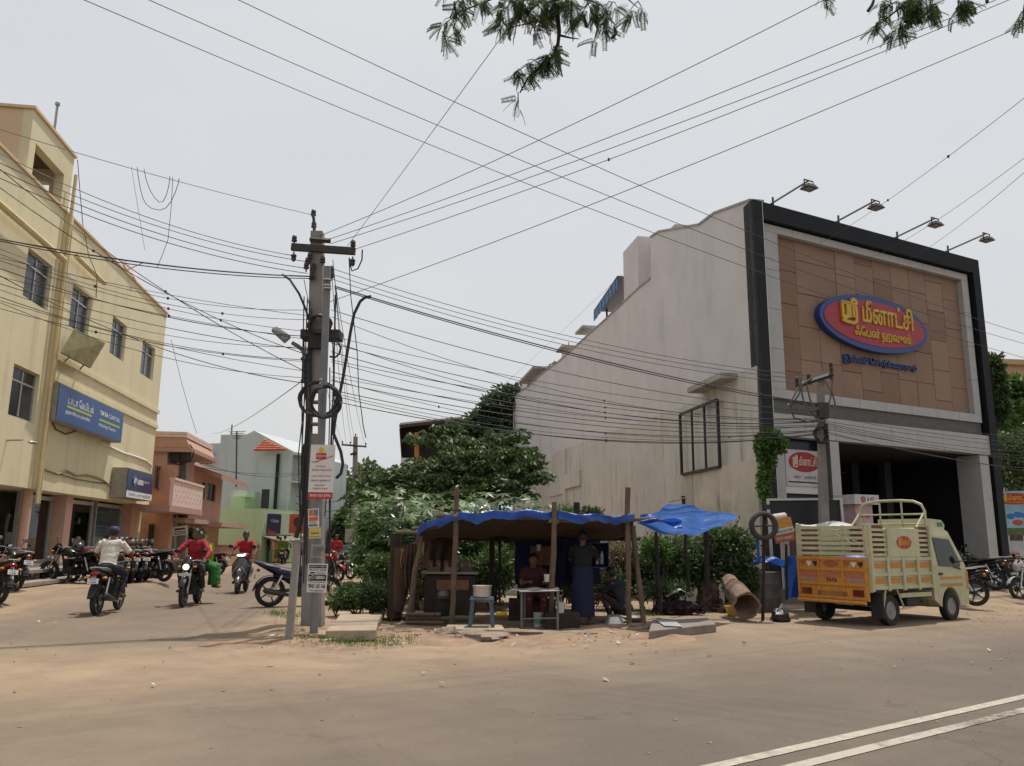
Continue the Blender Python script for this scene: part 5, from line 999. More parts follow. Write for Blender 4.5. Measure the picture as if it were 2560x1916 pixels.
def motorcycle(label, group=None, lit=False, sport=False, fair=True):
    t = thing('motorcycle', label, 'motorcycle', group=group)
    rw, fw = -.63, .67; r = .32 if sport else .30; ww = .20 if sport else .10
    wheel(t, 'rear_wheel', rw, r + (.01 if sport else 0), ww, spokes=5); wheel(t, 'front_wheel', fw, r, .11 if sport else .085, spokes=6)
    for s in (-1, 1): obj('fork_leg', MB().tube([(fw, s * .075, r), (fw - .11, s * .075, .62), (fw - .23, s * .075, .96)], [.026, .026, .022], 8), chrome if not sport else bk, t, True, False)
    mb = MB(); mb.grid(lambda u, v: (fw + math.cos(R(25 + 125 * u)) * (r + .025), (v - .5) * .13, r + math.sin(R(25 + 125 * u)) * (r + .025) + .012 * math.sin(math.pi * v)), 10, 4); obj('front_fender', mb, bpnt, t, 2, False)
    mb = MB(); mb.grid(lambda u, v: (rw + math.cos(R(45 + 130 * u)) * (r + .05), (v - .5) * .16, r + math.sin(R(45 + 130 * u)) * (r + .05)), 10, 3); obj('rear_fender', mb, bk, t, 2, False)
    obj('mud_flap', MB().loft([[(-.92, y, .52), (-.90, y, .52)][::1] + [(-.90, -y, .52), (-.92, -y, .52)] for y in (.07,)] + [[(-1.02, y, .36), (-1.0, y, .36), (-1.0, -y, .36), (-1.02, -y, .36)] for y in (.055,)]), bk, t, False, False)
    obj('tank', MB().loft(loftx([(-.08, .76, .07, .06), (.0, .80, .13, .10), (.14, .84, .16, .12), (.28, .85, .15, .12), (.38, .83, .09, .09), (.42, .81, .04, .05)])), bpnt, t, True, False)
    obj('seat', MB().loft(loftx([(-.72, .86, .07, .03), (-.62, .845, .12, .045), (-.40, .82, .14, .05), (-.2, .77, .13, .05), (-.05, .775, .09, .05), (.0, .78, .05, .03)])), seatm, t, True, False)
    obj('side_panel', MB().loft(loftx([(-.58, .68, .09, .05), (-.4, .66, .135, .08), (-.2, .62, .135, .09), (-.06, .62, .10, .07)])), bpnt, t, True, False)
    obj('tail_cowl', MB().loft(loftx([(-.92, .82, .05, .03), (-.8, .80, .09, .05), (-.6, .76, .12, .06), (-.45, .74, .11, .05)] if not sport else [(-1.02, .98, .04, .03), (-.9, .94, .11, .06), (-.65, .84, .15, .10), (-.4, .76, .15, .12), (-.2, .72, .14, .12)])), bpnt, t, True, False)
    obj('tail_light', MB().loft(loftx([(-.955, .80, .05, .02), (-.94, .80, .075, .035), (-.90, .80, .075, .035)])), tail, t, True, False)
    mb = MB(); mb.tube([(-.5, .15, .86), (-.75, .15, .90), (-.88, .10, .91), (-.90, 0, .915), (-.88, -.10, .91), (-.75, -.15, .90), (-.5, -.15, .86)], .013, 6); obj('grab_rail', mb, chrome if not sport else bk, t, True, False)
    mb = MB(); mb.tube([(.40, 0, .88), (.30, 0, .62), (.22, 0, .34), (-.12, 0, .30), (-.2, 0, .5), (-.5, 0, .68)], .028, 6); obj('frame', mb, bk, t, True, False)
    mb = MB(); mb.bx(-.12, .18, -.14, .14, .25, .44); mb.bx(.05, .22, -.10, .10, .44, .66); mb.lathe([(.10, -.18), (.11, -.13), (.11, .13), (.10, .18)], (-.02, 0, .34), 'Y', 14); obj('engine', mb, alloy, t, True, False)
    for k in range(5): obj('cooling_fin', MB().bx(.03, .24, -.115, .115, .47 + .036 * k, .482 + .036 * k), alloy, t, False, False)
    obj('exhaust_pipe', MB().tube([(.2, -.06, .48), (.33, -.08, .36), (.28, -.13, .24), (-.05, -.16, .24), (-.25, -.17, .26)], .02, 6), chrome, t, True, False)
    obj('muffler', MB().tube([(-.22, -.18, .27), (-.45, -.19, .31), (-.78, -.2, .38), (-.82, -.2, .39)], [.035, .055, .058, .03], 10), alloy, t, True, False)
    for s in (-1, 1):
        obj('swing_arm', MB().tube([(-.15, s * .10, .36), (rw, s * .10, r)], .024, 6), bk, t, False, False); obj('shock_absorber', MB().tube([(-.42, s * .12, .70), (rw + .05, s * .12, r + .03)], .028, 8), chrome, t, True, False)
        obj('foot_peg', MB().tube([(-.02, s * .12, .31), (-.02, s * .28, .31)], .014, 6), rub, t, False, False); obj('grip', MB().tube([(.36, s * .24, 1.0), (.31, s * .37, .99)], .02, 8), rub, t, True, False); obj('brake_lever', MB().tube([(.41, s * .2, .99), (.39, s * .35, .97)], .008, 5), chrome, t, False, False)
        if not sport: obj('indicator', MB().ell((-.86, s * .17, .72), (.035, .05, .025), 8, 6), M('amber lens', (.45, .16, .02), rough=.2), t, True, False); obj('indicator', MB().ell((.56, s * .16, .86), (.035, .05, .025), 8, 6), M('amber lens', ()) if False else MATS['amber lens'], t, True, False)
    obj('handlebar', MB().tube([(.33, -.26, 1.0), (.41, -.14, 1.0), (.43, 0, .97), (.41, .14, 1.0), (.33, .26, 1.0)], .013, 6), chrome, t, True, False)
    mirrors(t, .38, .22, 1.02)
    if sport:
        obj('side_fairing', MB().loft(loftx([(-.12, .52, .15, .16), (.10, .50, .20, .24), (.30, .58, .23, .30), (.50, .74, .18, .24), (.62, .84, .14, .15), (.72, .86, .08, .08), (.76, .86, .02, .03)])), bpnt, t, True, False)
        obj('windscreen', MB().loft(loftx([(.42, 1.0, .10, .10), (.56, .97, .12, .08), (.68, .92, .08, .04)])), M('smoke screen', (.02, .02, .022), rough=.1), t, True, False)
    else:
        obj('headlight_cowl', MB().loft(loftx([(.46, .92, .10, .14), (.56, .91, .125, .16), (.63, .87, .11, .11), (.66, .86, .085, .085)])), bpnt, t, True, False)
        mb = MB(); mb.loft(loftx([(.655, .86, .075, .07), (.675, .86, .055, .055), (.685, .86, .02, .02)])); obj('headlight', mb, glow if lit else hlens, t, True, False)
        obj('visor', MB().loft(loftx([(.50, 1.06, .08, .03), (.57, 1.0, .10, .05), (.62, .95, .08, .03)])), M('smoke visor', (.02, .02, .02), rough=.1), t, True, False)
        mb = MB(); mb.m = Matrix.Translation((.70, 0, .70)) @ Matrix.Rotation(.1, 4, 'Y'); mb.bx(-.004, .004, -.13, .13, -.03, .03); obj('front_plate', mb, plate, t, world=False)
    plate_at(t, -.985, .66)
    obj('side_stand', MB().tube([(-.05, .12, .28), (-.02, .24, .02)], .014, 5), bk, t, False, False)
    return t
PAINT = {k: M('bike paint ' + k, c, rough=.3, var=.15, spec=.45) for k, c in dict(red=(.28, .012, .018), blue=(.004, .006, .04), grey=(.12, .12, .125), silver=(.40, .40, .41), maroon=(.10, .012, .016), white=(.5, .5, .48)).items()}
gP = 'motorcycles parked nose-in before the yellow building'; gS = 'motorcycles parked before the showroom'
def place(o, px, hd, z=0.0, at='rear', lean=.12):
    p = G(*px, z) if not isinstance(px, Vector) else px; h = R(hd); d = Vector((math.cos(h), math.sin(h), 0)); off = .63 if at == 'rear' else -.67
    p = Vector(p); p.z = max(0.012, gh(*(p + d * off).xy))
    o.location = p + d * off; o.rotation_euler = (lean, 0, h); o.rotation_mode = 'XYZ'
    return o
moto = motorcycle('black motorcycle at the verge edge beside the stone steps, plate towards street', gP)
place(moto, (36, 1502), 140, .02)
def bike(label, px, hd, z=0., at='rear', paint=None, group=None, lean=.10):
    o = dup(moto, label=label, remap={'bike paint': PAINT[paint]} if paint else None)
    if 'group' in o: del o['group']
    if group: o['group'] = group
    return place(o, px, hd, z, at, lean)
VZ = .24
bike('black motorcycle with red tail lamp on the sand before the stone steps', (-4, 1524), 140, 0, paint='maroon', group=gP)
bike('black motorcycle parked sideways with a helmet on its tank', (226, 1460), 172, VZ, group=gP)
for i, (x, y, h, p_) in enumerate(((286, 1463, 118, 'grey'), (304, 1460, 120, None), (324, 1458, 124, 'maroon'))): bike('%s motorcycle parked tail out in the row before the blue glass door' % ('black', 'grey', 'dark maroon')[(1, 0, 2)[i]], (x, y), h, VZ, paint=p_, group=gP)
for x, y, h_, p_, l_ in ((252, 1460, 150, 'maroon', 'maroon motorcycle beside the helmeted one in the parked row'), (346, 1456, 130, 'grey', 'grey motorcycle in the row beyond the maroon one, before the pillar'), (362, 1452, 134, None, 'black motorcycle squeezed in the row before the last shop pillar'), (392, 1446, 150, 'silver', 'silver grey motorcycle behind the long seated one')): bike(l_, (x, y), h_, VZ, paint=p_, group=gP)
bike('black motorcycle with long seat at the end of the row by the pink house', (408, 1455), 158, VZ, group=gP)
bike('black motorcycle with white plate beside the pink compound wall', (548, 1438), 150, 0)
bike('dark motorcycle standing between the row and the pink house poles', (372, 1440), 140, .2, paint='grey')
hm = G(175, 1460, VZ); t = obj('helmet', MB().ell(hm + Vector((.05, .15, .98)), (.14, .13, .135), 14, 9), M('helmet grey', (.03, .03, .032), rough=.2, coat=.5), None, smooth=True, label='dark grey helmet resting on the tank of a parked motorcycle', cat='helmet')
bike('black motorcycle parked just ahead of the yellow truck, plate visible', (2441, 1520), 150, .05, group=gS)
RZ = .24
bike('black motorcycle with chrome grab rail, red tail lamp, before the right pillar', (2491, 1478), 156, RZ, group=gS)
bike('black motorcycle with red tank standing deepest before the showroom floor', (2478, 1458), 150, RZ, paint='red', group=gS)
bike('black motorcycle behind the chrome railed one, by the blue poster', (2540, 1464), 150, RZ, group=gS)
bike('black motorcycle packed against the chrome railed one', (2516, 1474), 164, RZ, group=gS); bike('maroon motorcycle at the back of the showroom row', (2566, 1462), 158, RZ, paint='maroon', group=gS)
bike('silver tank motorcycle with spoked alloy front wheel by the blue poster', (2550, 1488), 192, RZ - .04, 'front', 'silver', group=gS)
bike('white and red motorcycle standing behind the twin pole', (846, 1456), -30, 0, 'front', 'red'); bike('black motorcycle with tan front tyre behind the red one', (876, 1450), -38, 0, 'front')
# blue sport motorcycle
sp = motorcycle('blue and black sport motorcycle with fat rear tyre behind the pole', sport=True)
for ch in sp.children:
    for s_ in ch.material_slots:
        if s_.material and s_.material.name == 'bike paint': s_.link = 'OBJECT'; s_.material = PAINT['blue']
place(sp, (672, 1519), 28, 0, lean=.08)
# ridden motorcycles
ride1 = bike('black motorcycle ridden away up the side street by white shirted man', (239, 1541), 98.5, 0, lean=0)
ride2 = motorcycle('black motorcycle with lit round headlight ridden towards the main road', lit=True); place(ride2, (456, 1521), -82, 0, 'front', 0)
ride4 = bike('dark motorcycle ridden up the street past the green shop', (705, 1412), 97, 0, lean=0)
for i, (x, y, h) in enumerate(((894, 1376, 97), (906, 1369, -83), (918, 1376, 97))): bike(('far motorcycle at the end of the side street', 'second far motorcycle at the street end', 'far parked motorcycle by the roadside bushes')[i], (x, y), h, 0, lean=0)
# ================================================================ scooter
def scooter(label):
    t = thing('scooter', label, 'scooter'); r = .22; sg_ = M('scooter grey', (.05, .05, .052), rough=.25, coat=.5, var=.1)
    wheel(t, 'rear_wheel', -.62, r, .1, spokes=5); wheel(t, 'front_wheel', .62, r, .1, spokes=5)
    obj('front_apron', MB().loft([[(x, math.sin(a) * w, z + math.cos(a) * .0) for a in ()] or [(x - .10, -w * .8, z), (x, -w, z), (x + .08, -w * .5, z), (x + .10, 0, z), (x + .08, w * .5, z), (x, w, z), (x - .10, w * .8, z), (x - .06, 0, z)] for x, w, z in ((.55, .10, .34), (.52, .19, .45), (.48, .22, .62), (.45, .22, .78), (.42, .15, .90), (.40, .10, .96))]), sg_, t, True, False)
    obj('front_fender', MB().loft(loftx([(.46, .36, .07, .12), (.58, .40, .085, .11), (.72, .36, .085, .11), (.84, .26, .05, .06)])), sg_, t, True, False)
    obj('badge', MB().ell((.585, 0, .62), (.02, .06, .05)), chrome, t, True, False)
    for s in (-1, 1): obj('trim_stripe', MB().tube([(.595, s * .05, .72), (.58, s * .13, .64), (.55, s * .18, .52)], .014, 5), chrome, t, True, False)
    obj('floor_board', MB().bx(-.1, .42, -.20, .20, .26, .32), rub, t, False, False)
    obj('rear_body', MB().loft(loftx([(-.88, .62, .10, .08), (-.75, .58, .17, .17), (-.45, .54, .20, .21), (-.2, .52, .18, .20), (-.06, .46, .15, .16)])), sg_, t, True, False)
    obj('seat', MB().loft(loftx([(-.82, .80, .10, .04), (-.5, .79, .15, .06), (-.2, .76, .14, .05), (-.03, .74, .08, .04)])), seatm, t, True, False)
    obj('handlebar_cowl', MB().loft([[(x - .06, -w, z), (x + .05, -w * .7, z), (x + .09, 0, z), (x + .05, w * .7, z), (x - .06, w, z), (x - .08, 0, z)] for x, w, z in ((.40, .09, .95), (.41, .17, 1.0), (.40, .20, 1.05), (.37, .14, 1.09))]), sg_, t, True, False)
    obj('headlight', MB().loft(loftx([(.46, 1.025, .12, .035), (.49, 1.025, .10, .03), (.505, 1.025, .04, .015)])), glow, t, True, False)
    obj('muffler', MB().tube([(-.35, -.17, .25), (-.75, -.2, .30)], .05, 8), bk, t, True, False)
    for s in (-1, 1): obj('grip', MB().tube([(.38, s * .18, 1.03), (.32, s * .35, 1.02)], .02, 8), rub, t, True, False); obj('fork_leg', MB().tube([(.62, s * .07, r), (.48, s * .07, .6)], .02, 6), bk, t, False, False)
    mirrors(t, .38, .24, 1.05, .2, .07); plate_at(t, -.95, .5); return t
sco = scooter('dark grey scooter with lit headlight ridden towards the junction'); place(sco, (592, 1487), -82, 0, 'front', 0)
# ================================================================ the small goods truck
TR, TF = G(2224, 1565), G(2378, 1551); hd = math.atan2(TF.y - TR.y, TF.x - TR.x); left = Vector((-math.sin(hd), math.cos(hd), 0)); fwd = Vector((math.cos(hd), math.sin(hd), 0)); WB = (TF - TR).length * .985
truck = thing('goods_truck', 'pale yellow small goods truck with orange tailgate and slatted sides', 'truck', TR + left * .68, hd)
tk = M('truck cream paint', (.47, .455, .27), rough=.5, var=.12, scale=7, streak=.5, scol=(.27, .22, .13), patch=.35, pcol=(.33, .27, .17)); org = M('truck orange paint', (.50, .21, .03), rough=.55, var=.16, scale=8, streak=.5, scol=(.2, .1, .04), patch=.35, pcol=(.34, .17, .06)); dk = M('truck black', (.02, .02, .02), rough=.6); brn = M('brown slat back', (.13, .03, .022), rough=.6)
for x in (0, WB):
    for s in (-1, 1):
        t = wheel_ = obj('wheel', MB().lathe([(.17, -.06), (.22, -.078), (.265, -.07), (.275, -.03), (.275, .03), (.265, .07), (.22, .078), (.17, .06)], (x, s * .68, .275), 'Y', 28, True), rub, truck, True, False)
        obj('rim', MB().lathe([(.175, s * .05), (.15, s * .062), (.12, s * .03), (.06, s * .03), (.05, s * .055), (.001, s * .055)], (x, s * .68, .275), 'Y', 20), M('steel rim', (.22, .22, .21), rough=.5, metal=.4), t, True, False)
# chassis and under parts
mb = MB()
for s in (-1, 1): mb.bx(-.6, WB + .5, s * .40 - .04, s * .40 + .04, .36, .46)
obj('chassis', mb, dk, truck, False, False); obj('rear_axle', MB().tube([(0, -.6, .275), (0, .6, .275)], .05), dk, truck, True, False); obj('front_axle', MB().tube([(WB, -.6, .275), (WB, .6, .275)], .04), dk, truck, True, False)
obj('fuel_tank', MB().box((1.0, -.5, .42), (.5, .25, .22)), dk, truck, False, False, bevel=.03); obj('spare_wheel', MB().lathe([(.1, -.06), (.26, -.06), (.26, .06), (.1, .06)], (.55, 0, .36), 'Z', 20), rub, truck, True, False); obj('silencer', MB().tube([(1.2, .1, .36), (1.6, .1, .36)], .08, 8), dk, truck, True, False)
for s in (-1, 1): obj('mud_flap', MB().bx(-.42, -.40, s * .72 - .13, s * .72 + .13, .16, .62), dk, truck, False, False)
# cab
CX0, CX1 = 1.56, WB + .72
def cabw(z): return .735 if z < 1.08 else .735 - (z - 1.08) * .17
arc_ = [(WB + math.cos(R(a)) * .35, .275 + math.sin(R(a)) * .38) for a in range(0, 181, 15)]
low = [(CX0, .42), *[(x, z) for x, z in reversed(arc_) if z >= .27], (CX1 - .02, .30), (CX1 + .02, .55), (CX1, .80), (CX1 - .05, 1.08), (CX0, 1.08)]
up_ = [(CX0, 1.08), (CX1 - .05, 1.08), (CX1 - .33, 1.62), (CX1 - .40, 1.76), (CX1 - .56, 1.82), (CX0 + .08, 1.83), (CX0, 1.78)]
mb = MB()
for pl in (low, up_):
    n = len(pl); a = mb.av([(x, -cabw(z), z) for x, z in pl]); b = mb.av([(x, cabw(z), z) for x, z in pl]); mb.f += [tuple(a + k for k in range(n)), tuple(b + k for k in range(n))[::-1]]; mb.mi += [0, 0]
    for k in range(n):
        if pl is low and k == n - 2: continue
        if pl is up_ and k == 0: continue
        mb.f.append((a + k, a + (k + 1) % n, b + (k + 1) % n, b + k)); mb.mi.append(0)
cab = obj('cab', mb, tk, truck, False, False)
gls = M('truck glass', (.012, .014, .015), rough=.1, spec=.35)
def onside(poly, s, e=.006, th=.012):
    m = MB(); m.prism(poly, lambda x, z: (x, s * (cabw(z) + e), z), lambda x, z: (x, s * (cabw(z) - th), z)); return m
for s in (-1, 1):
    d_ = obj('door', onside([(CX0 + .16, .50), (WB - .36, .52), (WB - .28, .74), (WB - .1, .80), (CX1 - .10, .82), (CX1 - .12, 1.06), (CX1 - .40, 1.66), (CX0 + .18, 1.70)], s, .010), tk, truck, False, False)
    obj('window', onside([(CX0 + .24, 1.10), (CX1 - .55, 1.08), (CX1 - .30, 1.0 + .02), (CX1 - .24, 1.12), (CX1 - .46, 1.60), (CX0 + .26, 1.64)], s, .016), gls, d_, False, False)
    obj('window_trim', MB().tube([(CX0 + .24, s * (cabw(1.1) + .016), 1.09), (CX1 - .58, s * (cabw(1.07) + .016), 1.07), (CX1 - .27, s * (cabw(1.0) + .016), 1.0)], .012, 5), dk, d_, False, False)
    obj('handle', MB().box((CX0 + .28, s * (cabw(.9) + .02), .92), (.12, .025, .04)), dk, d_, False, False)
    for z, x0 in ((.84, CX0 + .28), (.70, CX0 + .26)): obj('decal_stripe', MB().bx(x0, CX1 - .22, s * (cabw(z) + .0105) - .001, s * (cabw(z) + .0105) + .001, z - .025, z + .02), org, d_, False, False)
    obj('wing_mirror', MB().tube([(CX1 - .28, s * .72, 1.16), (CX1 - .2, s * .88, 1.18)], .012, 5), dk, truck, False, False); obj('mirror_shell', MB().ell((CX1 - .2, s * .9, 1.24), (.025, .05, .085), 10, 6), dk, truck, True, False)
    obj('headlamp', MB().ell((CX1 + .0, s * .52, .68), (.04, .14, .09), 10, 6), hlens, truck, True, False)
wsx = lambda z, o: CX1 - .05 - (z - 1.08) / .54 * .28 + o
obj('windscreen', MB().hexa([(wsx(1.12, -.02), -.66, 1.12), (wsx(1.12, .012), -.66, 1.12), (wsx(1.12, .012), .66, 1.12), (wsx(1.12, -.02), .66, 1.12), (wsx(1.60, -.02), -.60, 1.60), (wsx(1.60, .012), -.60, 1.60), (wsx(1.60, .012), .60, 1.60), (wsx(1.60, -.02), .60, 1.60)]), gls, truck, False, False)
obj('front_bumper', MB().box((CX1 + .02, 0, .42), (.10, 1.40, .2)), dk, truck, False, False, bevel=.03); obj('orange_corner', MB().box((CX1 - .02, -.70, .78), (.10, .075, .36)), org, truck, False, False)
obj('roof_visor', MB().loft([[(x, -w, z) for x, z in ()] or [(CX1 - .98, -w, 1.835), (CX1 - .42, -w, 1.80), (CX1 - .38, -w, 1.90), (CX1 - .5, -w, 2.0), (CX1 - .98, -w, 2.02)] for w in (.56, -.56)]), tk, truck, False, False)
obj('visor_print', MB().bx(CX1 - .68, CX1 - .46, -.563, -.5605, 1.86, 1.95), M('green print', (.06, .22, .07)), truck, False, False)
# load bed
BX0, BX1, BY = -.64, 1.52, .74
obj('bed_floor', MB().bx(BX0, BX1, -BY + .03, BY - .03, .62, .68), dk, truck, False, False)
for s in (-1, 1):
    sd_ = obj('side_gate', MB().bx(BX0 + .03, BX1, s * BY - .02, s * BY + .02, .66, 1.24), tk, truck, False, False)
    for z in (.70, .94, 1.22): obj('rail', MB().bx(BX0 + .03, BX1, s * (BY + .035) - .014, s * (BY + .035) + .014, z - .03, z + .03), tk, sd_, False, False)
    for k in range(5): x = BX0 + .05 + (BX1 - BX0 - .1) * k / 4; obj('post', MB().bx(x - .035, x + .035, s * (BY + .045) - .018, s * (BY + .045) + .018, .64, 1.27 if k % 4 else 1.86), tk, sd_, False, False)
    for k in range(4):
        x = BX0 + .05 + (BX1 - BX0 - .1) * (k + .5) / 4
        for z in (1.10, .82): obj('orange_decal', MB().bx(x - .18, x + .18, s * (BY + .0225) - .002, s * (BY + .0225) + .002, z - .05, z + .05), org, sd_, False, False)
    obj('corner_post', MB().bx(BX0 + .0, BX0 + .07, s * BY - .03, s * BY + .03, .62, 1.88), tk, truck, False, False)
    nsl = 6
    for k in range(nsl):
        z = 1.30 + .092 * k; obj('side_slat', MB().bx(BX0 + .08, BX1, s * (BY + .005) - .012, s * (BY + .005) + .012, z - .024, z + .024), tk, truck, False, False)
    obj('front_board', MB().bx(BX0 + .08, BX0 + .6, s * (BY - .03) - .008, s * (BY - .03) + .008, 1.27, 1.84), brn, truck, False, False); obj('front_board', MB().bx(BX1 - .42, BX1, s * (BY - .03) - .008, s * (BY - .03) + .008, 1.27, 1.84), brn, truck, False, False)
    bd = obj('logo_board', MB().bx(BX0 + .62, BX1 - .44, s * (BY + .03) - .012, s * (BY + .03) + .012, 1.26, 1.80), tk, truck, False, False)
    cx, cz = (BX0 + BX1) / 2 + .1, 1.53
    obj('logo_oval', MB().prism([(cx + .26 * math.cos(k * .3142), cz + .125 * math.sin(k * .3142)) for k in range(20)], lambda x, z: (x, s * (BY + .042), z), lambda x, z: (x, s * (BY + .046), z)), M('logo red', (.40, .03, .025), rough=.5), bd, False, False)
    mm = Matrix(((-s, 0, 0, cx), (0, 0, s, s * (BY + .047)), (0, 1, 0, cz), (0, 0, 0, 1))); mb = MB(); sri(mb, mm @ T(-.19, -.02), .09, .08, .016, .002); put_text(mb, TA['mee'], mm @ T(-.085, -.045), .115, .28, .012, .002, 'LEFT'); obj('lettering', mb, yel, bd, False, False)
    obj('mud_guard_stay', MB().tube([(-.18, s * .76, .66), (-.30, s * .76, .30)], .02, 5), tk, truck, False, False); obj('mud_guard_stay', MB().tube([(.20, s * .76, .66), (.40, s * .76, .32)], .02, 5), tk, truck, False, False); obj('side_guard', MB().bx(.35, CX0 - .1, s * .72 - .015, s * .72 + .015, .50, .58), tk, truck, False, False)
# tailgate
tg = obj('tailgate', MB().bx(BX0 - .06, BX0 - .01, -BY, BY, .46, 1.25), org, truck, False, False)
for z in (.50, .75, 1.02, 1.22): obj('rib', MB().bx(BX0 - .09, BX0 - .061, -BY, BY, z - .025, z + .025), org, tg, False, False)
for y in (-.72, -.26, .26, .72): obj('rib', MB().bx(BX0 - .085, BX0 - .0615, y - .02, y + .02, .53, 1.19), org, tg, False, False)
for y in (-.5, 0, .5): obj('faded_stripe', MB().bx(BX0 - .066, BX0 - .0605, y - .2, y + .2, .87, .96), M('faded red stripe', (.42, .13, .08)), tg, False, False); 
for y in (-.5, .5): obj('grey_sticker', MB().bx(BX0 - .066, BX0 - .0606, y - .17, y + .17, .80, .85), M('grey sticker', (.25, .23, .22)), tg, False, False)
mm = Matrix(((0, 0, -1, BX0 - .064), (-1, 0, 0, 0), (0, 1, 0, .79), (0, 0, 0, 1))); mb = MB(); put_text(mb, 'TATA', mm, .065, .24, .03, .003); obj('lettering', mb, pbk, tg, False, False)
for y in (-.48, .48):
    for dy, c in ((-.14, (.02, .02, .02)), (0, (.6, .6, .58)), (.14, (.35, .08, .03))):
        obj('heart_sticker', MB().prism([(y + dy, 1.06), (y + dy + .055, 1.13), (y + dy + .045, 1.165), (y + dy + .012, 1.165), (y + dy, 1.15), (y + dy - .012, 1.165), (y + dy - .045, 1.165), (y + dy - .055, 1.13)], lambda a, z: (BX0 - .064, a, z), lambda a, z: (BX0 - .0605, a, z)), M('sticker %g' % c[0], c), tg, False, False)
obj('oval_sticker', MB().prism([(.17 * math.cos(k * .3142), 1.12 + .055 * math.sin(k * .3142)) for k in range(20)], lambda a, z: (BX0 - .0645, a, z), lambda a, z: (BX0 - .0605, a, z)), M('brick red sticker', (.33, .09, .03)), tg, False, False)
for s in (-1, 1): obj('tail_lamp', MB().box((BX0 - .075, s * .55, .60), (.03, .2, .11)), M('tail lamp dark', (.12, .02, .015), rough=.2), tg, False, False)
obj('plate_recess', MB().box((BX0 - .07, 0, .56), (.03, .62, .10)), M('brown recess', (.26, .12, .03)), tg, False, False); obj('rear_bumper', MB().tube([(BX0 - .12, -.72, .43), (BX0 - .12, .72, .43)], .035, 8), org, truck, True, False)
for k in range(6): obj('rear_slat', MB().bx(BX0 - .03, BX0 - .005, -BY + .04, BY - .04, 1.31 + .098 * k - .027, 1.31 + .098 * k + .027), tk, truck, False, False)
for y in (-.25, .25): obj('rear_post', MB().bx(BX0 - .004, BX0 + .02, y - .03, y + .03, 1.25, 1.84), tk, truck, False, False)
# over-cab carrier
hx = BX1 - .03
obj('carrier_hoop', MB().tube([(hx, -.72, 1.80), (hx, -.72, 2.16), (hx, -.66, 2.29), (hx, -.50, 2.36), (hx, -.2, 2.385), (hx, .2, 2.385), (hx, .50, 2.36), (hx, .66, 2.29), (hx, .72, 2.16), (hx, .72, 1.80)], .028, 8), tk, truck, True, False)
for z in (2.10, 1.90): obj('carrier_rail', MB().tube([(hx, -.70, z), (hx, .70, z)], .022, 6), tk, truck, True, False)
for y in (-.24, .24): obj('carrier_bar', MB().tube([(hx, y, 1.84), (hx, y, 2.37)], .022, 6), tk, truck, True, False)
for s in (-1, 1): obj('carrier_stay', MB().tube([(hx, s * .71, 2.14), (hx - .36, s * .72, 1.82)], .022, 6), tk, truck, True, False)
obj('load_tarp', MB().grid(lambda u, v: (BX0 + .1 + 1.2 * u, -.6 + 1.2 * v, .95 + .33 * math.sin(math.pi * u) * math.sin(math.pi * v) + .05 * math.sin(u * 17 + v * 9)), 16, 14), M('blue load sheet', (.03, .09, .38), rough=.5), None, 2, label='blue plastic sheet heaped in the truck load bed', cat='sheet').matrix_world = WMX[truck.name]
pxtube('chrome_handle', 'bent chrome tube sticking up from the truck load', [(2085, 1336), (2105, 1345), (2127, 1358), (2137, 1363)], .016, 16.0, 'tube', chrome, 6); pxtube('chrome_handle', 'curved chrome handlebar in the truck load', [(2130, 1352), (2140, 1353), (2150, 1368), (2160, 1385), (2175, 1400), (2190, 1404)], .014, 15.9, 'tube', chrome, 6)
# ================================================================ people: continuous bodies, clothes as children
SKIN = M('brown skin', (.17, .092, .058), rough=.8, var=.08, spec=.2); HAIR = M('black hair', (.008, .007, .007), rough=.5)
def remesh(mb, name, mat_, vox, sm=2):
    me = mb.mesh(name, mat_, False, True); o = bpy.data.objects.new('tmp', me); COL.objects.link(o)
    r = o.modifiers.new('r', 'REMESH'); r.mode = 'VOXEL'; r.voxel_size = vox; s = o.modifiers.new('s', 'SMOOTH'); s.iterations = sm; s.factor = .5
    bpy.context.view_layer.update(); out = bpy.data.meshes.new_from_object(o.evaluated_get(bpy.context.evaluated_depsgraph_get()))
    bpy.data.objects.remove(o); bpy.data.meshes.remove(me); out.name = name
    if name != 'body':      # folds of cloth
        nv = len(out.vertices); co, no = [0.0] * nv * 3, [0.0] * nv * 3; out.vertices.foreach_get('co', co); out.vertex_normals.foreach_get('vector', no)
        for i in range(0, nv * 3, 3):
            c = Vector(co[i:i + 3]); k = .010 * mnoise.noise(Vector((c.x * 9, c.y * 9, c.z * 17))) + .006 * mnoise.noise(c * 27)
            co[i] += no[i] * k; co[i + 1] += no[i + 1] * k; co[i + 2] += no[i + 2] * k
        out.vertices.foreach_set('co', co)
    out.polygons.foreach_set('use_smooth', [True] * len(out.polygons)); out.materials.clear(); out.materials.append(mat_); return out
RIDER = dict(pelvis=(-.24, 0, .90), waist=(-.20, 0, 1.05), chest=(-.13, 0, 1.24), neck=(-.07, 0, 1.44), head=(-.03, 0, 1.57), sh=(-.10, .185, 1.38), el=(.06, .34, 1.16), ha=(.31, .31, 1.02), hip=(-.20, .10, .88), kn=(.16, .23, .74), an=(.0, .22, .37), toe=(.17, .24, .33))
STAND = dict(pelvis=(0, 0, .92), waist=(.0, 0, 1.05), chest=(.02, 0, 1.24), neck=(.02, 0, 1.44), head=(.04, 0, 1.57), sh=(.01, .19, 1.38), el=(-.01, .25, 1.10), ha=(.08, .24, .84), hip=(0, .10, .90), kn=(.02, .11, .48), an=(-.02, .12, .07), toe=(.14, .15, .03))
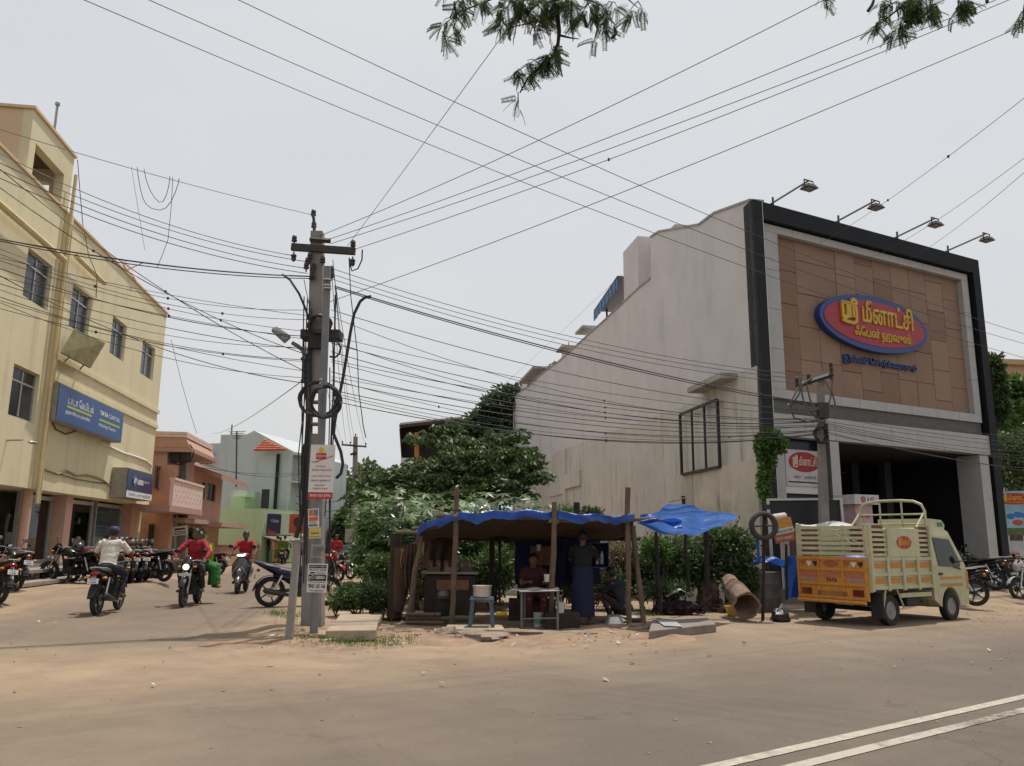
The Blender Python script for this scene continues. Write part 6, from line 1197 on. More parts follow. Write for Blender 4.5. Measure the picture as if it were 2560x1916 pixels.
SCOOT = dict(RIDER, kn=(.22, .17, .66), an=(.18, .12, .36), toe=(.36, .13, .34), pelvis=(-.30, 0, .86), waist=(-.28, 0, 1.02), chest=(-.22, 0, 1.22), neck=(-.16, 0, 1.43), head=(-.12, 0, 1.56), sh=(-.18, .185, 1.37), hip=(-.26, .10, .84))
SQUAT = dict(pelvis=(-.12, 0, .26), waist=(-.08, 0, .40), chest=(.02, 0, .60), neck=(.10, 0, .78), head=(.17, 0, .89), sh=(.06, .18, .72), el=(.28, .22, .52), ha=(.45, .12, .40), hip=(-.10, .10, .26), kn=(.28, .18, .50), an=(.08, .16, .08), toe=(.24, .18, .03))
SIT = dict(pelvis=(0, 0, .48), waist=(.0, 0, .62), chest=(.05, 0, .82), neck=(.08, 0, 1.02), head=(.12, 0, 1.14), sh=(.05, .19, .95), el=(.18, .25, .70), ha=(.40, .16, .74), hip=(.02, .10, .46), kn=(.42, .14, .46), an=(.40, .13, .07), toe=(.56, .15, .03))
SIDE = dict(pelvis=(-.60, .02, .90), waist=(-.60, .0, 1.04), chest=(-.58, -.02, 1.20), neck=(-.56, -.02, 1.38), head=(-.54, -.02, 1.50), sh=(-.58, .17, 1.32), el=(-.46, .26, 1.08), ha=(-.30, .16, 1.02), hip=(-.58, .06, .88), kn=(-.50, .36, .80), an=(-.48, .38, .42), toe=(-.42, .50, .38))
SIDE_R = {('hip', -1): (-.66, -.0, .88), ('kn', -1): (-.68, -.34, .80), ('an', -1): (-.64, -.36, .42), ('toe', -1): (-.60, -.48, .38)}
def person(label, J, loc=(0, 0, 0), rz=0., shirt=None, trousers=None, sleeve=.55, hair=True, cap=None, sari=None, lungi=None, vox=.012, scale=1.0, asym=None, name='person', barefoot=False, pelem=None):
    t = thing(name, label, 'person', loc, rz); V = lambda k, s=1: Vector((asym or {}).get((k, s), J[k])) if False else (lambda v: Vector((v[0], v[1] * s, v[2])))(((asym or {}).get((k, s))) or J[k])
    def arm_pts(s): return V('sh', s), V('el', s), V('ha', s)
    head, neck, chest, waist, pel = V('head'), V('neck'), V('chest'), V('waist'), V('pelvis')
    fw_ = Vector((1, 0, 0))
    def torso(mb, g):
        for a, b, r0, r1 in ((pel, waist, .135, .125), (waist, chest, .125, .145), (chest, (neck + chest) / 2 + Vector((0, 0, .03)), .145, .10)):
            n = 4; mb.loft([[a.lerp(b, k / n) + Vector((math.cos(q * math.pi / 6) * (r0 + (r1 - r0) * k / n + g) * .78, math.sin(q * math.pi / 6) * (r0 + (r1 - r0) * k / n + g) * 1.18, 0)) for q in range(12)] for k in range(n + 1)])
        for s in (-1, 1): mb.tube([chest + Vector((0, 0, .09)), V('sh', s)], [.09 + g, .062 + g], 10)
        mb.ell(pel, (.135 + g, .165 + g, .11 + g), 12, 8)
    mb = MB(); torso(mb, 0); mb.tube([neck - Vector((0, 0, .1)), neck, head - Vector((0, 0, .05))], [.075, .055, .055], 10)
    mb.ell(head, (.092, .076, .115), 14, 10); mb.ell(head + Vector((.03, 0, -.055)), (.06, .055, .06), 12, 8); mb.ell(head + Vector((.098, 0, -.015)), (.018, .014, .024), 8, 6)
    for s in (-1, 1):
        mb.ell(head + Vector((-.005, s * .078, -.005)), (.02, .012, .03), 8, 6); a, b, c = arm_pts(s)
        mb.tube([a, a.lerp(b, .5), b], [.052, .046, .04], 10); mb.tube([b, b.lerp(c, .35), c], [.04, .038, .026], 10)
        d = (c - b).normalized(); p = c + d * .045; mb.tube([c - d * .01, p + d * .03], [.028, .036], 8, flat=.6)
        sy = Vector((0, 0, 1)).cross(d).normalized(); dn = d.cross(sy).normalized(); dn = dn if dn.z < 0 else -dn
        for k, L_ in enumerate((.070, .078, .074, .060)):
            o = p + sy * (.027 - .018 * k) + d * .03; mb.tube([o, o + d * L_ * .45 + dn * .006, o + d * L_ * .55 + dn * L_ * .42, o + d * L_ * .30 + dn * L_ * .65], [.0095, .009, .0085, .0075], 6)
        o = p + sy * .03 * s - d * .02; mb.tube([o, o + sy * .025 * s + d * .025, o + sy * .018 * s + d * .05 + dn * .03], [.012, .010, .008], 6)
        h, k, an, to = V('hip', s), V('kn', s), V('an', s), V('toe', s)
        mb.tube([h, h.lerp(k, .5), k], [.085, .075, .056], 10); mb.tube([k, k.lerp(an, .35), an], [.054, .054, .036], 10)
        fd = (to - an); fd.z = 0; fd.normalize(); heel = an - fd * .05 - Vector((0, 0, .035)); mb.tube([heel, heel.lerp(to, .5) , to - Vector((0, 0, .005)), to + fd * .05], [.035, .04, .038, .022], 8, flat=.75)
    body = obj('body', remesh(mb, 'body', SKIN, vox), SKIN, t, world=False)
    mb = MB()
    for s in (-1, 1): mb.ell(head + Vector((.083, s * .032, .012)), (.012, .014, .009), 8, 5)
    obj('eyes', mb, M('eye dark', (.02, .015, .012), rough=.2), t, True, False, kind=None)
    obj('mouth', MB().ell(head + Vector((.083, 0, -.062)), (.010, .026, .006), 8, 5), M('lips', (.10, .035, .03)), t, True, False)
    if shirt:
        mb = MB(); torso(mb, .016)
        for s in (-1, 1):
            a, b, c = arm_pts(s); e = a.lerp(b, min(1, sleeve * 2)) if sleeve <= .5 else b
            mb.tube([a, e], [.068, .060], 10)
            if sleeve > .5: mb.tube([b, b.lerp(c, min(.96, (sleeve - .5) * 2))], [.056, .042], 10)
        mb.tube([neck - Vector((0, 0, .09)), neck - Vector((0, 0, .02))], [.085, .068], 10)
        obj('shirt', remesh(mb, 'shirt', shirt, vox), shirt, t, world=False)
    if trousers:
        mb = MB(); mb.ell(pel, (.155, .185, .125), 12, 8)
        for s in (-1, 1): mb.tube([V('hip', s), V('kn', s), V('kn', s).lerp(V('an', s), .92)], [.105, .078, .062], 10)
        obj('trousers', remesh(mb, 'trousers', trousers, vox), trousers, t, world=False)
        mb = MB()
        for s in (-1, 1): mb.tube([V('an', s) - Vector((.04, 0, .035)), V('toe', s) + Vector((.04, 0, -.012))], [.046, .044], 8, flat=.7)
        if not barefoot: obj('shoes', mb, M('dark shoe', (.02, .016, .013), rough=.5), t, True, False, kind=None)
    if hair:
        mb = MB(); mb.ell(head + Vector((-.008, 0, .028)), (.104, .090, .112), 18, 12, .12); me = mb.mesh('hair', HAIR, 2)
        bm = bmesh.new(); bm.from_mesh(me); c_ = head
        bmesh.ops.delete(bm, geom=[v for v in bm.verts if v.co.x > c_.x + .035 and v.co.z < c_.z + .045 or v.co.z < c_.z - .06], context='VERTS'); bm.to_mesh(me); bm.free(); obj('hair', me, HAIR, t, world=False)
    if cap:
        mb = MB(); mb.lathe([(.098, .02), (.102, .06), (.085, .11), (.05, .135), (.001, .142)], head, n=16); mb.m = None
        obj('cap', mb, cap, t, True, False); obj('cap_brim', MB().grid(lambda u, v: head + Vector((.07 + .10 * v, (u - .5) * (.17 - .05 * v), .03 - .02 * v)), 6, 3), cap, t, True, False)
    if lungi:
        z1 = pel.z + .12; z0 = (V('an').z * .35 + V('kn').z * .65) if lungi[1] else V('an').z + .08
        mb = MB(); c0 = (V('an') + V('an', -1)) / 2; mb.loft([[(pel.lerp(Vector((c0.x, c0.y, pel.z)), u)).xy.to_3d() * 1 + Vector((math.cos(q * math.pi / 8) * (.155 + .06 * u + .012 * math.sin(q * 3)), math.sin(q * math.pi / 8) * (.185 + .04 * u), z1 + (z0 - z1) * u)) for q in range(16)] for u in (0, .15, .4, .7, 1)], False); obj('wrap_cloth', mb, lungi[0], t, 2, False)
    if sari:
        mb = MB(); torso(mb, .03)
        for s in (-1, 1): mb.tube([V('hip', s), V('kn', s), V('an', s)], [.15, .15, .14], 10)
        mb.tube([V('hip').lerp(V('hip', -1), .5), V('kn').lerp(V('kn', -1), .5), V('an').lerp(V('an', -1), .5)], [.16, .15, .14], 10); obj('sari', remesh(mb, 'sari', sari[0], .018), sari[0], t, world=False)
        mb = MB(); a, b = V('sh', 1) + Vector((0, 0, .05)), pel + Vector((.05, -.16, 0)); mb.grid(lambda u, v: a.lerp(b, u) + Vector((.16 - .05 * abs(u - .5) + .012 * math.sin(v * 14), (v - .5) * .2, .0)), 10, 8); mb.grid(lambda u, v: a + Vector((-.17 - .03 * u, (v - .5) * .2, -.6 * u)), 8, 8); obj('sari_end', mb, sari[1], t, 2, False)
    return t
def on(bikeo, t): t.location = bikeo.location; t.rotation_euler = bikeo.rotation_euler; return t
C = lambda n, c, r=.85: MATS.get(n) or M(n, c, rough=r, var=.12, scale=9, bump=.15)
on(ride1, person('man in white shirt, dark trousers and blue cap riding away', RIDER, shirt=C('white shirt', (.60, .55, .47)), trousers=C('navy jeans', (.015, .017, .025)), sleeve=.42, cap=C('blue cap', (.025, .045, .15)), hair=True))
on(ride2, person('man in red long sleeved shirt riding the motorcycle with lit headlight', dict(RIDER, el=(.10, .36, 1.15)), shirt=C('red shirt', (.30, .015, .025)), trousers=C('dark trousers', (.02, .018, .018)), sleeve=.93))
on(ride2, person('pillion passenger in yellow and green sari sitting side-saddle', SIDE, asym=SIDE_R, shirt=C('yellow blouse', (.42, .36, .03)), sleeve=.4, sari=(C('green sari', (.03, .14, .03)), C('yellow sari end', (.45, .42, .03)))))
on(sco, person('man in red T-shirt riding the grey scooter', SCOOT, shirt=C('bright red shirt', (.36, .012, .025)), trousers=C('scooter jeans', (.02, .02, .025)), sleeve=.4))
on(ride4, person('man in pale grey shirt riding away past the green shop', RIDER, shirt=C('pale grey shirt', (.36, .40, .42)), trousers=C('black trousers', (.015, .015, .015)), sleeve=.4, vox=.02))
on(ride4, person('pillion in green clothes behind the pale shirted rider', dict(SIDE, head=(-.54, .2, 1.48), neck=(-.56, .15, 1.36)), asym=SIDE_R, shirt=C('leaf green cloth', (.08, .13, .02)), sleeve=.5, sari=(C('leaf green cloth', ()), C('olive cloth', (.12, .14, .02))), vox=.02))
p = G(690, 1409); person('woman in pale yellow patterned sari walking by the green shop', STAND, p, R(100), shirt=C('peach blouse', (.45, .18, .10)), sleeve=.4, sari=(C('pale yellow sari', (.46, .36, .14)), C('peach sari end', (.5, .3, .16))), vox=.02)
p = G(668, 1408); person('dark clothed person in teal trousers in the shop doorway', STAND, p, R(200), shirt=C('black shirt', (.015, .015, .018)), trousers=C('teal trousers', (.03, .10, .11)), vox=.02)
p = G(752, 1428); person('rider in white helmet and grey clothes beside the pole', STAND, p, R(-90), shirt=C('ash shirt', (.2, .2, .2)), trousers=C('ash trousers', (.03, .03, .03)), hair=False, vox=.02); hp = p + Vector((.0, -.04, 1.59)); obj('helmet', MB().ell(hp, (.13, .15, .15), 12, 8), M('silver helmet', (.45, .44, .42), rough=.25), None, smooth=True, label='pale silver helmet on the rider beside the twin pole', cat='helmet')
p = G(838, 1436); person('person in red shirt standing behind the parked red motorcycle', STAND, p, R(-95), shirt=C('crimson shirt', (.34, .012, .02)), trousers=C('grey trousers', (.05, .05, .05)), vox=.02)
far = person('far rider on the street end motorcycle', RIDER, shirt=C('far dark shirt', (.04, .04, .05)), trousers=C('far trousers', (.03, .03, .03)), vox=.03)
fb = [o for o in S.objects if o.get('label', '').startswith(('far motorcycle', 'second far motorcycle'))]
on(fb[0], far)
c_ = dup(far, label='far rider in pale shirt coming down the street', remap={'far dark shirt': C('far pale shirt', (.25, .25, .22))}); on(fb[1], c_)
# far car and auto rickshaw, small but built
def car(label, loc, rz, paint):
    t = thing('parked_car', label, 'car', loc, rz); mb = MB(); pr = [(-1.9, .25, .45), (-1.95, .6, .8), (-1.7, .9, .82), (-1.3, 1.0, .8), (-.9, 1.42, .66), (.5, 1.45, .66), (1.1, 1.02, .78), (1.8, .88, .8), (1.98, .6, .76), (1.95, .25, .7)]
    n = len(pr); a = mb.av([(x, -w, z) for x, z, w in pr]); b = mb.av([(x, w, z) for x, z, w in pr]); mb.f += [tuple(range(a, a + n)), tuple(range(b, b + n))[::-1]] + [(a + k, a + (k + 1) % n, b + (k + 1) % n, b + k) for k in range(n)]; mb.mi += [0] * (n + 2); obj('car_body', mb, paint, t, False, False)
    for x in (-1.2, 1.25):
        for s in (-1, 1): obj('wheel', MB().lathe([(.12, -.09), (.3, -.09), (.31, 0), (.3, .09), (.12, .09)], (x, s * .74, .31), 'Y', 16, True), rub, t, True, False)
    obj('windscreen', MB().hexa([(1.06, -.7, 1.05), (1.09, -.7, 1.05), (1.09, .7, 1.05), (1.06, .7, 1.05), (.54, -.6, 1.40), (.57, -.6, 1.40), (.57, .6, 1.40), (.54, .6, 1.40)]), gls, t, False, False); obj('rear_window', MB().hexa([(-1.27, -.7, 1.04), (-1.24, -.7, 1.04), (-1.24, .7, 1.04), (-1.27, .7, 1.04), (-.95, -.6, 1.39), (-.92, -.6, 1.39), (-.92, .6, 1.39), (-.95, .6, 1.39)]), gls, t, False, False)
    for s in (-1, 1): obj('side_window', MB().prism([(-1.1, 1.05), (-.82, 1.36), (.42, 1.38), (.85, 1.05)], lambda x, z: (x, s * (.80 - (z - 1) * .30), z), lambda x, z: (x, s * (.72 - (z - 1) * .30), z)), gls, t, False, False); obj('headlamp', MB().ell((1.9, s * .58, .68), (.08, .16, .08)), hlens, t, True, False); obj('tail_lamp', MB().ell((-1.9, s * .62, .78), (.06, .12, .1)), tail, t, True, False)
    return t
car('white car parked up the side street behind motorcycles', G(856, 1398), R(100), M('white car paint', (.55, .58, .60), rough=.25, coat=.5))
p = G(925, 1376); t = thing('auto_rickshaw', 'far yellow auto rickshaw by the roadside bushes', 'auto rickshaw', p, R(100)); ay = M('auto yellow', (.42, .26, .02)); ab = M('auto black hood', (.02, .02, .02))
obj('body', MB().loft([[(-1.2, y, .4), (-1.25, y, .9), (.5, y, .85), (1.2, y * .7, .9), (1.3, y * .6, .4)] for y in (-.62, .62)]), ay, t, False, False); obj('hood', MB().loft([[(-1.25, y, .95), (-1.15, y, 1.6), (-.8, y, 1.75), (.7, y * .9, 1.72), (.95, y * .8, 1.55), (.75, y * .9, 1.5), (-.5, y, 1.5), (-.5, y, .95)] for y in (-.64, .64)]), ab, t, False, False)
obj('windscreen', MB().hexa([(1.18, -.42, .9), (1.2, -.42, .9), (1.2, .42, .9), (1.18, .42, .9), (.92, -.5, 1.55), (.94, -.5, 1.55), (.94, .5, 1.55), (.92, .5, 1.55)]), gls, t, False, False)
for x, y in ((1.1, 0), (-.8, .55), (-.8, -.55)): obj('wheel', MB().lathe([(.08, -.05), (.22, -.05), (.22, .05), (.08, .05)], (x, y, .22), 'Y', 14, True), rub, t, True, False)
# ================================================================ roadside stall
wood = M('grey brown pole wood', (.125, .085, .057), rough=.9, var=.3, scale=6, bump=.4, streak=.4); wood2 = M('dark wood', (.030, .021, .016), rough=.9, var=.35, scale=6, bump=.3); burl = M('brown sacking', (.060, .036, .024), rough=.95, var=.35, scale=4, bump=.3)
slabm = M('pale slab', (.33, .26, .185), rough=.92, var=.16, scale=4, bump=.35, streak=.3); soil = M('red soil', (.25, .168, .108), rough=.95, var=.3, scale=3, bump=.6); rockm = M('grey rock', (.24, .185, .14), rough=.95, var=.25, scale=5, bump=.6)
SD = 14.9
def rod(parent, name, a, b, r, m=wood, n=8, wob=.02):
    a, b = Vector(a), Vector(b); k = 5; return obj(name, MB().tube([a.lerp(b, i / k) + Vector((random.uniform(-wob, wob), random.uniform(-wob, wob), 0)) * (0 < i < k) for i in range(k + 1)], [r * random.uniform(.85, 1.12) for _ in range(k + 1)], n), m, parent, smooth=True)
random.seed(33)
stall = thing('tea_stall', 'roadside stall of rough poles roofed with sacking and blue tarpaulin', 'stall', D(1330, 1567, SD))
for (x0, y0, x1, y1, d, r) in ((1142, 1219, 1129, 1562, SD, .05), (1386, 1256, 1376, 1578, SD - .1, .05), (1570, 1219, 1574, 1568, SD, .055), (1582, 1315, 1610, 1570, SD + .1, .05), (1054, 1340, 1018, 1556, SD + .3, .045), (1044, 1345, 1030, 1558, SD + .5, .04), (1230, 1345, 1228, 1520, SD + 2.4, .05), (1442, 1256, 1438, 1530, SD + 2.4, .06), (1250, 1262, 1250, 1515, SD + 2.6, .03), (1150, 1300, 1120, 1530, SD + 2.4, .045), (1640, 1330, 1650, 1530, SD + 2.0, .04)):
    rod(stall, 'pole', D(x1, y1, d), D(x0, y0, d), r, wood if d < SD + 1 else wood2)
rod(stall, 'roof_beam', D(1092, 1291, SD - .02), D(1400, 1298, SD - .02), .03); rod(stall, 'roof_beam', D(1400, 1302, SD - .02), D(1645, 1298, SD - .1), .035); rod(stall, 'roof_beam', D(990, 1331, SD + .4), D(1052, 1332, SD + .4), .03); rod(stall, 'roof_beam', D(1030, 1322, SD + .2), D(1100, 1318, SD + .1), .03)
rod(stall, 'roof_beam', D(1128, 1300, SD), D(1120, 1340, SD + 2.6), .035, wood2); rod(stall, 'roof_beam', D(1380, 1303, SD), D(1385, 1345, SD + 2.6), .035, wood2); rod(stall, 'roof_beam', D(1568, 1310, SD), D(1560, 1350, SD + 2.6), .035, wood2); rod(stall, 'roof_beam', D(1050, 1347, SD + 2.4), D(1600, 1348, SD + 2.4), .04, wood2)
for x, y in ((1141, 1292), (1385, 1302)): obj('rope_knot', MB().ell(D(x, y, SD - .05), (.10, .08, .07), 10, 6, .6), M('rope', (.20, .13, .08), bump=.5), stall, smooth=True)
# roof sheet of sacking, front edge following the photograph's line
def edge_y(u): return 1338 - 42 * min(1, u / .16) ** .7 + 6 * math.sin(u * 9) * .6 + 12 * max(0, u - .75)
def roofp(u, v, dz=0.):
    x = 1045 + (1585 - 1045) * u; p = D(x, edge_y(u), SD); q = D(1070 + (1575 - 1070) * u, 1349, SD + 2.7); q.z += .02 * math.sin(u * 21)
    r = p.lerp(q, v); r.z += -.06 * math.sin(math.pi * v) + .018 * math.sin(u * 40 + v * 7) + .014 * math.sin(v * 23 + u * 5) + dz; return r
mb = MB(); mb.grid(lambda u, v: roofp(u, v), 54, 14); mb.grid(lambda u, v: roofp(u, v, .03), 54, 14); obj('sacking_roof', mb, burl, stall, 2)
def tarpm(name, col, tr):
    m = bpy.data.materials.new(name); m.use_nodes = True; n = m.node_tree; b = n.nodes['Principled BSDF']; L = n.links.new
    tx = n.nodes.new('ShaderNodeTexNoise'); tx.inputs['Scale'].default_value = 3; tx.inputs['Detail'].default_value = 6; g = n.nodes.new('ShaderNodeNewGeometry'); L(g.outputs['Position'], tx.inputs['Vector'])
    rp_ = n.nodes.new('ShaderNodeValToRGB'); rp_.color_ramp.elements[0].position = .3; rp_.color_ramp.elements[1].position = .7; rp_.color_ramp.elements[0].color = (*[c * .75 for c in col], 1); rp_.color_ramp.elements[1].color = (*[c * 1.25 for c in col], 1); L(tx.outputs[0], rp_.inputs[0])
    L(rp_.outputs[0], b.inputs['Base Color']); b.inputs['Roughness'].default_value = .38; t = n.nodes.new('ShaderNodeBsdfTranslucent'); L(rp_.outputs[0], t.inputs[0]); mi = n.nodes.new('ShaderNodeMixShader'); mi.inputs[0].default_value = tr
    bn = n.nodes.new('ShaderNodeBump'); bn.inputs['Strength'].default_value = .5; bn.inputs['Distance'].default_value = .05; t2 = n.nodes.new('ShaderNodeTexNoise'); t2.inputs['Scale'].default_value = 7; t2.inputs['Detail'].default_value = 4; L(g.outputs['Position'], t2.inputs['Vector']); L(t2.outputs[0], bn.inputs['Height']); L(bn.outputs[0], b.inputs['Normal'])
    L(b.outputs[0], mi.inputs[1]); L(t.outputs[0], mi.inputs[2]); L(mi.outputs[0], n.nodes['Material Output'].inputs[0]); return m
tarp = tarpm('blue tarpaulin', (.025, .10, .42), .3); tarp2 = tarpm('thin blue tarpaulin', (.045, .19, .66), .62)
def tp_(u, v):     # v 0 hangs in front, 1 lies on the roof
    o = .07 * mnoise.noise(Vector((u * 9, 0, 7))) + .04 * mnoise.noise(Vector((u * 31, v, 2))); p = roofp(u, 0)
    if v < .45: k = v / .45; return p + Vector((0, -.10 - .06 * mnoise.noise(Vector((u * 22, v * 2, 4))), -.075 - o + (.16 + o) * k + .03))
    k = (v - .45) / .55; q = roofp(u, k * .4); return q + Vector((0, -.10 * (1 - k), .07 + .05 * math.sin(math.pi * k) + .06 * mnoise.noise(Vector((u * 17, k * 2, 9)))))
obj('tarpaulin_edge', MB().grid(tp_, 110, 12), tarp, stall, 2)
# second tarpaulin, stretched out to the right
cn = [D(1592, 1308, SD - .1), D(1765, 1326, SD + .1), D(1846, 1290, SD + 1.5), D(1672, 1256, SD + 2.5)]
def t2(u, v):
    p = (cn[0].lerp(cn[1], u)).lerp(cn[3].lerp(cn[2], u), v); p.z += -.16 * math.sin(math.pi * u) * (1 - v) - .05 * math.sin(math.pi * v) + .02 * math.sin(u * 13 + v * 4) + .016 * math.sin(v * 17 - u * 9); p.y -= .25 * math.sin(math.pi * u) * (1 - v); return p
ta = thing('tarpaulin_sheet', 'bright blue tarpaulin sheet stretched out beyond the stall posts', 'tarpaulin', cn[1]); obj('sheet', MB().grid(t2, 44, 30), tarp2, ta, 2)
obj('folded_end', MB().grid(lambda u, v: D(1600 + 105 * u, 1296 + 6 * u + (16 + 8 * math.sin(u * 9)) * (v - .5) + 10 * u * u, SD - .05 + .12 * math.sin(v * 5 + u * 7)), 30, 8), tarp, ta, 2)
for a, b in ((cn[3], D(1716, 1244, SD + 2.6)), (cn[2], D(1850, 1298, SD + 1.6))): obj('guy_rope', MB().tube([a, b], .012, 4), blk, ta)
rod(ta, 'support_pole', D(1765, 1330, SD + 1.6), D(1768, 1490, SD + 1.8), .05, wood2); rod(ta, 'support_pole', D(1708, 1240, SD + 2.7), D(1720, 1480, SD + 2.7), .04, wood2)
# hung cloths and back sheets
navy = M('navy cloth', (.006, .011, .045), rough=.9, var=.4, scale=3)
def cloth(label, x0, y0, x1, y1, d, m, cat='cloth', name='hanging_cloth', wv=.05):
    a, b, c = D(x0, y0, d), D(x1, y0, d), D(x0, y1, d); return obj(name, MB().grid(lambda u, v: a + (b - a) * u + (c - a) * v + Vector((.01 * math.sin(v * 8), wv * math.sin(u * 19 + v * 2) * (.4 + v), 0)), 28, 14), m, None, 2, label=label, cat=cat)
cloth('dark navy sheet hung across the back of the stall', 1287, 1348, 1500, 1462, SD + 2.5, navy); cloth('narrow dark sheet hung at the stall corner behind the hanging mug', 1395, 1345, 1462, 1440, SD + 2.2, navy)
cloth('brown cloth hung on the left stall poles', 1010, 1360, 1040, 1470, SD + .45, burl); cloth('pale brown rag hung near the hollow trunk post', 1000, 1372, 1022, 1420, SD + .6, M('ochre rag', (.28, .15, .06), rough=.9)); cloth('brown paper bags hung on the navy sheet', 1325, 1366, 1379, 1414, SD + 2.3, M('kraft paper', (.17, .09, .05), rough=.9), 'bag', 'hanging_bags', .03); cloth('sacking curtain along the left end of the stall', 1060, 1350, 1140, 1420, SD + 2.6, burl)
tr = thing('trunk_post', 'thick weathered trunk wrapped in brown sacking at the stall end', 'post', D(985, 1545, SD + .9)); mb = MB(); mb.tube([D(987, 1545, SD + .9), D(984, 1470, SD + .9), D(988, 1400, SD + .9), D(990, 1335, SD + .9)], [.15, .11, .10, .11], 12); obj('trunk', mb, wood2, tr, smooth=True)
mb = MB(); mb.tube([D(1003, 1370, SD + .8), D(1006, 1430, SD + .75), D(1000, 1490, SD + .8), D(996, 1530, SD + .8)], [.13, .17, .14, .09], 10); obj('sack_wrap', mb, burl, tr, smooth=True)
# table, stool, pot, vessels
steelm = M('dull steel', (.16, .16, .155), rough=.5, metal=.4, var=.15); alum = M('aluminium vessel', (.52, .52, .51), rough=.35, metal=.75, var=.15); tin = M('white tin sheet', (.30, .29, .26), rough=.5, var=.12, streak=.3)
tb = thing('stall_table', 'steel legged table with pale tin sheet top at the stall front', 'table', G(1345, 1580)); td = SD - .55
a, b = D(1262, 1476, td), D(1398, 1474, td); obj('table_top', MB().grid(lambda u, v: a.lerp(b, u) + Vector((0, .7 * v - .05, -.05 * max(0, .14 - u) / .14 * 1.5 + .012 * math.sin(u * 14))), 16, 6), tin, tb, 2); obj('top_rim', MB().tube([a + Vector((.25, -.05, -.02)), b + Vector((0, -.05, -.02))], .016, 4), steelm, tb)
for x, dy in ((1304, 0), (1394, 0), (1312, .62), (1396, .62)): p = D(x, 1476, td + dy); p.z = a.z - .02; obj('leg', MB().tube([p, Vector((p.x, p.y, .0))], .022, 6), steelm, tb)
p0 = D(1302, 1545, td); obj('stretcher', MB().tube([D(1304, 1548, td), D(1394, 1546, td)], .014, 5), steelm, tb)
slab = lambda label, q, z, th, name='stone_slab', m=slabm, cat='slab', grp=None: obj(name, MB().hexa([G(x, y, z) - Vector((0, 0, th)) for x, y in q] + [G(x, y, z) for x, y in q]), m, None, label=label, cat=cat, group=grp, bevel=.012)
slab('flat slab bridging the ditch under the stall stool', [(1112, 1573), (1262, 1574), (1255, 1562), (1118, 1562)], .10, .09)
st = thing('plastic_stool', 'grey blue plastic stool carrying an aluminium pot', 'stool', G(1204, 1566, .10)); sc_ = st.location; plas = M('grey blue plastic', (.05, .085, .11), rough=.5)
obj('stool_seat', MB().loft([[Vector(sc_) + Vector((sx * w, sy * w, z)) for sx, sy in ((-1, -1), (1, -1), (1, 1), (-1, 1))] for z, w in ((.42, .19), (.44, .20), (.47, .185))]), plas, st)
for sx in (-1, 1):
    for sy in (-1, 1): obj('leg', MB().hexa([Vector(sc_) + Vector((sx * w + dx, sy * w + dy, z)) for z, w in ((0, .19), (.42, .15)) for dx, dy in ((-.03, -.02), (.03, -.02), (.03, .02), (-.03, .02))]), plas, st)
pt_ = obj('cooking_pot', MB().lathe([(.14, 0), (.15, .01), (.155, .16), (.165, .175), (.165, .185), (.14, .18), (.001, .12)], Vector(sc_) + Vector((0, 0, .472)), n=20), alum, None, smooth=True, label='aluminium cooking pot standing on the grey blue stool', cat='pot')
def lath(name, label, cat, prof, p, m, n=18): return obj(name, MB().lathe(prof, p, n=n), m, None, smooth=True, label=label, cat=cat)
whp = M('white plastic', (.50, .50, .48), rough=.45, var=.08)
bu = thing('paint_bucket', 'white plastic bucket with blue label under the stall table', 'bucket', G(1346, 1568)); obj('bucket', MB().lathe([(.075, 0), (.09, .23), (.096, .24), (.096, .25), (.08, .245)], bu.location, n=16), whp, bu, smooth=True); obj('label_band', MB().lathe([(.083, .06), (.0885, .15)], bu.location, n=16), M('teal label', (.10, .30, .32)), bu, smooth=True)
lath('milk_can', 'small pale bucket on a dark box right of the table', 'bucket', [(.06, 0), (.075, .2), (.08, .21), (.07, .2)], D(1401, 1537, SD - .3), whp)
lath('hanging_mug', 'white plastic mug hanging on the middle stall pole', 'mug', [(.04, 0), (.052, .12), (.055, .13), (.045, .12)], D(1367, 1455, SD - .15), whp); lath('paper_cup', 'white paper cup stuck on the navy back sheet', 'cup', [(.035, 0), (.05, .13), (.048, .13)], D(1347, 1378, SD + 2.2), whp)
lath('silver_vessel', 'upturned silver vessel on the ground by the stall post', 'vessel', [(.19, 0), (.185, .05), (.15, .14), (.12, .19), (.135, .21), (.12, .215), (.001, .21)], G(1535, 1569), alum); lath('silver_basin', 'wide shallow silver basin by the stall post', 'basin', [(.10, 0), (.24, .09), (.26, .1), (.24, .1), (.10, .03)], G(1585, 1556), alum)
bx_ = obj('dark_box', MB().box(D(1405, 1555, SD - .2), (.6, .4, .32)), wood2, None, label='low dark wooden box right of the stall table', cat='box', bevel=.01)
pk_ = obj('snack_packet', MB().grid(lambda u, v: D(1241 + 27 * u, 1541 - 12 * v, SD + .1) + Vector((0, -.04 * math.sin(math.pi * u) * math.sin(math.pi * v), 0)), 8, 6), M('yellow packet', (.62, .42, .03), rough=.35, var=.5, scale=12, patch=.6, pcol=(.5, .05, .02)), None, 2, label='bright yellow snack packet lying inside the stall', cat='packet')
cb = thing('stall_cabinet', 'dark wooden counter cabinet on the left inside the stall', 'cabinet', D(1125, 1535, SD + .9))
cpos = D(1126, 1480, SD + .9); obj('carcass', MB().box(cpos + Vector((0, 0, -.05)), (.95, .5, .72)), wood2, cb, bevel=.01); obj('top_board', MB().box(cpos + Vector((0, -.02, .36)), (1.06, .58, .04)), M('worn top', (.2, .16, .13)), cb); obj('cardboard_panel', MB().box(cpos + Vector((.06, -.262, .14)), (.6, .02, .18)), M('cardboard', (.16, .08, .04), rough=.9), cb)
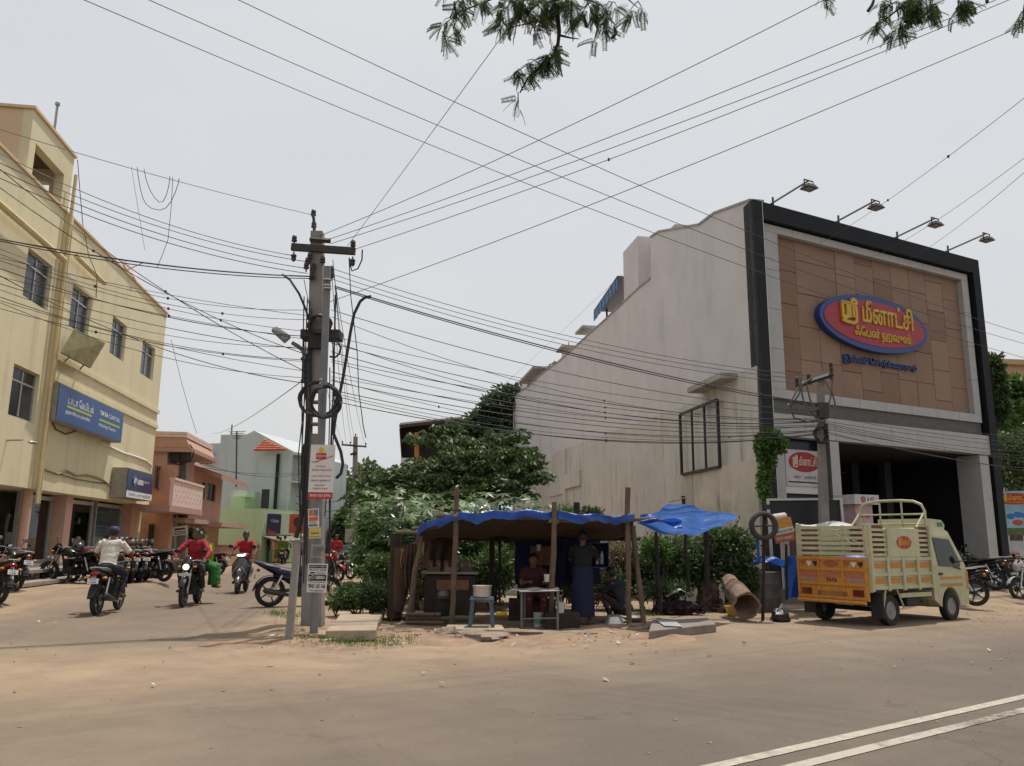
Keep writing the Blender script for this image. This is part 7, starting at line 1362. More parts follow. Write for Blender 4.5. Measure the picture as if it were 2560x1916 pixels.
for k in range(3): obj('tray', MB().box(cpos + Vector((-.3 + .3 * k, -.02, .42)), (.22, .3, .08)), M('tray %d' % k, ((.1, .07, .05), (.18, .12, .06), (.06, .05, .05))[k]), cb)
lath('stove', 'round black stove standing before the cabinet', 'stove', [(.15, 0), (.17, .1), (.16, .28), (.18, .3), (.14, .31)], D(1108, 1540, SD + .3), M('soot black', (.012, .011, .011), rough=.9)); lath('kettle', 'sooty kettle on the round black stove', 'kettle', [(.10, 0), (.12, .06), (.09, .14), (.03, .16), (.03, .18)], D(1108, 1497, SD + .3), M('sooty aluminium', (.10, .10, .10), rough=.5, metal=.4))
hb = thing('hanging_shelf', 'dark blue shelf box with two white bottles hung in the stall', 'shelf', D(1492, 1415, SD + 1.2)); hp = D(1492, 1388, SD + 1.2); obj('back_board', MB().box(hp + Vector((0, .12, 0)), (.42, .02, .46)), navy, hb)
for s in (-1, 1): obj('side_board', MB().box(hp + Vector((s * .21, 0, 0)), (.02, .24, .46)), navy, hb); obj('shelf_board', MB().box(hp + Vector((0, 0, s * .23)), (.44, .24, .02)), M('blue shelf', (.02, .05, .16)), hb)
for x, c in ((1493, (.42, .45, .5)), (1505, (.35, .45, .55))): obj('white_bottle', MB().lathe([(.035, 0), (.038, .01), (.038, .18), (.015, .22), (.015, .25)], D(x, 1411, SD + 1.2), n=12), M('bottle %g' % c[0], c, rough=.3), None, smooth=True, label='pale bottle standing in the hanging blue shelf', cat='bottle', group='bottles in the hanging shelf')
wf = thing('wire_mesh_panel', 'rusty wire mesh panel behind the stall', 'fence', D(1490, 1540, SD + 2.3))
for k in range(10): obj('wire', MB().tube([D(1470 + 5.4 * k, 1415, SD + 2.3), D(1470 + 5.4 * k, 1530, SD + 2.3)], .006, 4), iron, wf)
for k in range(13): obj('wire', MB().tube([D(1470, 1418 + 9 * k, SD + 2.29), D(1519, 1418 + 9 * k, SD + 2.29)], .006, 4), iron, wf)
p = D(1458, 1556, SD + .5); p.z = 0; person('man in dark shirt and blue wrap standing at the stall back', dict(STAND, el=(.16, .26, 1.16), ha=(.34, .18, 1.26)), p, R(75), shirt=C('very dark shirt', (.007, .007, .009)), sleeve=.42, lungi=(C('blue lungi', (.007, .011, .04)), False), vox=.014)
p = D(1548, 1540, SD + .9); p.z = 0; person('person in dark clothes squatting by the silver vessels', SQUAT, p, R(150), shirt=C('dark blouse', (.015, .013, .02)), trousers=C('dark wrap', (.02, .015, .02)), sleeve=.45, barefoot=True, vox=.014)
p = D(1330, 1560, SD + 1.2); p.z = 0; person('person in dark red clothes seated behind the stall table', SIT, p, R(-80), shirt=C('dark red blouse', (.05, .008, .01)), trousers=C('maroon wrap', (.06, .01, .015)), sleeve=.4, barefoot=True, vox=.014); obj('stall_bench', MB().box(p + Vector((0, .1, .20)), (.9, .35, .40)), wood2, None, label='low dark bench behind the stall table', cat='bench', bevel=.01)
jr = M('jar goods', (.16, .10, .05), rough=.25, var=.7, scale=14)
for k in range(6): q_ = cpos + Vector((-.40 + .15 * k, .12, .385)); o_ = obj('snack_jar', MB().lathe([(.05, 0), (.055, .02), (.055, .15), (.04, .17)], q_, n=12), jr, None, smooth=True, label='snack jar in the row on the cabinet top', cat='jar', group='jars on the stall cabinet'); obj('jar_lid', MB().lathe([(.045, .171), (.045, .20)], q_, n=12), M('jar lid', (.25, .03, .03)), o_)
fw_ = thing('firewood_pile', 'low pile of split firewood beside the stall stove', 'firewood', D(1065, 1552, SD + .2)); random.seed(14)
for k in range(9): a_ = D(1062 + random.uniform(-16, 16), 1552 - 5 * (k // 3), SD + .1); a_.z = .05 + .07 * (k // 3); obj('split_log', MB().tube([a_ - Vector((.25, random.uniform(-.1, .1), 0)), a_ + Vector((.25, random.uniform(-.1, .1), 0))], .035, 5), wood, fw_)
# ================================================================ ditch slabs, soil, stones
mb = MB()
def mound(u, v):
    x = -5.4 + 9.4 * u; y = 11.6 + 3.9 * v + .35 * x * .35; e = min(1, 6 * u, 6 * (1 - u), 5 * v, 5 * (1 - v)); h = mnoise.fractal(Vector((x * .9, y * .9, 3)), 1.0, 2.1, 5); return Vector((x, y, -.03 + max(0, e) * (.05 + .09 * h)))
mb.grid(mound, 90, 40); obj('soil_bank', mb, soil, kind='structure', smooth=2)
slab('first pale plank slab over the ditch beside the twin pole', [(838, 1551), (948, 1548), (957, 1535), (850, 1536)], .15, .10, 'ditch_slab'); slab('middle pale plank slab over the ditch beside the twin pole', [(826, 1562), (943, 1561), (948, 1549), (838, 1552)], .16, .11, 'ditch_slab'); slab('front pale plank slab with thick edge over the ditch', [(814, 1577), (940, 1575), (944, 1562), (826, 1564)], .17, .15, 'ditch_slab')
slab('low slab lying on the soil before the plank slabs', [(800, 1602), (925, 1585), (932, 1580), (830, 1590)], .06, .06, 'ditch_slab'); slab('tilted slab piece behind the plank slabs', [(842, 1535), (876, 1534), (878, 1517), (850, 1518)], .16, .06, 'ditch_slab'); slab('second tilted slab behind the ditch by the trunk post', [(935, 1531), (963, 1531), (965, 1517), (942, 1518)], .14, .06, 'ditch_slab'); slab('small kerb slab below the steel pipe', [(794, 1585), (834, 1588), (838, 1578), (798, 1576)], .09, .09, 'ditch_slab')
random.seed(12)
for label, x, y, w, h_, dp in (('large flat grey rock before the stall slab', 1203, 1603, .40, .10, .26), ('squarish rock left of the large flat rock', 1116, 1595, .17, .11, .18), ('small rock below the squarish rock', 1140, 1606, .10, .07, .09), ('long flat stone at the road edge by the table', 1330, 1588, .5, .05, .16), ('flat stone at the road edge by the right stall post', 1420, 1588, .42, .04, .14), ('pale stone under the silver vessel', 1528, 1576, .30, .06, .2), ('stone block at the foot of the twin stall posts', 1600, 1574, .24, .07, .16), ('dark log lying by the trunk post', 1005, 1552, .36, .09, .1), ('broken stone under the cabinet', 1060, 1556, .3, .08, .15)):
    mb = MB(); mb.ell(G(x, y) + Vector((0, dp * .5, h_ * .4)), (w, dp, h_), 16, 10, .55); o = obj('rock', mb, rockm if 'log' not in label else wood2, None, smooth=True, label=label, cat='rock' if 'log' not in label else 'log')
# pebbles and litter on the dirt (nobody counts them)
random.seed(8); mb = MB(); ic = [(1, 0, 0), (-1, 0, 0), (0, 1, 0), (0, -1, 0), (0, 0, .7), (0, 0, -.7)]; ifc = [(0, 2, 4), (2, 1, 4), (1, 3, 4), (3, 0, 4), (2, 0, 5), (1, 2, 5), (3, 1, 5), (0, 3, 5)]
def pebble(p, r):
    b = mb.av([p + Vector((c[0] * r * random.uniform(.6, 1.3), c[1] * r * random.uniform(.6, 1.3), c[2] * r * random.uniform(.5, 1))) for c in ic]); mb.f.extend(tuple(b + i for i in f) for f in ifc); mb.mi.extend([0] * 8)
for k in range(1500):
    z = random.random()
    if z < .45: p = G(random.uniform(650, 1650), random.gauss(1588, 16))
    elif z < .6: p = G(random.uniform(2380, 2560), random.gauss(1525, 16), .1)
    elif z < .75: p = G(random.uniform(0, 330), random.gauss(1492, 10), .02)
    else: p = Vector((random.uniform(-9, 9), random.uniform(6, 19), 0))
    if p.y > 40 or p.y < 4: continue
    p.z = max(gh(p.x, p.y), .012); pebble(p, abs(random.gauss(.006, .008)) + .003)
obj('pebbles', mb, M('pebble', (.22, .165, .12), rough=.95, var=.5, scale=2), kind='stuff')
mb = MB(); random.seed(80)
for k in range(150):
    p = G(random.uniform(670, 1640), random.gauss(1592, 12)) if k < 110 else Vector((random.uniform(-9, 8), random.uniform(7, 16), 0)); p.z = .02 + random.random() * .03; s_ = random.uniform(.02, .06); a = random.random() * 6; u = Vector((math.cos(a), math.sin(a), .3)) * s_; v = Vector((-math.sin(a), math.cos(a), .2)) * s_ * .6; mb.face([p - u, p - v, p + u, p + v])
obj('litter', mb, M('litter', (.36, .32, .27), rough=.8, var=.7, scale=1.5), kind='stuff')
# ================================================================ heap on the right of the stall
slab('grey concrete slab with plastic sheet right of the stall', [(1622, 1578), (1790, 1560), (1770, 1545), (1630, 1552)], .14, .14, m=M('grey slab', (.20, .165, .14), rough=.9, var=.2)); slab('thin pale sheet lying on the grey slab', [(1660, 1564), (1706, 1566), (1690, 1553), (1640, 1550)], .165, .01, 'plastic_sheet', M('clear sheet', (.42, .42, .41), rough=.35), 'sheet')
def heap(label, c, r, m, n, s_, name, cat='heap', seed=1, flat=.6, kind=None):
    random.seed(seed); mb = MB()
    for k in range(n):
        a, q = random.random() * 6.283, random.random() ** .5; p = c + Vector((math.cos(a) * q * r[0], math.sin(a) * q * r[1], (1 - q * q) * r[2] * random.uniform(.3, 1)))
        u = Vector((random.gauss(0, 1), random.gauss(0, 1), random.gauss(0, flat))).normalized(); v = u.cross(Vector((random.gauss(0, 1), random.gauss(0, 1), random.gauss(0, 1)))).normalized(); L_ = s_ * random.uniform(.5, 1.4); b = u.cross(v) * L_ * .25
        mb.face([p - u * L_, p - v * L_ * .6 + b, p + u * L_, p + v * L_ * .6 + b])
    mb.ell(c + Vector((0, 0, r[2] * .3)), (r[0] * .85, r[1] * .8, r[2] * .6), 14, 8, .4); return obj(name, mb, m, None, label=label, cat=cat, kind=kind)
hp = G(1690, 1540); heap('heap of dark red and black rags on the slab', hp + Vector((.1, .3, .05)), (.55, .3, .28), M('dark rags', (.025, .012, .014), rough=.9, var=.8, scale=6, patch=.5, pcol=(.10, .012, .015)), 220, .09, 'rag_heap', seed=2)
mb = MB(); c_ = G(1706, 1540) + Vector((0, .35, .36)); mb.grid(lambda u, v: c_ + Vector(((u - .5) * .55, (v - .5) * .4, .16 * (1 - abs(u - .5) * 1.8) + .05 * mnoise.noise(Vector((u * 6, v * 6, 1))) + .03 * mnoise.noise(Vector((u * 15, v * 13, 4))))), 20, 14); obj('plastic_sheet', mb, M('milky plastic', (.42, .40, .36), rough=.4), None, 2, label='crumpled milky plastic sheet on the rag heap', cat='sheet')
lc = G(1778, 1530); heap('tall heap of brown dry leaves and husks', lc + Vector((.05, .4, .0)), (.30, .3, .85), M('dry husk', (.16, .105, .065), rough=.95, var=.6, scale=8), 700, .07, 'husk_heap', seed=5); heap('low heap of dry husks at the foot of the hollow log', lc + Vector((.35, .0, .0)), (.3, .2, .2), MATS['dry husk'], 160, .06, 'husk_heap', seed=6)
lg = thing('hollow_log', 'thick hollow log leaning with its open end to the road', 'log', G(1866, 1535)); a, b = D(1822, 1452, 17.4), D(1866, 1516, 16.2); ax = (b - a).normalized(); sx_ = ax.cross(Vector((0, 0, 1))).normalized(); sy_ = sx_.cross(ax)
def ring(p, r): return [p + sx_ * math.cos(k * .3927) * r * (1 + .13 * math.sin(k * 2.3 + p.z * 9)) + sy_ * math.sin(k * .3927) * r for k in range(16)]
mb = MB(); mb.loft([ring(a, .15), ring(a.lerp(b, .2), .16), ring(a.lerp(b, .4), .215), ring(a.lerp(b, .7), .22), ring(b, .275), ring(b, .235), ring(b.lerp(a, .25), .20), ring(b.lerp(a, .5), .05)]); obj('log_shell', mb, M('pale bark', (.20, .128, .085), rough=.95, var=.3, scale=5, bump=.6), lg, smooth=True)
lath('yellow_basin', 'yellow plastic basin before the hollow log', 'basin', [(.10, 0), (.12, .01), (.175, .19), (.19, .2), (.18, .205), (.15, .12), (.10, .02)], G(1834, 1540) , M('yellow plastic', (.62, .36, .045), rough=.4)); random.seed(2)
bg_ = MB(); bg_.ell(G(1956, 1556) + Vector((0, .1, .10)), (.17, .15, .13), 16, 10, .5); o = obj('garbage_bag', bg_, M('black bag', (.025, .023, .022), rough=.35, bump=.5), None, smooth=True, label='small tied black garbage bag at the road edge', cat='bag'); obj('knot', MB().tube([G(1956, 1556) + Vector((0, .1, .22)), G(1956, 1556) + Vector((.05, .1, .34))], [.04, .015], 6), M('grey bag knot', (.3, .29, .27)), o)
obj('cloth_bundle', MB().ell(G(1888, 1535) + Vector((.1, .2, .12)), (.12, .12, .14), 12, 8, .5), M('grey cloth', (.16, .14, .12), rough=.95), None, smooth=True, label='grey cloth bundle between hollow log and grey drum', cat='bundle')
dr = thing('grey_drum', 'dented dark grey steel drum covered with blue sheet', 'drum', G(1922, 1535)); dc = G(1925, 1531) + Vector((0, .35, 0)); obj('drum_body', MB().lathe([(.36, 0), (.37, .02), (.37, .28), (.38, .30), (.37, .32), (.37, .58), (.38, .60), (.37, .62), (.37, .86), (.35, .87)], dc, n=22), M('grey drum', (.12, .115, .11), rough=.6, var=.2, streak=.5, scol=(.05, .045, .04)), dr, smooth=True); obj('drum_ring', MB().tube([dc + Vector((-.4 + .06 * math.cos(k * .5236), -.1, .78 + .06 * math.sin(k * .5236))) for k in range(13)], .012, 5), whp, dr, smooth=True)
random.seed(6); mb = MB(); mb.grid(lambda u, v: dc + Vector((-.42 + 1.9 * u, -.30 + .7 * v + .2 * u, .95 + .25 * math.sin(u * 5) * (1 - u) - .9 * max(0, u - .5) * (1 - v) + .05 * math.sin(u * 21 + v * 9) + .04 * math.sin(v * 17))), 36, 16); obj('blue_sheet', mb, tarp, None, 2, label='crumpled blue sheet spread over the grey drum', cat='sheet')
mb = MB(); mb.grid(lambda u, v: D(1965 + 40 * u, 1390 + 105 * v, 17.2) + Vector((0, .12 * math.sin(u * 7 + v * 4), 0)), 14, 18); obj('blue_sheet', mb, tarp, None, 2, label='dark blue sheet hanging beside the drum behind the truck', cat='sheet')
ts = thing('tyre_post', 'thin dark post with crossbar carrying a worn tyre', 'post', G(1907, 1551)); b = G(1907, 1551); t_ = D(1911, 1262, b.y); obj('post', MB().tube([b, t_], .035, 8), wood2, ts, smooth=True); obj('post_cap', MB().box(D(1916, 1268, b.y), (.12, .08, .1)), iron, ts); obj('crossbar', MB().tube([D(1885, 1316, b.y), D(1935, 1314, b.y)], .02, 5), iron, ts); obj('blue_strip', MB().box(D(1895, 1378, b.y + .1), (.05, .02, .5)), tarp, ts)
tc_ = D(1909, 1315, b.y - .08); obj('worn_tyre', MB().lathe([(.20, -.05), (.25, -.075), (.285, -.05), (.295, 0), (.285, .05), (.25, .075), (.20, .05)], tc_, 'Y', 32, True), M('dusty tyre', (.05, .043, .038), rough=.9, var=.3), None, smooth=True, label='worn dusty tyre hung on the thin dark post', cat='tyre')
t, m, w, h_ = sheet('rent_board', 'orange and white rental board facing the road beside tyre post', 'sign', ((1943, 1301), (1987, 1290), (1991, 1350), (1940, 1360)), 17.0, M('orange board', (.50, .21, .05), rough=.6)); mb = MB(); bar(mb, m, .0, w, h_ * .36, h_ * .58); obj('white_band', mb, paper, t); mb = MB(); bar(mb, m, 0, w, 0, h_ * .34); obj('red_band', mb, M('brick band', (.36, .12, .05)), t)
mb = MB(); put_text(mb, 'COMMERCIAL SPACE FOR RENT', m @ T(w * .5, h_ * .40, .003), h_ * .13, w * .92, .01, .001); obj('black_print', mb, M('navy print', (.03, .04, .10)), t); mb = MB(); put_text(mb, TA['vad'], m @ T(w * .5, h_ * .80), h_ * .12, w * .8, .01, .002); put_text(mb, TA['vid'], m @ T(w * .45, h_ * .63), h_ * .12, w * .5, .01, .002); obj('yellow_print', mb, M('yellow ink', (.6, .45, .03)), t); mb = MB(); put_text(mb, '97777 9840087', m @ T(w * .5, h_ * .1, .003), h_ * .13, w * .8, 0, .001); obj('white_print', mb, paper, t); obj('board_post', MB().tube([D(1965, 1362, 17.05), D(1966, 1500, 17.05)], .03, 5), wood2, t)
mb = MB(); mb.tube([D(1930, 1297, 17.2), D(1962, 1292, 17.3)], .09, 10); obj('rolled_sack', mb, M('white sack', (.48, .44, .38), rough=.8), None, smooth=True, label='white rolled sack lying over the rental board', cat='sack')
# hoarding, booth, cart before the showroom
t, m, w, h_ = sheet('hoarding_back', 'black board in a white frame standing before the showroom shutter', 'hoarding', ((1920, 1247), (2106, 1243), (2112, 1340), (1925, 1342)), 19.3, M('black sheet', (.010, .009, .011), rough=.5))
for x0, x1, y0, y1 in ((-.03, .03, -.6, h_), (w - .06, w, -.6, h_), (.03, w - .06, h_ - .05, h_), (.03, w - .06, h_ * .16, h_ * .19)): mb = MB(); mb.m = m; mb.bx(x0, x1, y0, y1, .001, .05); obj('frame_bar', mb, whp, t)
ld = 20.5; lb = thing('display_booth', 'white display booth with red round logo and grey letters', 'booth', D(2150, 1480, ld))
pA, pB = D(2136, 1236, ld), D(2196, 1233, ld + .3); LW = WF(pA.xy, pB.xy); zt = pA.z; wl_ = LW.len; wpl = M('booth white', (.50, .48, .48), rough=.5); pkp = M('booth pink', (.42, .30, .31), rough=.6)
obj('canopy', MB().wbox(LW, 0, wl_, -1.2, 0, zt - .24, zt), wpl, lb); obj('booth_body', MB().wbox(LW, .12, wl_ - .12, -1.05, -.12, .3, zt - .245), pkp, lb)
mm = LW.mat(0, .003, zt - .24); mb = MB(); mb.m = mm; mb.lathe([(.075, 0), (.075, .006)], (wl_ * .34, .12, 0), n=20); obj('round_logo', mb, M('logo crimson', (.28, .01, .03)), lb); mb = MB(); put_text(mb, 'LG', mm @ T(wl_ * .66, .05), .13, .20, .02, .004); obj('lettering', mb, M('dark grey ink', (.05, .05, .055)), lb); mb = MB(); stroke(mb, [(wl_ * .34 + .03, .15), (wl_ * .34 - .03, .16), (wl_ * .34 - .04, .1), (wl_ * .34 + .03, .09), (wl_ * .34 + .03, .12), (wl_ * .34, .12)], mm @ T(0, 0, .006), .012, .002); obj('logo_mark', mb, wpl, lb)
mm2 = LW.mat(0, -.117, 1.9); mb = MB(); put_text(mb, 'Corner', mm2 @ T(wl_ * .5, .25), .12, .42, .01, .003); obj('side_lettering', mb, M('crimson ink', (.25, .03, .04)), lb)
obj('side_letters', put_text(MB(), 'LG', Matrix(((0, 0, -1, 0), (-1, 0, 0, 0), (0, 1, 0, 0), (0, 0, 0, 1))) if False else (lambda e_: (lambda M_: (setattr(M_, 'translation', LW.p(0, -.6, zt - .19) - LW.e * .003), M_)[1])(Matrix((LW.n, Vector((0, 0, 1)), -LW.e)).transposed().to_4x4()))(0), .13, .20, .02, .002), M('light grey ink', (.2, .2, .21)), lb)
ct = thing('food_cart', 'cart with scalloped white awning over red and green board', 'cart', D(2060, 1480, 18.0)); cd_ = 18.0
obj('awning', MB().grid(lambda u, v: D(1990 + 140 * u, 1308 + 12 * v + 5 * math.sin(u * 7), cd_ + .4 - .4 * v), 20, 4), whp, ct, 2)
for k, (x0, x1, c) in enumerate(((2034, 2057, (.40, .03, .04)), (2057, 2073, (.02, .12, .06)), (2073, 2116, (.42, .03, .05)))): a_, b_ = D(x0, 1322, cd_ + .05), D(x1, 1344, cd_ + .05); obj('sign_panel', MB().bx(a_.x, b_.x - .005, cd_, cd_ + .05, b_.z, a_.z), M('cart panel %d' % k, c, rough=.5), ct)
a_, b_ = D(2010, 1346, cd_), D(2120, 1440, cd_); obj('cart_body', MB().bx(a_.x, b_.x, cd_ + .1, cd_ + .9, b_.z, a_.z - .02), M('brown cart', (.10, .055, .045), rough=.8), ct)
for x in (2000, 2122): obj('awning_post', MB().tube([D(x, 1315, cd_ + .1), D(x, 1490, cd_ + .1)], .025, 6), alu, ct)
pn = FW.mat(aL + .35, -.29, zB + .35); t = thing('shop_board', 'white board with red oval on the showroom panel', 'sign', pn.translation); bw_, bh_ = (aR - aL) * .8, 1.0; mb = MB(); mb.m = pn; mb.bx(0, bw_, -.15, bh_ - .15, .0, .02); obj('board', mb, wpl, t); mb = MB(); mb.m = pn; mb.prism([(bw_ * .5 + bw_ * .42 * math.cos(k * .2094), .52 + .28 * math.sin(k * .2094)) for k in range(30)], lambda x, y: (x, y, .021), lambda x, y: (x, y, .026)); obj('oval', mb, M('oval red', (.33, .03, .035)), t); mb = MB(); sri(mb, pn @ T(bw_ * .2, .45, .027), .18, .16, .035, .003); put_text(mb, TA['mee'], pn @ T(bw_ * .36, .42, .027), .26, bw_ * .48, .01, .002, 'LEFT'); obj('lettering', mb, M('pale letters', (.6, .52, .4)), t); mb = MB(); put_text(mb, '0451   2434233', pn @ T(bw_ * .5, .06, .021), .08, bw_ * .6, .01, .002); bar(mb, pn @ T(0, 0, .02), bw_ * .05, bw_ * .95, -.06, -.02, .003); obj('black_print', mb, pbk, t)
# blue hoarding and low kiosk beside the showroom
hd_ = 26.5; t, m, w, h_ = sheet('blue_hoarding', 'pale blue hoarding with red oval sign beside the showroom column', 'hoarding', ((2483, 1228), (2600, 1222), (2604, 1338), (2488, 1338)), hd_, M('pale blue print', (.22, .40, .48), rough=.6, var=.35, scale=.8), .05)
mb = MB(); mb.m = m; mb.prism([(w * .52 + w * .44 * math.cos(k * .2094), h_ * .82 + h_ * .13 * math.sin(k * .2094)) for k in range(30)], lambda x, y: (x, y, 0), lambda x, y: (x, y, .01)); obj('oval', mb, M('hoarding red', (.38, .03, .025)), t); mb = MB(); sri(mb, m @ T(w * .24, h_ * .80, .011), h_ * .09, w * .09, .04, .003); put_text(mb, TA['mee'], m @ T(w * .36, h_ * .785, .011), h_ * .13, w * .46, .012, .002, 'LEFT'); put_text(mb, TA['fan'], m @ T(w * .34, h_ * .715, .011), h_ * .05, w * .4, .01, .002, 'LEFT'); obj('lettering', mb, yel, t)
mb = MB(); bar(mb, m, w * .05, w * .27, h_ * .12, h_ * .58, .01); obj('red_panel', mb, M('panel red', (.38, .02, .03)), t); mb = MB(); [bar(mb, m @ T(0, 0, .01), w * .07, w * .25, h_ * (.42 + .05 * k), h_ * (.445 + .05 * k), .004) for k in range(3)]; mb.m = m; mb.prism([(w * .10, h_ * .34), (w * .22, h_ * .34), (w * .22, h_ * .18), (w * .16, h_ * .16)], lambda x, y: (x, y, .011), lambda x, y: (x, y, .016)); obj('pale_print', mb, M('pale pink print', (.5, .4, .4)), t)
mb = MB(); mb.m = m; [mb.ell((w * x, h_ * y, 0), (w * r, h_ * .07, .012), 12, 6) for x, y, r in ((.38, .42, .09), (.55, .46, .11), (.72, .44, .1))]; obj('blue_picture', mb, M('picture blue', (.04, .14, .42)), t); mb = MB(); mb.m = m; mb.ell((w * .52, h_ * .28, 0), (w * .12, h_ * .07, .014), 12, 6); obj('red_picture', mb, M('picture red', (.45, .07, .04)), t); mb = MB(); bar(mb, m, w * .28, w * .99, h_ * .0, h_ * .16, .006); obj('green_picture', mb, M('picture green', (.10, .12, .05)), t)
ki = thing('white_kiosk', 'low white kiosk with orange base under the blue hoarding', 'kiosk', D(2520, 1430, hd_ + .4)); a_, b_ = D(2493, 1352, hd_ + .2), D(2610, 1440, hd_ + .2); obj('kiosk_body', MB().bx(a_.x, b_.x, hd_ + .2, hd_ + 1.4, .2, a_.z), M('kiosk white', (.40, .42, .44), rough=.6), ki); c_ = D(2500, 1382, hd_ + .1); obj('orange_base', MB().bx(c_.x, c_.x + .65, hd_ + .12, hd_ + .195, .2, c_.z), M('kiosk orange', (.45, .17, .05)), ki); obj('yellow_edge', MB().bx(a_.x - .12, a_.x - .01, hd_ + .15, hd_ + .4, .2, D(2493, 1335, hd_).z), M('kiosk ochre', (.45, .33, .10)), ki)
# ================================================================ vegetation
def leaf(mb, p, d, n_, L, w):            # one pointed leaf from p along d
    s = d.cross(n_)
    if s.length < 1e-4: s = Vector((1, 0, 0))
    s = s.normalized() * w * .5; m_ = p + d * L * .45; b = len(mb.v); mb.v += [p, m_ - s, p + d * L, m_ + s]; mb.f.append((b, b + 1, b + 2, b + 3)); mb.mi.append(mb.k)
def rv(): 
    while True:
        v = Vector((random.uniform(-1, 1), random.uniform(-1, 1), random.uniform(-1, 1)))
        if .05 < v.length < 1: return v
def clump(mb, c, r, n, L, w, droop=.3, shell=.55):   # leaves through an uneven volume
    sd_ = Vector((random.random() * 40, 0, 0))
    for _ in range(n):
        v = rv().normalized(); k = (shell + (1 - shell) * random.random()) * (1 + .55 * mnoise.noise(v * 1.9 + sd_)); p = c + Vector((v.x * r[0] * k, v.y * r[1] * k, v.z * r[2] * k))
        d = (v * .7 + rv() * .8 - Vector((0, 0, droop))).normalized(); leaf(mb, p, d, rv(), L * random.uniform(.6, 1.3), w * random.uniform(.7, 1.2))
def star(mb, p, ax, L, w, n=7, droop=.25):           # palmate leaf
    ax = ax.normalized(); u = ax.orthogonal().normalized(); v = ax.cross(u); a0 = random.random() * 6
    for k in range(n):
        a = a0 + 2 * math.pi * k / n * .92; d = (u * math.cos(a) + v * math.sin(a) - ax * droop).normalized(); leaf(mb, p, d, ax, L * random.uniform(.8, 1.1), w)
def spray(mb, p, L, w, n, drop=.8):                   # drooping rosette
    for _ in range(n):
        a = random.random() * 6.283; d = Vector((math.cos(a), math.sin(a), -drop * random.uniform(.5, 1.3))).normalized(); leaf(mb, p + Vector((random.gauss(0, .05), random.gauss(0, .05), random.gauss(0, .02))), d, rv(), L * random.uniform(.7, 1.2), w)
bark = M('bark', (.09, .065, .048), rough=.95, var=.3, scale=8, bump=.5)
lf1 = leafmat('dark leaf', (.028, .055, .018), (.08, .12, .04)); lf2 = leafmat('mid leaf', (.042, .08, .022), (.105, .155, .048)); lf3 = leafmat('pale leaf', (.05, .10, .025), (.12, .17, .06), rough=.32); lf4 = leafmat('bright leaf', (.045, .11, .015), (.10, .19, .03)); lf5 = leafmat('dry leaf', (.14, .10, .05), (.24, .17, .09)); lf6 = leafmat('canopy leaf', (.03, .055, .016), (.075, .105, .03), .45)
def tree(name, label, base, crowns, m, n, L, w, trunk=.14, group=None, droop=.3, cat='tree', kind='clump'):
    t = thing(name, label, cat, base, group=group); c0 = sum((c for c, r in crowns), Vector()) / len(crowns); mid = base.lerp(c0, .55)
    mb = MB(); mb.tube([base, base.lerp(mid, .5) + Vector((random.uniform(-.1, .1), 0, 0)), mid], [trunk, trunk * .8, trunk * .6], 8)
    for c, r in crowns:
        mb.tube([mid - Vector((0, 0, .1)), mid.lerp(c, .55) + rv() * .15, c], [trunk * .55, trunk * .35, trunk * .1], 6)
        for _ in range(4): e = rv().normalized(); mb.tube([c - Vector((0, 0, r[2] * .3)), c + Vector((e.x * r[0] * .8, e.y * r[1] * .8, e.z * r[2] * .7))], [trunk * .15, trunk * .05], 4)
    obj('trunk', mb, bark, t); mb = MB(); tot = sum(r[0] * r[2] for c, r in crowns)
    for c, r in crowns: clump(mb, c, r, int(n * r[0] * r[2] / tot), L, w, droop, .35)
    obj('crown', mb, m, t, fixn=False); return t
def crowns_px(lst, d): return [(D(x, y, d + dd), (rx * d / FPX, rz_ * d / FPX * 1.1, rz_ * d / FPX)) for x, y, rx, rz_, dd in lst]
random.seed(101)
b = D(1240, 1350, 61); b.z = 0
tree('broadleaf_tree', 'tall dark green tree between the brown shed and white wall', b, crowns_px([(1262, 1010, 34, 48, 0), (1228, 1055, 46, 45, .5), (1180, 1100, 55, 45, 0), (1250, 1110, 45, 60, 0), (1210, 1150, 70, 50, -1), (1135, 1125, 30, 30, 0), (1235, 1015, 34, 30, 0), (1195, 1060, 40, 32, .5), (1300, 1000, 50, 45, 0), (1150, 1085, 36, 26, 0), (1318, 1060, 50, 60, 0)], 61), lf1, 17000, .42, .21, .35)
# layered tree with drooping rosettes
def layered(label, base, tiers, m, L=.22, w=.075, trunk=.12):
    t = thing('layered_tree', label, 'tree', base); mbt = MB(); top_ = max((c for c, r, n in tiers), key=lambda c: c.z); mbt.tube([base, base.lerp(top_, .5) + Vector((.1, 0, 0)), top_], [trunk, trunk * .7, trunk * .25], 8); mb = MB()
    for c, r, n in tiers:
        k0 = min(.95, max(.2, (c.z - .5) / max(.1, top_.z))); st = base.lerp(top_, k0)
        for _ in range(max(3, n // 12)):
            a = random.random() * 6.283; e = c + Vector((math.cos(a) * r * random.uniform(.4, 1.0), math.sin(a) * r * .8, random.gauss(0, .05))); mbt.tube([st, st.lerp(e, .6) + Vector((0, 0, .1)), e], [trunk * .3, trunk * .15, .008], 4)
        for _ in range(n): a = random.random() * 6.283; q = random.random() ** .6; spray(mb, c + Vector((math.cos(a) * q * r, math.sin(a) * q * r * .9, random.gauss(0, .10) - .12 * q)), L, w, 9)
    obj('trunk', mbt, bark, t); obj('crown', mb, m, t, fixn=False); return t
def tier(x, y, d, rpx, n): return (D(x, y, d), rpx * d / FPX, n)
b = D(1160, 1350, 27); b.z = 0
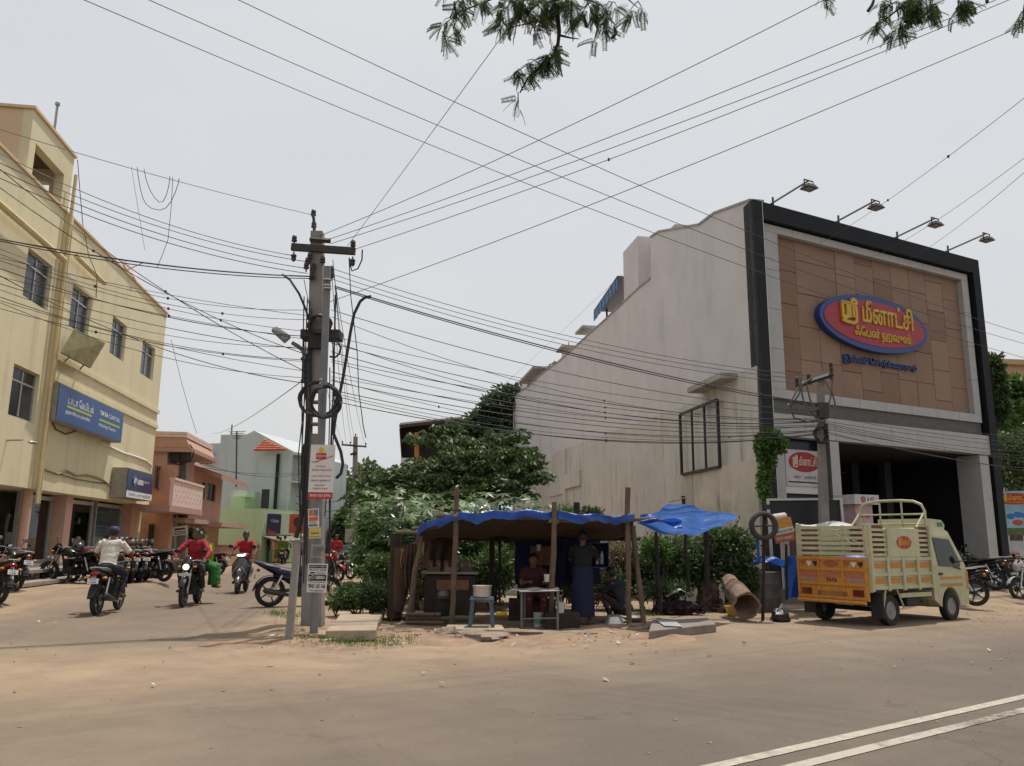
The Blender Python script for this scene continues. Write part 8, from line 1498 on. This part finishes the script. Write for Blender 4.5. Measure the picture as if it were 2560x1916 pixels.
layered('layered tree with drooping leaf rosettes before the white wall', b, [tier(1060, 1092, 27.5, 45, 70), tier(1150, 1100, 27, 60, 90), tier(1270, 1085, 26.5, 55, 80), tier(1190, 1128, 26, 90, 130), tier(1300, 1122, 26, 50, 60), tier(1090, 1155, 26.5, 80, 110), tier(1220, 1160, 26, 90, 130), tier(1310, 1168, 25.5, 50, 70), tier(1130, 1192, 26, 95, 140), tier(1240, 1196, 25.5, 90, 130), tier(1060, 1215, 26, 80, 110), tier(1010, 1180, 26, 70, 90), tier(930, 1195, 26, 45, 50), tier(905, 1230, 25.5, 45, 50), tier(1040, 1240, 25, 90, 110), tier(960, 1225, 25.5, 70, 80), tier(1330, 1145, 25.5, 35, 40), tier(1350, 1185, 25, 35, 40), tier(1120, 1062, 27.5, 40, 40), tier(1170, 1228, 25.5, 100, 140), tier(1280, 1225, 25.5, 70, 90)], lf2)
b = D(985, 1350, 30); b.z = 0
layered('smaller layered tree leaning over the side street edge', b, [tier(935, 1172, 30, 40, 40), tier(980, 1190, 30, 50, 60), tier(945, 1208, 29, 55, 70), tier(1010, 1215, 29, 50, 60)], lf2, L=.2)
# plants with palmate leaves behind the stall
random.seed(55)
def palmate(label, x, d, y0, y1, wpx, n, m, L=.27):
    b = D(x, 1350, d); b.z = 0; t = thing('palmate_shrub', label, 'shrub', b, group='palmate shrubs behind the stall'); mbt, mb = MB(), MB()
    for k in range(5):
        e = D(x + random.uniform(-wpx, wpx) * .8, random.uniform(y0, y0 + (y1 - y0) * .6), d + random.uniform(-.6, .6)); mbt.tube([b + rv() * .1, b.lerp(e, .5) + rv() * .15, e], [.03, .022, .012], 5)
    for k in range(n):
        q = math.sqrt(random.random()); yy = y0 + (y1 - y0) * q; hw = wpx * (.55 + .45 * q); p = D(x + random.uniform(-hw, hw), yy + random.gauss(0, 4), d + random.uniform(-.9, .9)); star(mb, p, Vector((random.gauss(0, .35), -.35 + random.gauss(0, .3), 1)), L * random.uniform(.7, 1.25), L * .30)
    obj('stems', mbt, bark, t, kind=None); obj('leaves', mb, m, t, fixn=False)
for i, (x, d, y0, y1, w_, n, m) in enumerate(((930, 21, 1228, 1400, 52, 190, lf4), (985, 20.5, 1225, 1420, 55, 190, lf3), (1050, 21, 1225, 1420, 55, 200, lf4), (1110, 20, 1238, 1440, 55, 170, lf3), (1170, 20.5, 1225, 1420, 60, 190, lf4), (1235, 20, 1218, 1420, 60, 200, lf3), (1300, 20, 1215, 1420, 55, 190, lf3), (1355, 20.5, 1248, 1430, 40, 120, lf3))):
    palmate(('bright green palmate shrub before the smaller layered tree', 'pale palmate shrub left of the trunk post', 'bright palmate shrub above the stall end', 'pale palmate shrub behind the stall cabinet', 'bright palmate shrub behind the first stall pole', 'pale star-leaved shrub behind the stall stool', 'pale star-leaved shrub before the white wall', 'small pale star-leaved shrub above the middle stall pole')[i], x, d, y0, y1, w_, n, m)
def bush(label, x, y, d, rx, rz_, n, L, w, m, name='bush', ry=None, droop=.1, grp=None, z0=None):
    c = D(x, y, d); s_ = d / FPX; b = Vector((c.x, c.y, 0 if z0 is None else z0)); t = thing(name, label, 'bush', b, group=grp); mbt, mb = MB(), MB()
    for k in range(7): e = c + Vector((random.uniform(-.8, .8) * rx * s_, random.uniform(-.4, .4) * rx * s_, random.uniform(-.3, .8) * rz_ * s_)); mbt.tube([b + Vector((random.uniform(-.1, .1), 0, 0)), b.lerp(e, .5) + rv() * .1, e], [.02, .014, .005], 4)
    obj('stems', mbt, bark, t); k = 5
    for i in range(k): a = i / k * 6.283; clump(mb, c + Vector((math.cos(a) * rx * s_ * .45, math.sin(a) * (ry or rx) * s_ * .35, random.uniform(-.25, .3) * rz_ * s_)), (rx * s_ * .62, (ry or rx) * s_ * .5, rz_ * s_ * .68), n // k, L, w, droop, .25)
    obj('leaves', mb, m, t, fixn=False); return t
random.seed(77)
for args in (('leafy green bush behind the stall posts under blue sheet', 1680, 1400, 18.6, 75, 80, 3600, .11, .05, lf2), ('bright bush top below the stretched blue sheet', 1640, 1375, 18.0, 45, 45, 1400, .09, .045, lf4), ('dark leafy bush beside the dry husk heap', 1745, 1410, 18.9, 60, 85, 2600, .12, .06, lf1), ('broad creeper covered bush next to the tyre post', 1815, 1365, 19.0, 75, 55, 3400, .11, .07, lf2), ('creeper mass hanging low behind the hollow log', 1850, 1440, 18.6, 50, 70, 1800, .11, .06, lf1), ('dry brown bush in the plot behind the squatting person', 1545, 1400, 19.0, 55, 75, 2200, .10, .03, lf5), ('green weeds behind the wire mesh panel', 1530, 1465, 18.6, 60, 50, 2200, .11, .04, lf2),
             ('small dark shrub top showing above the stall roof', 1478, 1285, 20.0, 32, 20, 500, .12, .06, lf1), ('feathery green shrub top above the stall roof', 1420, 1285, 20.5, 32, 30, 600, .11, .03, lf4), ('dark weeds filling the plot behind the cabinet', 1100, 1440, 18.6, 90, 70, 3600, .13, .06, lf1), ('pale weeds in the plot behind the stool', 1230, 1440, 18.4, 65, 75, 2600, .14, .05, lf2), ('dry brown creeper between trunk post and cabinet', 1040, 1420, 18.2, 45, 70, 1800, .10, .03, lf5), ('leafy weeds at the ditch edge beside the twin pole', 890, 1490, 16.3, 55, 32, 2400, .10, .05, lf2), ('broad leaved weeds behind the plank slabs', 938, 1492, 16.0, 45, 45, 1900, .10, .05, lf1), ('dusty weed mass leaning on the trunk post', 955, 1440, 17.5, 45, 60, 2000, .10, .05, lf2), ('weeds under the gold loan poster pole foot', 850, 1505, 16.5, 25, 20, 500, .09, .05, lf4),
             ('dark bush in the deep shade behind the navy sheet', 1400, 1440, 18.6, 75, 75, 2600, .13, .06, lf1), ('low weeds behind the rag heap', 1660, 1475, 18.0, 70, 30, 1500, .10, .04, lf2), ('shady bush under the stretched blue sheet', 1600, 1440, 18.8, 50, 60, 1800, .12, .05, lf1),
             ('green bush before the pink house poles', 485, 1345, 37.5, 26, 26, 1500, .17, .10, lf2), ('roadside bush beside the crossarm pole', 918, 1395, 33, 30, 28, 1300, .14, .07, lf2), ('roadside shrub further up the side street', 940, 1375, 40, 30, 30, 1200, .17, .08, lf4), ('low roadside weeds near the crossarm pole', 915, 1425, 27, 30, 16, 900, .12, .05, lf4), ('brown dry bush up the street edge', 970, 1375, 32, 30, 40, 1400, .13, .05, lf5), ('leafy bush shading the ditch edge up the street', 965, 1420, 24, 40, 40, 1800, .13, .06, lf2)): bush(*args)
# vine on the dark facade column
random.seed(13); vb = D(1912, 1500, 20.4); t = thing('climbing_vine', 'green vine bunched and trailing down the charcoal facade column', 'vine', Vector((vb.x, vb.y, 0))); mb = MB()
for x, y, rx, rz_, n in ((1925, 1095, 34, 26, 900), (1908, 1120, 24, 28, 600), (1945, 1110, 26, 22, 500), (1918, 1150, 22, 26, 450), (1912, 1190, 18, 30, 380), (1915, 1230, 14, 28, 260), (1905, 1215, 9, 40, 200)): clump(mb, D(x, y, 20.4), (rx * .0101, .25, rz_ * .0101), n, .10, .07, .9, .3)
obj('leaves', mb, lf4, t, fixn=False); mb = MB()
for k in range(6): mb.tube([D(1905 + 5 * k, 1095, 20.5), D(1903 + 4 * k, 1180, 20.5), D(1907 + 3 * k, 1280, 20.5), D(1910 + 2 * k, 1480, 20.5)], .012, 4)
obj('stems', mb, bark, t)
# trees beside and behind the showroom, at the street end, and far roofs
random.seed(19)
b = D(2485, 1350, 33); b.z = 0; tree('column_tree', 'narrow column-shaped evergreen beside the showroom frame', b, crowns_px([(2484, 915, 18, 28, 0), (2486, 960, 22, 40, 0), (2488, 1020, 26, 45, 0)], 33), lf1, 4200, .20, .12, .14)
b = D(2535, 1350, 36); b.z = 0; tree('broadleaf_tree', 'bright topped leafy tree behind the blue hoarding', b, crowns_px([(2530, 970, 38, 32, 0), (2565, 1000, 40, 45, 0), (2510, 1040, 40, 50, 0), (2560, 1080, 40, 50, 1)], 36), lf4, 6000, .22, .14, .2)
b = D(2520, 1350, 31); b.z = 0; tree('roadside_tree', 'dusty sparse tree just above the blue hoarding', b, crowns_px([(2512, 1120, 28, 40, 0), (2550, 1140, 40, 50, 0), (2525, 1190, 45, 40, 0), (2590, 1110, 40, 60, 0)], 31), lf2, 4200, .16, .09, .14)
gf = 'trees closing the side street'
for i, (x, y, d, rx, rz_, m) in enumerate(((880, 1250, 75, 40, 70, lf1), (915, 1225, 85, 45, 75, lf2), (955, 1265, 66, 40, 60, lf1), (820, 1285, 80, 40, 45, lf2), (1000, 1270, 60, 45, 55, lf2), (770, 1290, 95, 40, 40, lf1), (865, 1310, 62, 28, 36, lf2), (905, 1300, 55, 26, 40, lf4))):
    b = D(x, 1350, d); b.z = 0; tree('street_tree', ('tall dark tree at the end of the side street', 'tall mid green tree beyond the stay pole', 'dark tree before the brown shed', 'rounded tree beyond the white car', 'green tree below the brown shed roof', 'dark distant tree behind the blue grey house', 'small tree behind the meter box', 'small bright tree behind the stay pole')[i], b, crowns_px([(x, y, rx, rz_, 0), (x - rx * .5, y + rz_ * .5, rx * .8, rz_ * .6, 1), (x + rx * .5, y + rz_ * .45, rx * .8, rz_ * .6, -1)], d), m, 2600, d * .0075, d * .004, .2, gf)
sh = thing('brown_shed', 'tall open shed with brown sloping roof behind the trees', 'shed', D(1060, 1350, 46)); sd2 = 46; bt = M('brown tin sheet', (.045, .03, .026), rough=.8, var=.25); q = [D(998, 1070, sd2), D(1150, 1054, sd2 - 2), D(1155, 1048, sd2 + 8), D(1000, 1064, sd2 + 8)]; obj('roof', MB().hexa([*q, *[v + Vector((0, 0, .18)) for v in q]]), bt, sh)
a_ = D(1000, 1150, sd2); SWf = WF((D(998, 1100, sd2).x, sd2), (D(1150, 1100, sd2 - 2).x, sd2 - 2)); zt_ = D(1000, 1070, sd2).z
obj('side_sheet', MB().hexa([D(998, 1072, sd2), D(1004, 1160, sd2), D(1010, 1160, sd2 + 8), D(1004, 1068, sd2 + 8), D(1000, 1072, sd2), D(1006, 1160, sd2), D(1012, 1160, sd2 + 8), D(1006, 1068, sd2 + 8)]), bt, sh); obj('inner_wall', MB().hexa([D(x, y, sd2 + dd) for dd in (1.5, 1.7) for x, y in ((1006, 1210), (1155, 1210), (1155, 1052), (1002, 1068))]), bt, sh); obj('orange_column', MB().tube([D(1041, 1350, sd2 - .3), D(1042, 1082, sd2 - .3)], .14, 8), M('orange pipe', (.42, .17, .03)), sh)
for k in range(7): obj('truss_bar', MB().tube([D(1060 + 14 * k, 1072 - 1.4 * k, sd2 + .2), D(1067 + 14 * k, (1062 if k % 2 else 1078) - 1.4 * k, sd2 + .2)], .05, 4), bt, sh)
obj('front_wall', MB().wbox(SWf, .1, SWf.len, -.4, 0, 0, D(1030, 1185, sd2).z), M('shed grey wall', (.26, .27, .27), streak=.4), sh); t = thing('rectangular_tank', 'white rectangular tank panel under the brown shed roof', 'tank', D(1020, 1175, sd2 - .6)); obj('tank_shell', MB().box(D(1020, 1160, sd2 - .6), (.75, .5, .62)), M('tank white', (.52, .54, .55)), t, bevel=.03)
for (x, y, w_, n, L) in ((1322, 925, 14, 260, .3), (1340, 908, 10, 200, .3)): pass
mb = MB(); clump(mb, SW.p(SW.px(1322, 925)[0], -2.5, SW.px(1322, 922)[1] + .1), (1.0, 1.0, .4), 260, .3, .2); clump(mb, SW.p(SW.px(1340, 908)[0], -2.5, SW.px(1340, 908)[1] + .1), (.6, .6, .5), 180, .3, .2); t = thing('roof_plant', 'dark green plant growing on the white roof', 'plant', SW.p(SW.px(1322, 925)[0], -2.5, SW.px(1322, 932)[1])); obj('leaves', mb, lf1, t, fixn=False); obj('stems', MB().tube([SW.p(SW.px(1322, 925)[0], -2.5, zr), SW.p(SW.px(1325, 925)[0], -2.5, SW.px(1322, 922)[1])], .04, 5), bark, t)
def plainhouse(label, x0, x1, ytop, d, m, wins=(2, 3)):
    w = WF(D(x0, 1350, d).xy, D(x1, 1350, d + .5).xy); zt = w.px((x0 + x1) / 2, ytop)[1]; t = thing('distant_house', label, 'house', w.p(w.len / 2, -3, 0)); hs = []
    for j in range(wins[0]):
        for i in range(wins[1]): a = w.len * (i + .5) / wins[1]; z = zt * (j + .45) / wins[0]; hs.append((a - .5, a + .5, z, z + 1.2))
    obj('wall', panel(MB(), w, 0, w.len, 0, zt, -.3, 0, hs), m, t); obj('body', MB().wbox(w, .05, w.len - .05, -7, -.31, 0, zt - .1), darkm, t); obj('parapet', MB().wbox(w, -.2, w.len + .2, -7, .25, zt + .002, zt + .35), m, t)
    for h in hs: f = obj('window', MB().wbox(w, h[0], h[1], -.2, -.15, h[2], h[3]), wglass2, t); obj('sun_shade', MB().wbox(w, h[0] - .15, h[1] + .15, .002, .45, h[3] + .08, h[3] + .16), m, f)
cr = M('cream house paint', (.50, .44, .33), rough=.9, var=.08, streak=.4, scol=(.3, .25, .2))
plainhouse('tan building rising behind trees beside the showroom', 2505, 2640, 915, 52, M('tan house paint', (.42, .29, .17), rough=.9, var=.06, streak=.3, scol=(.3, .2, .12)), (3, 4)); plainhouse('small white house behind the bright topped tree', 2530, 2610, 1015, 42, M('white house paint', (.52, .50, .47), rough=.9), (2, 3))
plainhouse('cream house closing the far end of the side street', 780, 850, 1290, 105, cr); plainhouse('pale house beyond the far motorcycles', 895, 985, 1312, 98, M('pale green paint', (.40, .44, .36), rough=.9), (1, 3)); plainhouse('grey flat far behind the pink house', 600, 700, 1240, 115, M('grey house paint', (.34, .34, .35), rough=.9), (3, 3))
pw = thing('plot_wall', 'low weathered compound wall along the plot behind the bushes', 'wall', Vector((2, 22, 0))); PWl = WF((-1.5, 24.5), (5.6, 21.0)); obj('wall', MB().wbox(PWl, 0, PWl.len, -.15, 0, -.1, 1.55), old, pw); obj('coping', MB().wbox(PWl, 0, PWl.len, -.2, .05, 1.552, 1.63), cap, pw)
# ---- overhanging branches with feathery leaves
def feather(n=11, L=.17):
    pts, fs = [], []
    def add(p, d, s, l, w): b = len(pts); m_ = p + d * l * .5; pts.extend([p, m_ - s * w, p + d * l, m_ + s * w]); fs.append((b, b + 1, b + 2, b + 3))
    r = lambda u: Vector((L * u, 0, -.28 * L * u * u))
    b = len(pts); 
    for i in range(4): u0, u1 = i / 4, (i + 1) / 4; add(r(u0), (r(u1) - r(u0)).normalized(), Vector((0, 1, 0)), (r(u1) - r(u0)).length, .0022)
    for i in range(n):
        u = .12 + .86 * i / n
        for s in (-1, 1): d = Vector((.45, s * 1, -.25)).normalized(); add(r(u), d, Vector((1, 0, 0)), .042 * (1 - .35 * u), .0062)
    return pts, fs
FP, FF = feather()
def branch(label, limbs, clusters, pods, d0):
    t = thing('overhanging_branch', label, 'branch', D(*limbs[0][0])); mb = MB()
    for k, lm in enumerate(limbs): mb.tube([D(*q) for q in lm], [(.026 if k == 0 else .012) * (1 - .75 * i / max(1, len(lm) - 1)) for i in range(len(lm))], 6)
    lv = MB()
    for (x, y, rx, ry, n, d) in clusters:
        c = D(x, y, d); twigs = []
        for k in range(max(2, n // 7)):
            e = c + Vector((random.uniform(-1, 1) * rx * d / FPX, random.uniform(-.25, .25), random.uniform(-1, 1) * ry * d / FPX)); s0 = c + Vector((0, 0, ry * d / FPX * .5)); mb.tube([s0, s0.lerp(e, .5) + Vector((0, 0, .03)), e], [.005, .004, .002], 4); twigs.append((s0, e))
        for k in range(n):
            s0, e = random.choice(twigs); p = s0.lerp(e, random.uniform(.25, 1)); a = random.gauss(0, 1.0) + (0 if e.x > s0.x else math.pi)
            m_ = Matrix.Translation(p) @ Matrix.Rotation(a, 4, 'Z') @ Matrix.Rotation(random.uniform(.2, 1.35), 4, 'Y') @ Matrix.Rotation(random.uniform(-1.2, 1.2), 4, 'X'); s_ = random.uniform(.65, 1.15); b = len(lv.v); lv.v += [m_ @ (q * s_) for q in FP]; lv.f += [tuple(b + i for i in f) for f in FF]; lv.mi += [0] * len(FF)
    obj('twigs', mb, M('dark twig', (.022, .018, .014), rough=.9), t); obj('leaves', lv, lf6, t, fixn=False)
    for q in pods: obj('seed_pod', MB().tube([D(*p) for p in q], [.010, .016, .016, .009][:len(q)], 6), M('dark pod', (.02, .014, .013), rough=.6), t, smooth=True)
random.seed(31); bd = 6.5
branch('feathery leaved branch hanging over the street with dark pods', [[(1390, -60, bd), (1392, 20, bd), (1398, 80, bd), (1395, 110, bd), (1384, 140, bd), (1355, 165, bd), (1320, 195, bd), (1300, 232, bd)], [(1397, 88, bd), (1425, 95, bd), (1448, 98, bd)], [(1395, 40, bd), (1340, 55, bd), (1270, 70, bd)], [(1380, -30, bd), (1250, -10, bd), (1150, 30, bd), (1105, 65, bd)], [(1400, -20, bd), (1500, 10, bd), (1530, 50, bd)], [(1450, -40, bd), (1560, -10, bd), (1595, 20, bd)]],
       [(1145, 12, 45, 28, 34, bd), (1125, 55, 35, 28, 22, bd), (1190, 5, 40, 22, 26, bd), (1105, 85, 14, 14, 8, bd), (1275, 25, 45, 45, 60, bd), (1310, 45, 50, 45, 55, bd), (1350, 20, 45, 35, 50, bd), (1260, 70, 25, 20, 16, bd), (1335, 85, 28, 22, 20, bd), (1420, 20, 45, 40, 55, bd), (1470, 25, 40, 40, 46, bd), (1505, 55, 30, 32, 30, bd), (1530, 15, 35, 22, 22, bd), (1595, 12, 28, 22, 18, bd), (1380, 150, 32, 18, 26, bd), (1345, 168, 34, 22, 34, bd), (1400, 160, 16, 18, 14, bd), (1310, 200, 24, 20, 20, bd), (1295, 238, 12, 16, 7, bd), (1375, 112, 16, 10, 8, bd)], [[(1136, 5, bd), (1137, 25, bd), (1135, 46, bd)], [(1535, 66, bd), (1540, 82, bd), (1533, 94, bd), (1528, 95, bd)], [(1460, 40, bd), (1466, 68, bd)]], bd)
random.seed(32)
branch('second feathery branch dipping in over the showroom side', [[(2250, -60, bd), (2270, -10, bd), (2290, 30, bd), (2300, 60, bd)], [(2275, 0, bd), (2225, 40, bd), (2195, 65, bd)], [(2350, -40, bd), (2400, -5, bd), (2390, 30, bd)], [(2060, -40, bd), (2070, 0, bd), (2085, 12, bd)], [(2570, -30, bd), (2560, 20, bd), (2556, 50, bd)], [(2060, -40, bd), (2250, -60, bd), (2350, -40, bd), (2570, -30, bd)]],
       [(2230, 20, 40, 26, 34, bd), (2270, 30, 38, 32, 44, bd), (2290, 8, 40, 22, 30, bd), (2255, 68, 26, 22, 24, bd), (2195, 75, 22, 22, 14, bd), (2310, 55, 16, 26, 14, bd), (2335, 8, 24, 16, 14, bd), (2395, 12, 26, 22, 20, bd), (2420, 0, 22, 14, 12, bd), (2060, 2, 26, 12, 14, bd), (2558, 40, 10, 30, 10, bd)], [[(2186, -4, bd), (2180, 14, bd), (2170, 28, bd)], [(2466, -10, bd), (2468, 6, bd)]], bd)
# grass tufts on the bare soil
random.seed(41); mb = MB()
for (x, y, rx, ry, n) in ((695, 1540, 26, 8, 260), (740, 1548, 30, 8, 160), (880, 1614, 70, 9, 300), (830, 1604, 34, 10, 160), (960, 1618, 40, 9, 120), (1010, 1606, 50, 10, 90), (775, 1605, 30, 8, 120), (850, 1530, 40, 8, 200), (920, 1460, 40, 12, 240), (905, 1420, 30, 8, 200), (1100, 1560, 60, 5, 90), (1600, 1540, 60, 8, 160)):
    for _ in range(n):
        p = G(random.gauss(x, rx * .6), random.gauss(y, ry * .6)); p.z = .03
        leaf(mb, p, Vector((random.gauss(0, .45), random.gauss(0, .45), 1)).normalized(), rv(), random.uniform(.03, .11), .010)
obj('grass', mb, lf4, kind='stuff', fixn=False)
random.seed(43); mb = MB()
for k in range(1500):
    p = G(random.uniform(680, 1040), random.gauss(1580, 26)) if k < 700 else G(random.uniform(1480, 1900), random.gauss(1520, 14)); p.z = .03 + random.random() * .04; leaf(mb, p, Vector((random.gauss(0, 1), random.gauss(0, 1), .15)).normalized(), Vector((0, 0, 1)), random.uniform(.03, .09), .03)
obj('dead_leaves', mb, lf5, kind='stuff', fixn=False)
for o in S.objects:
    if o.name in ('red_print', 'white_print.001', 'lettering.002'): o['kind'] = 'stuff'
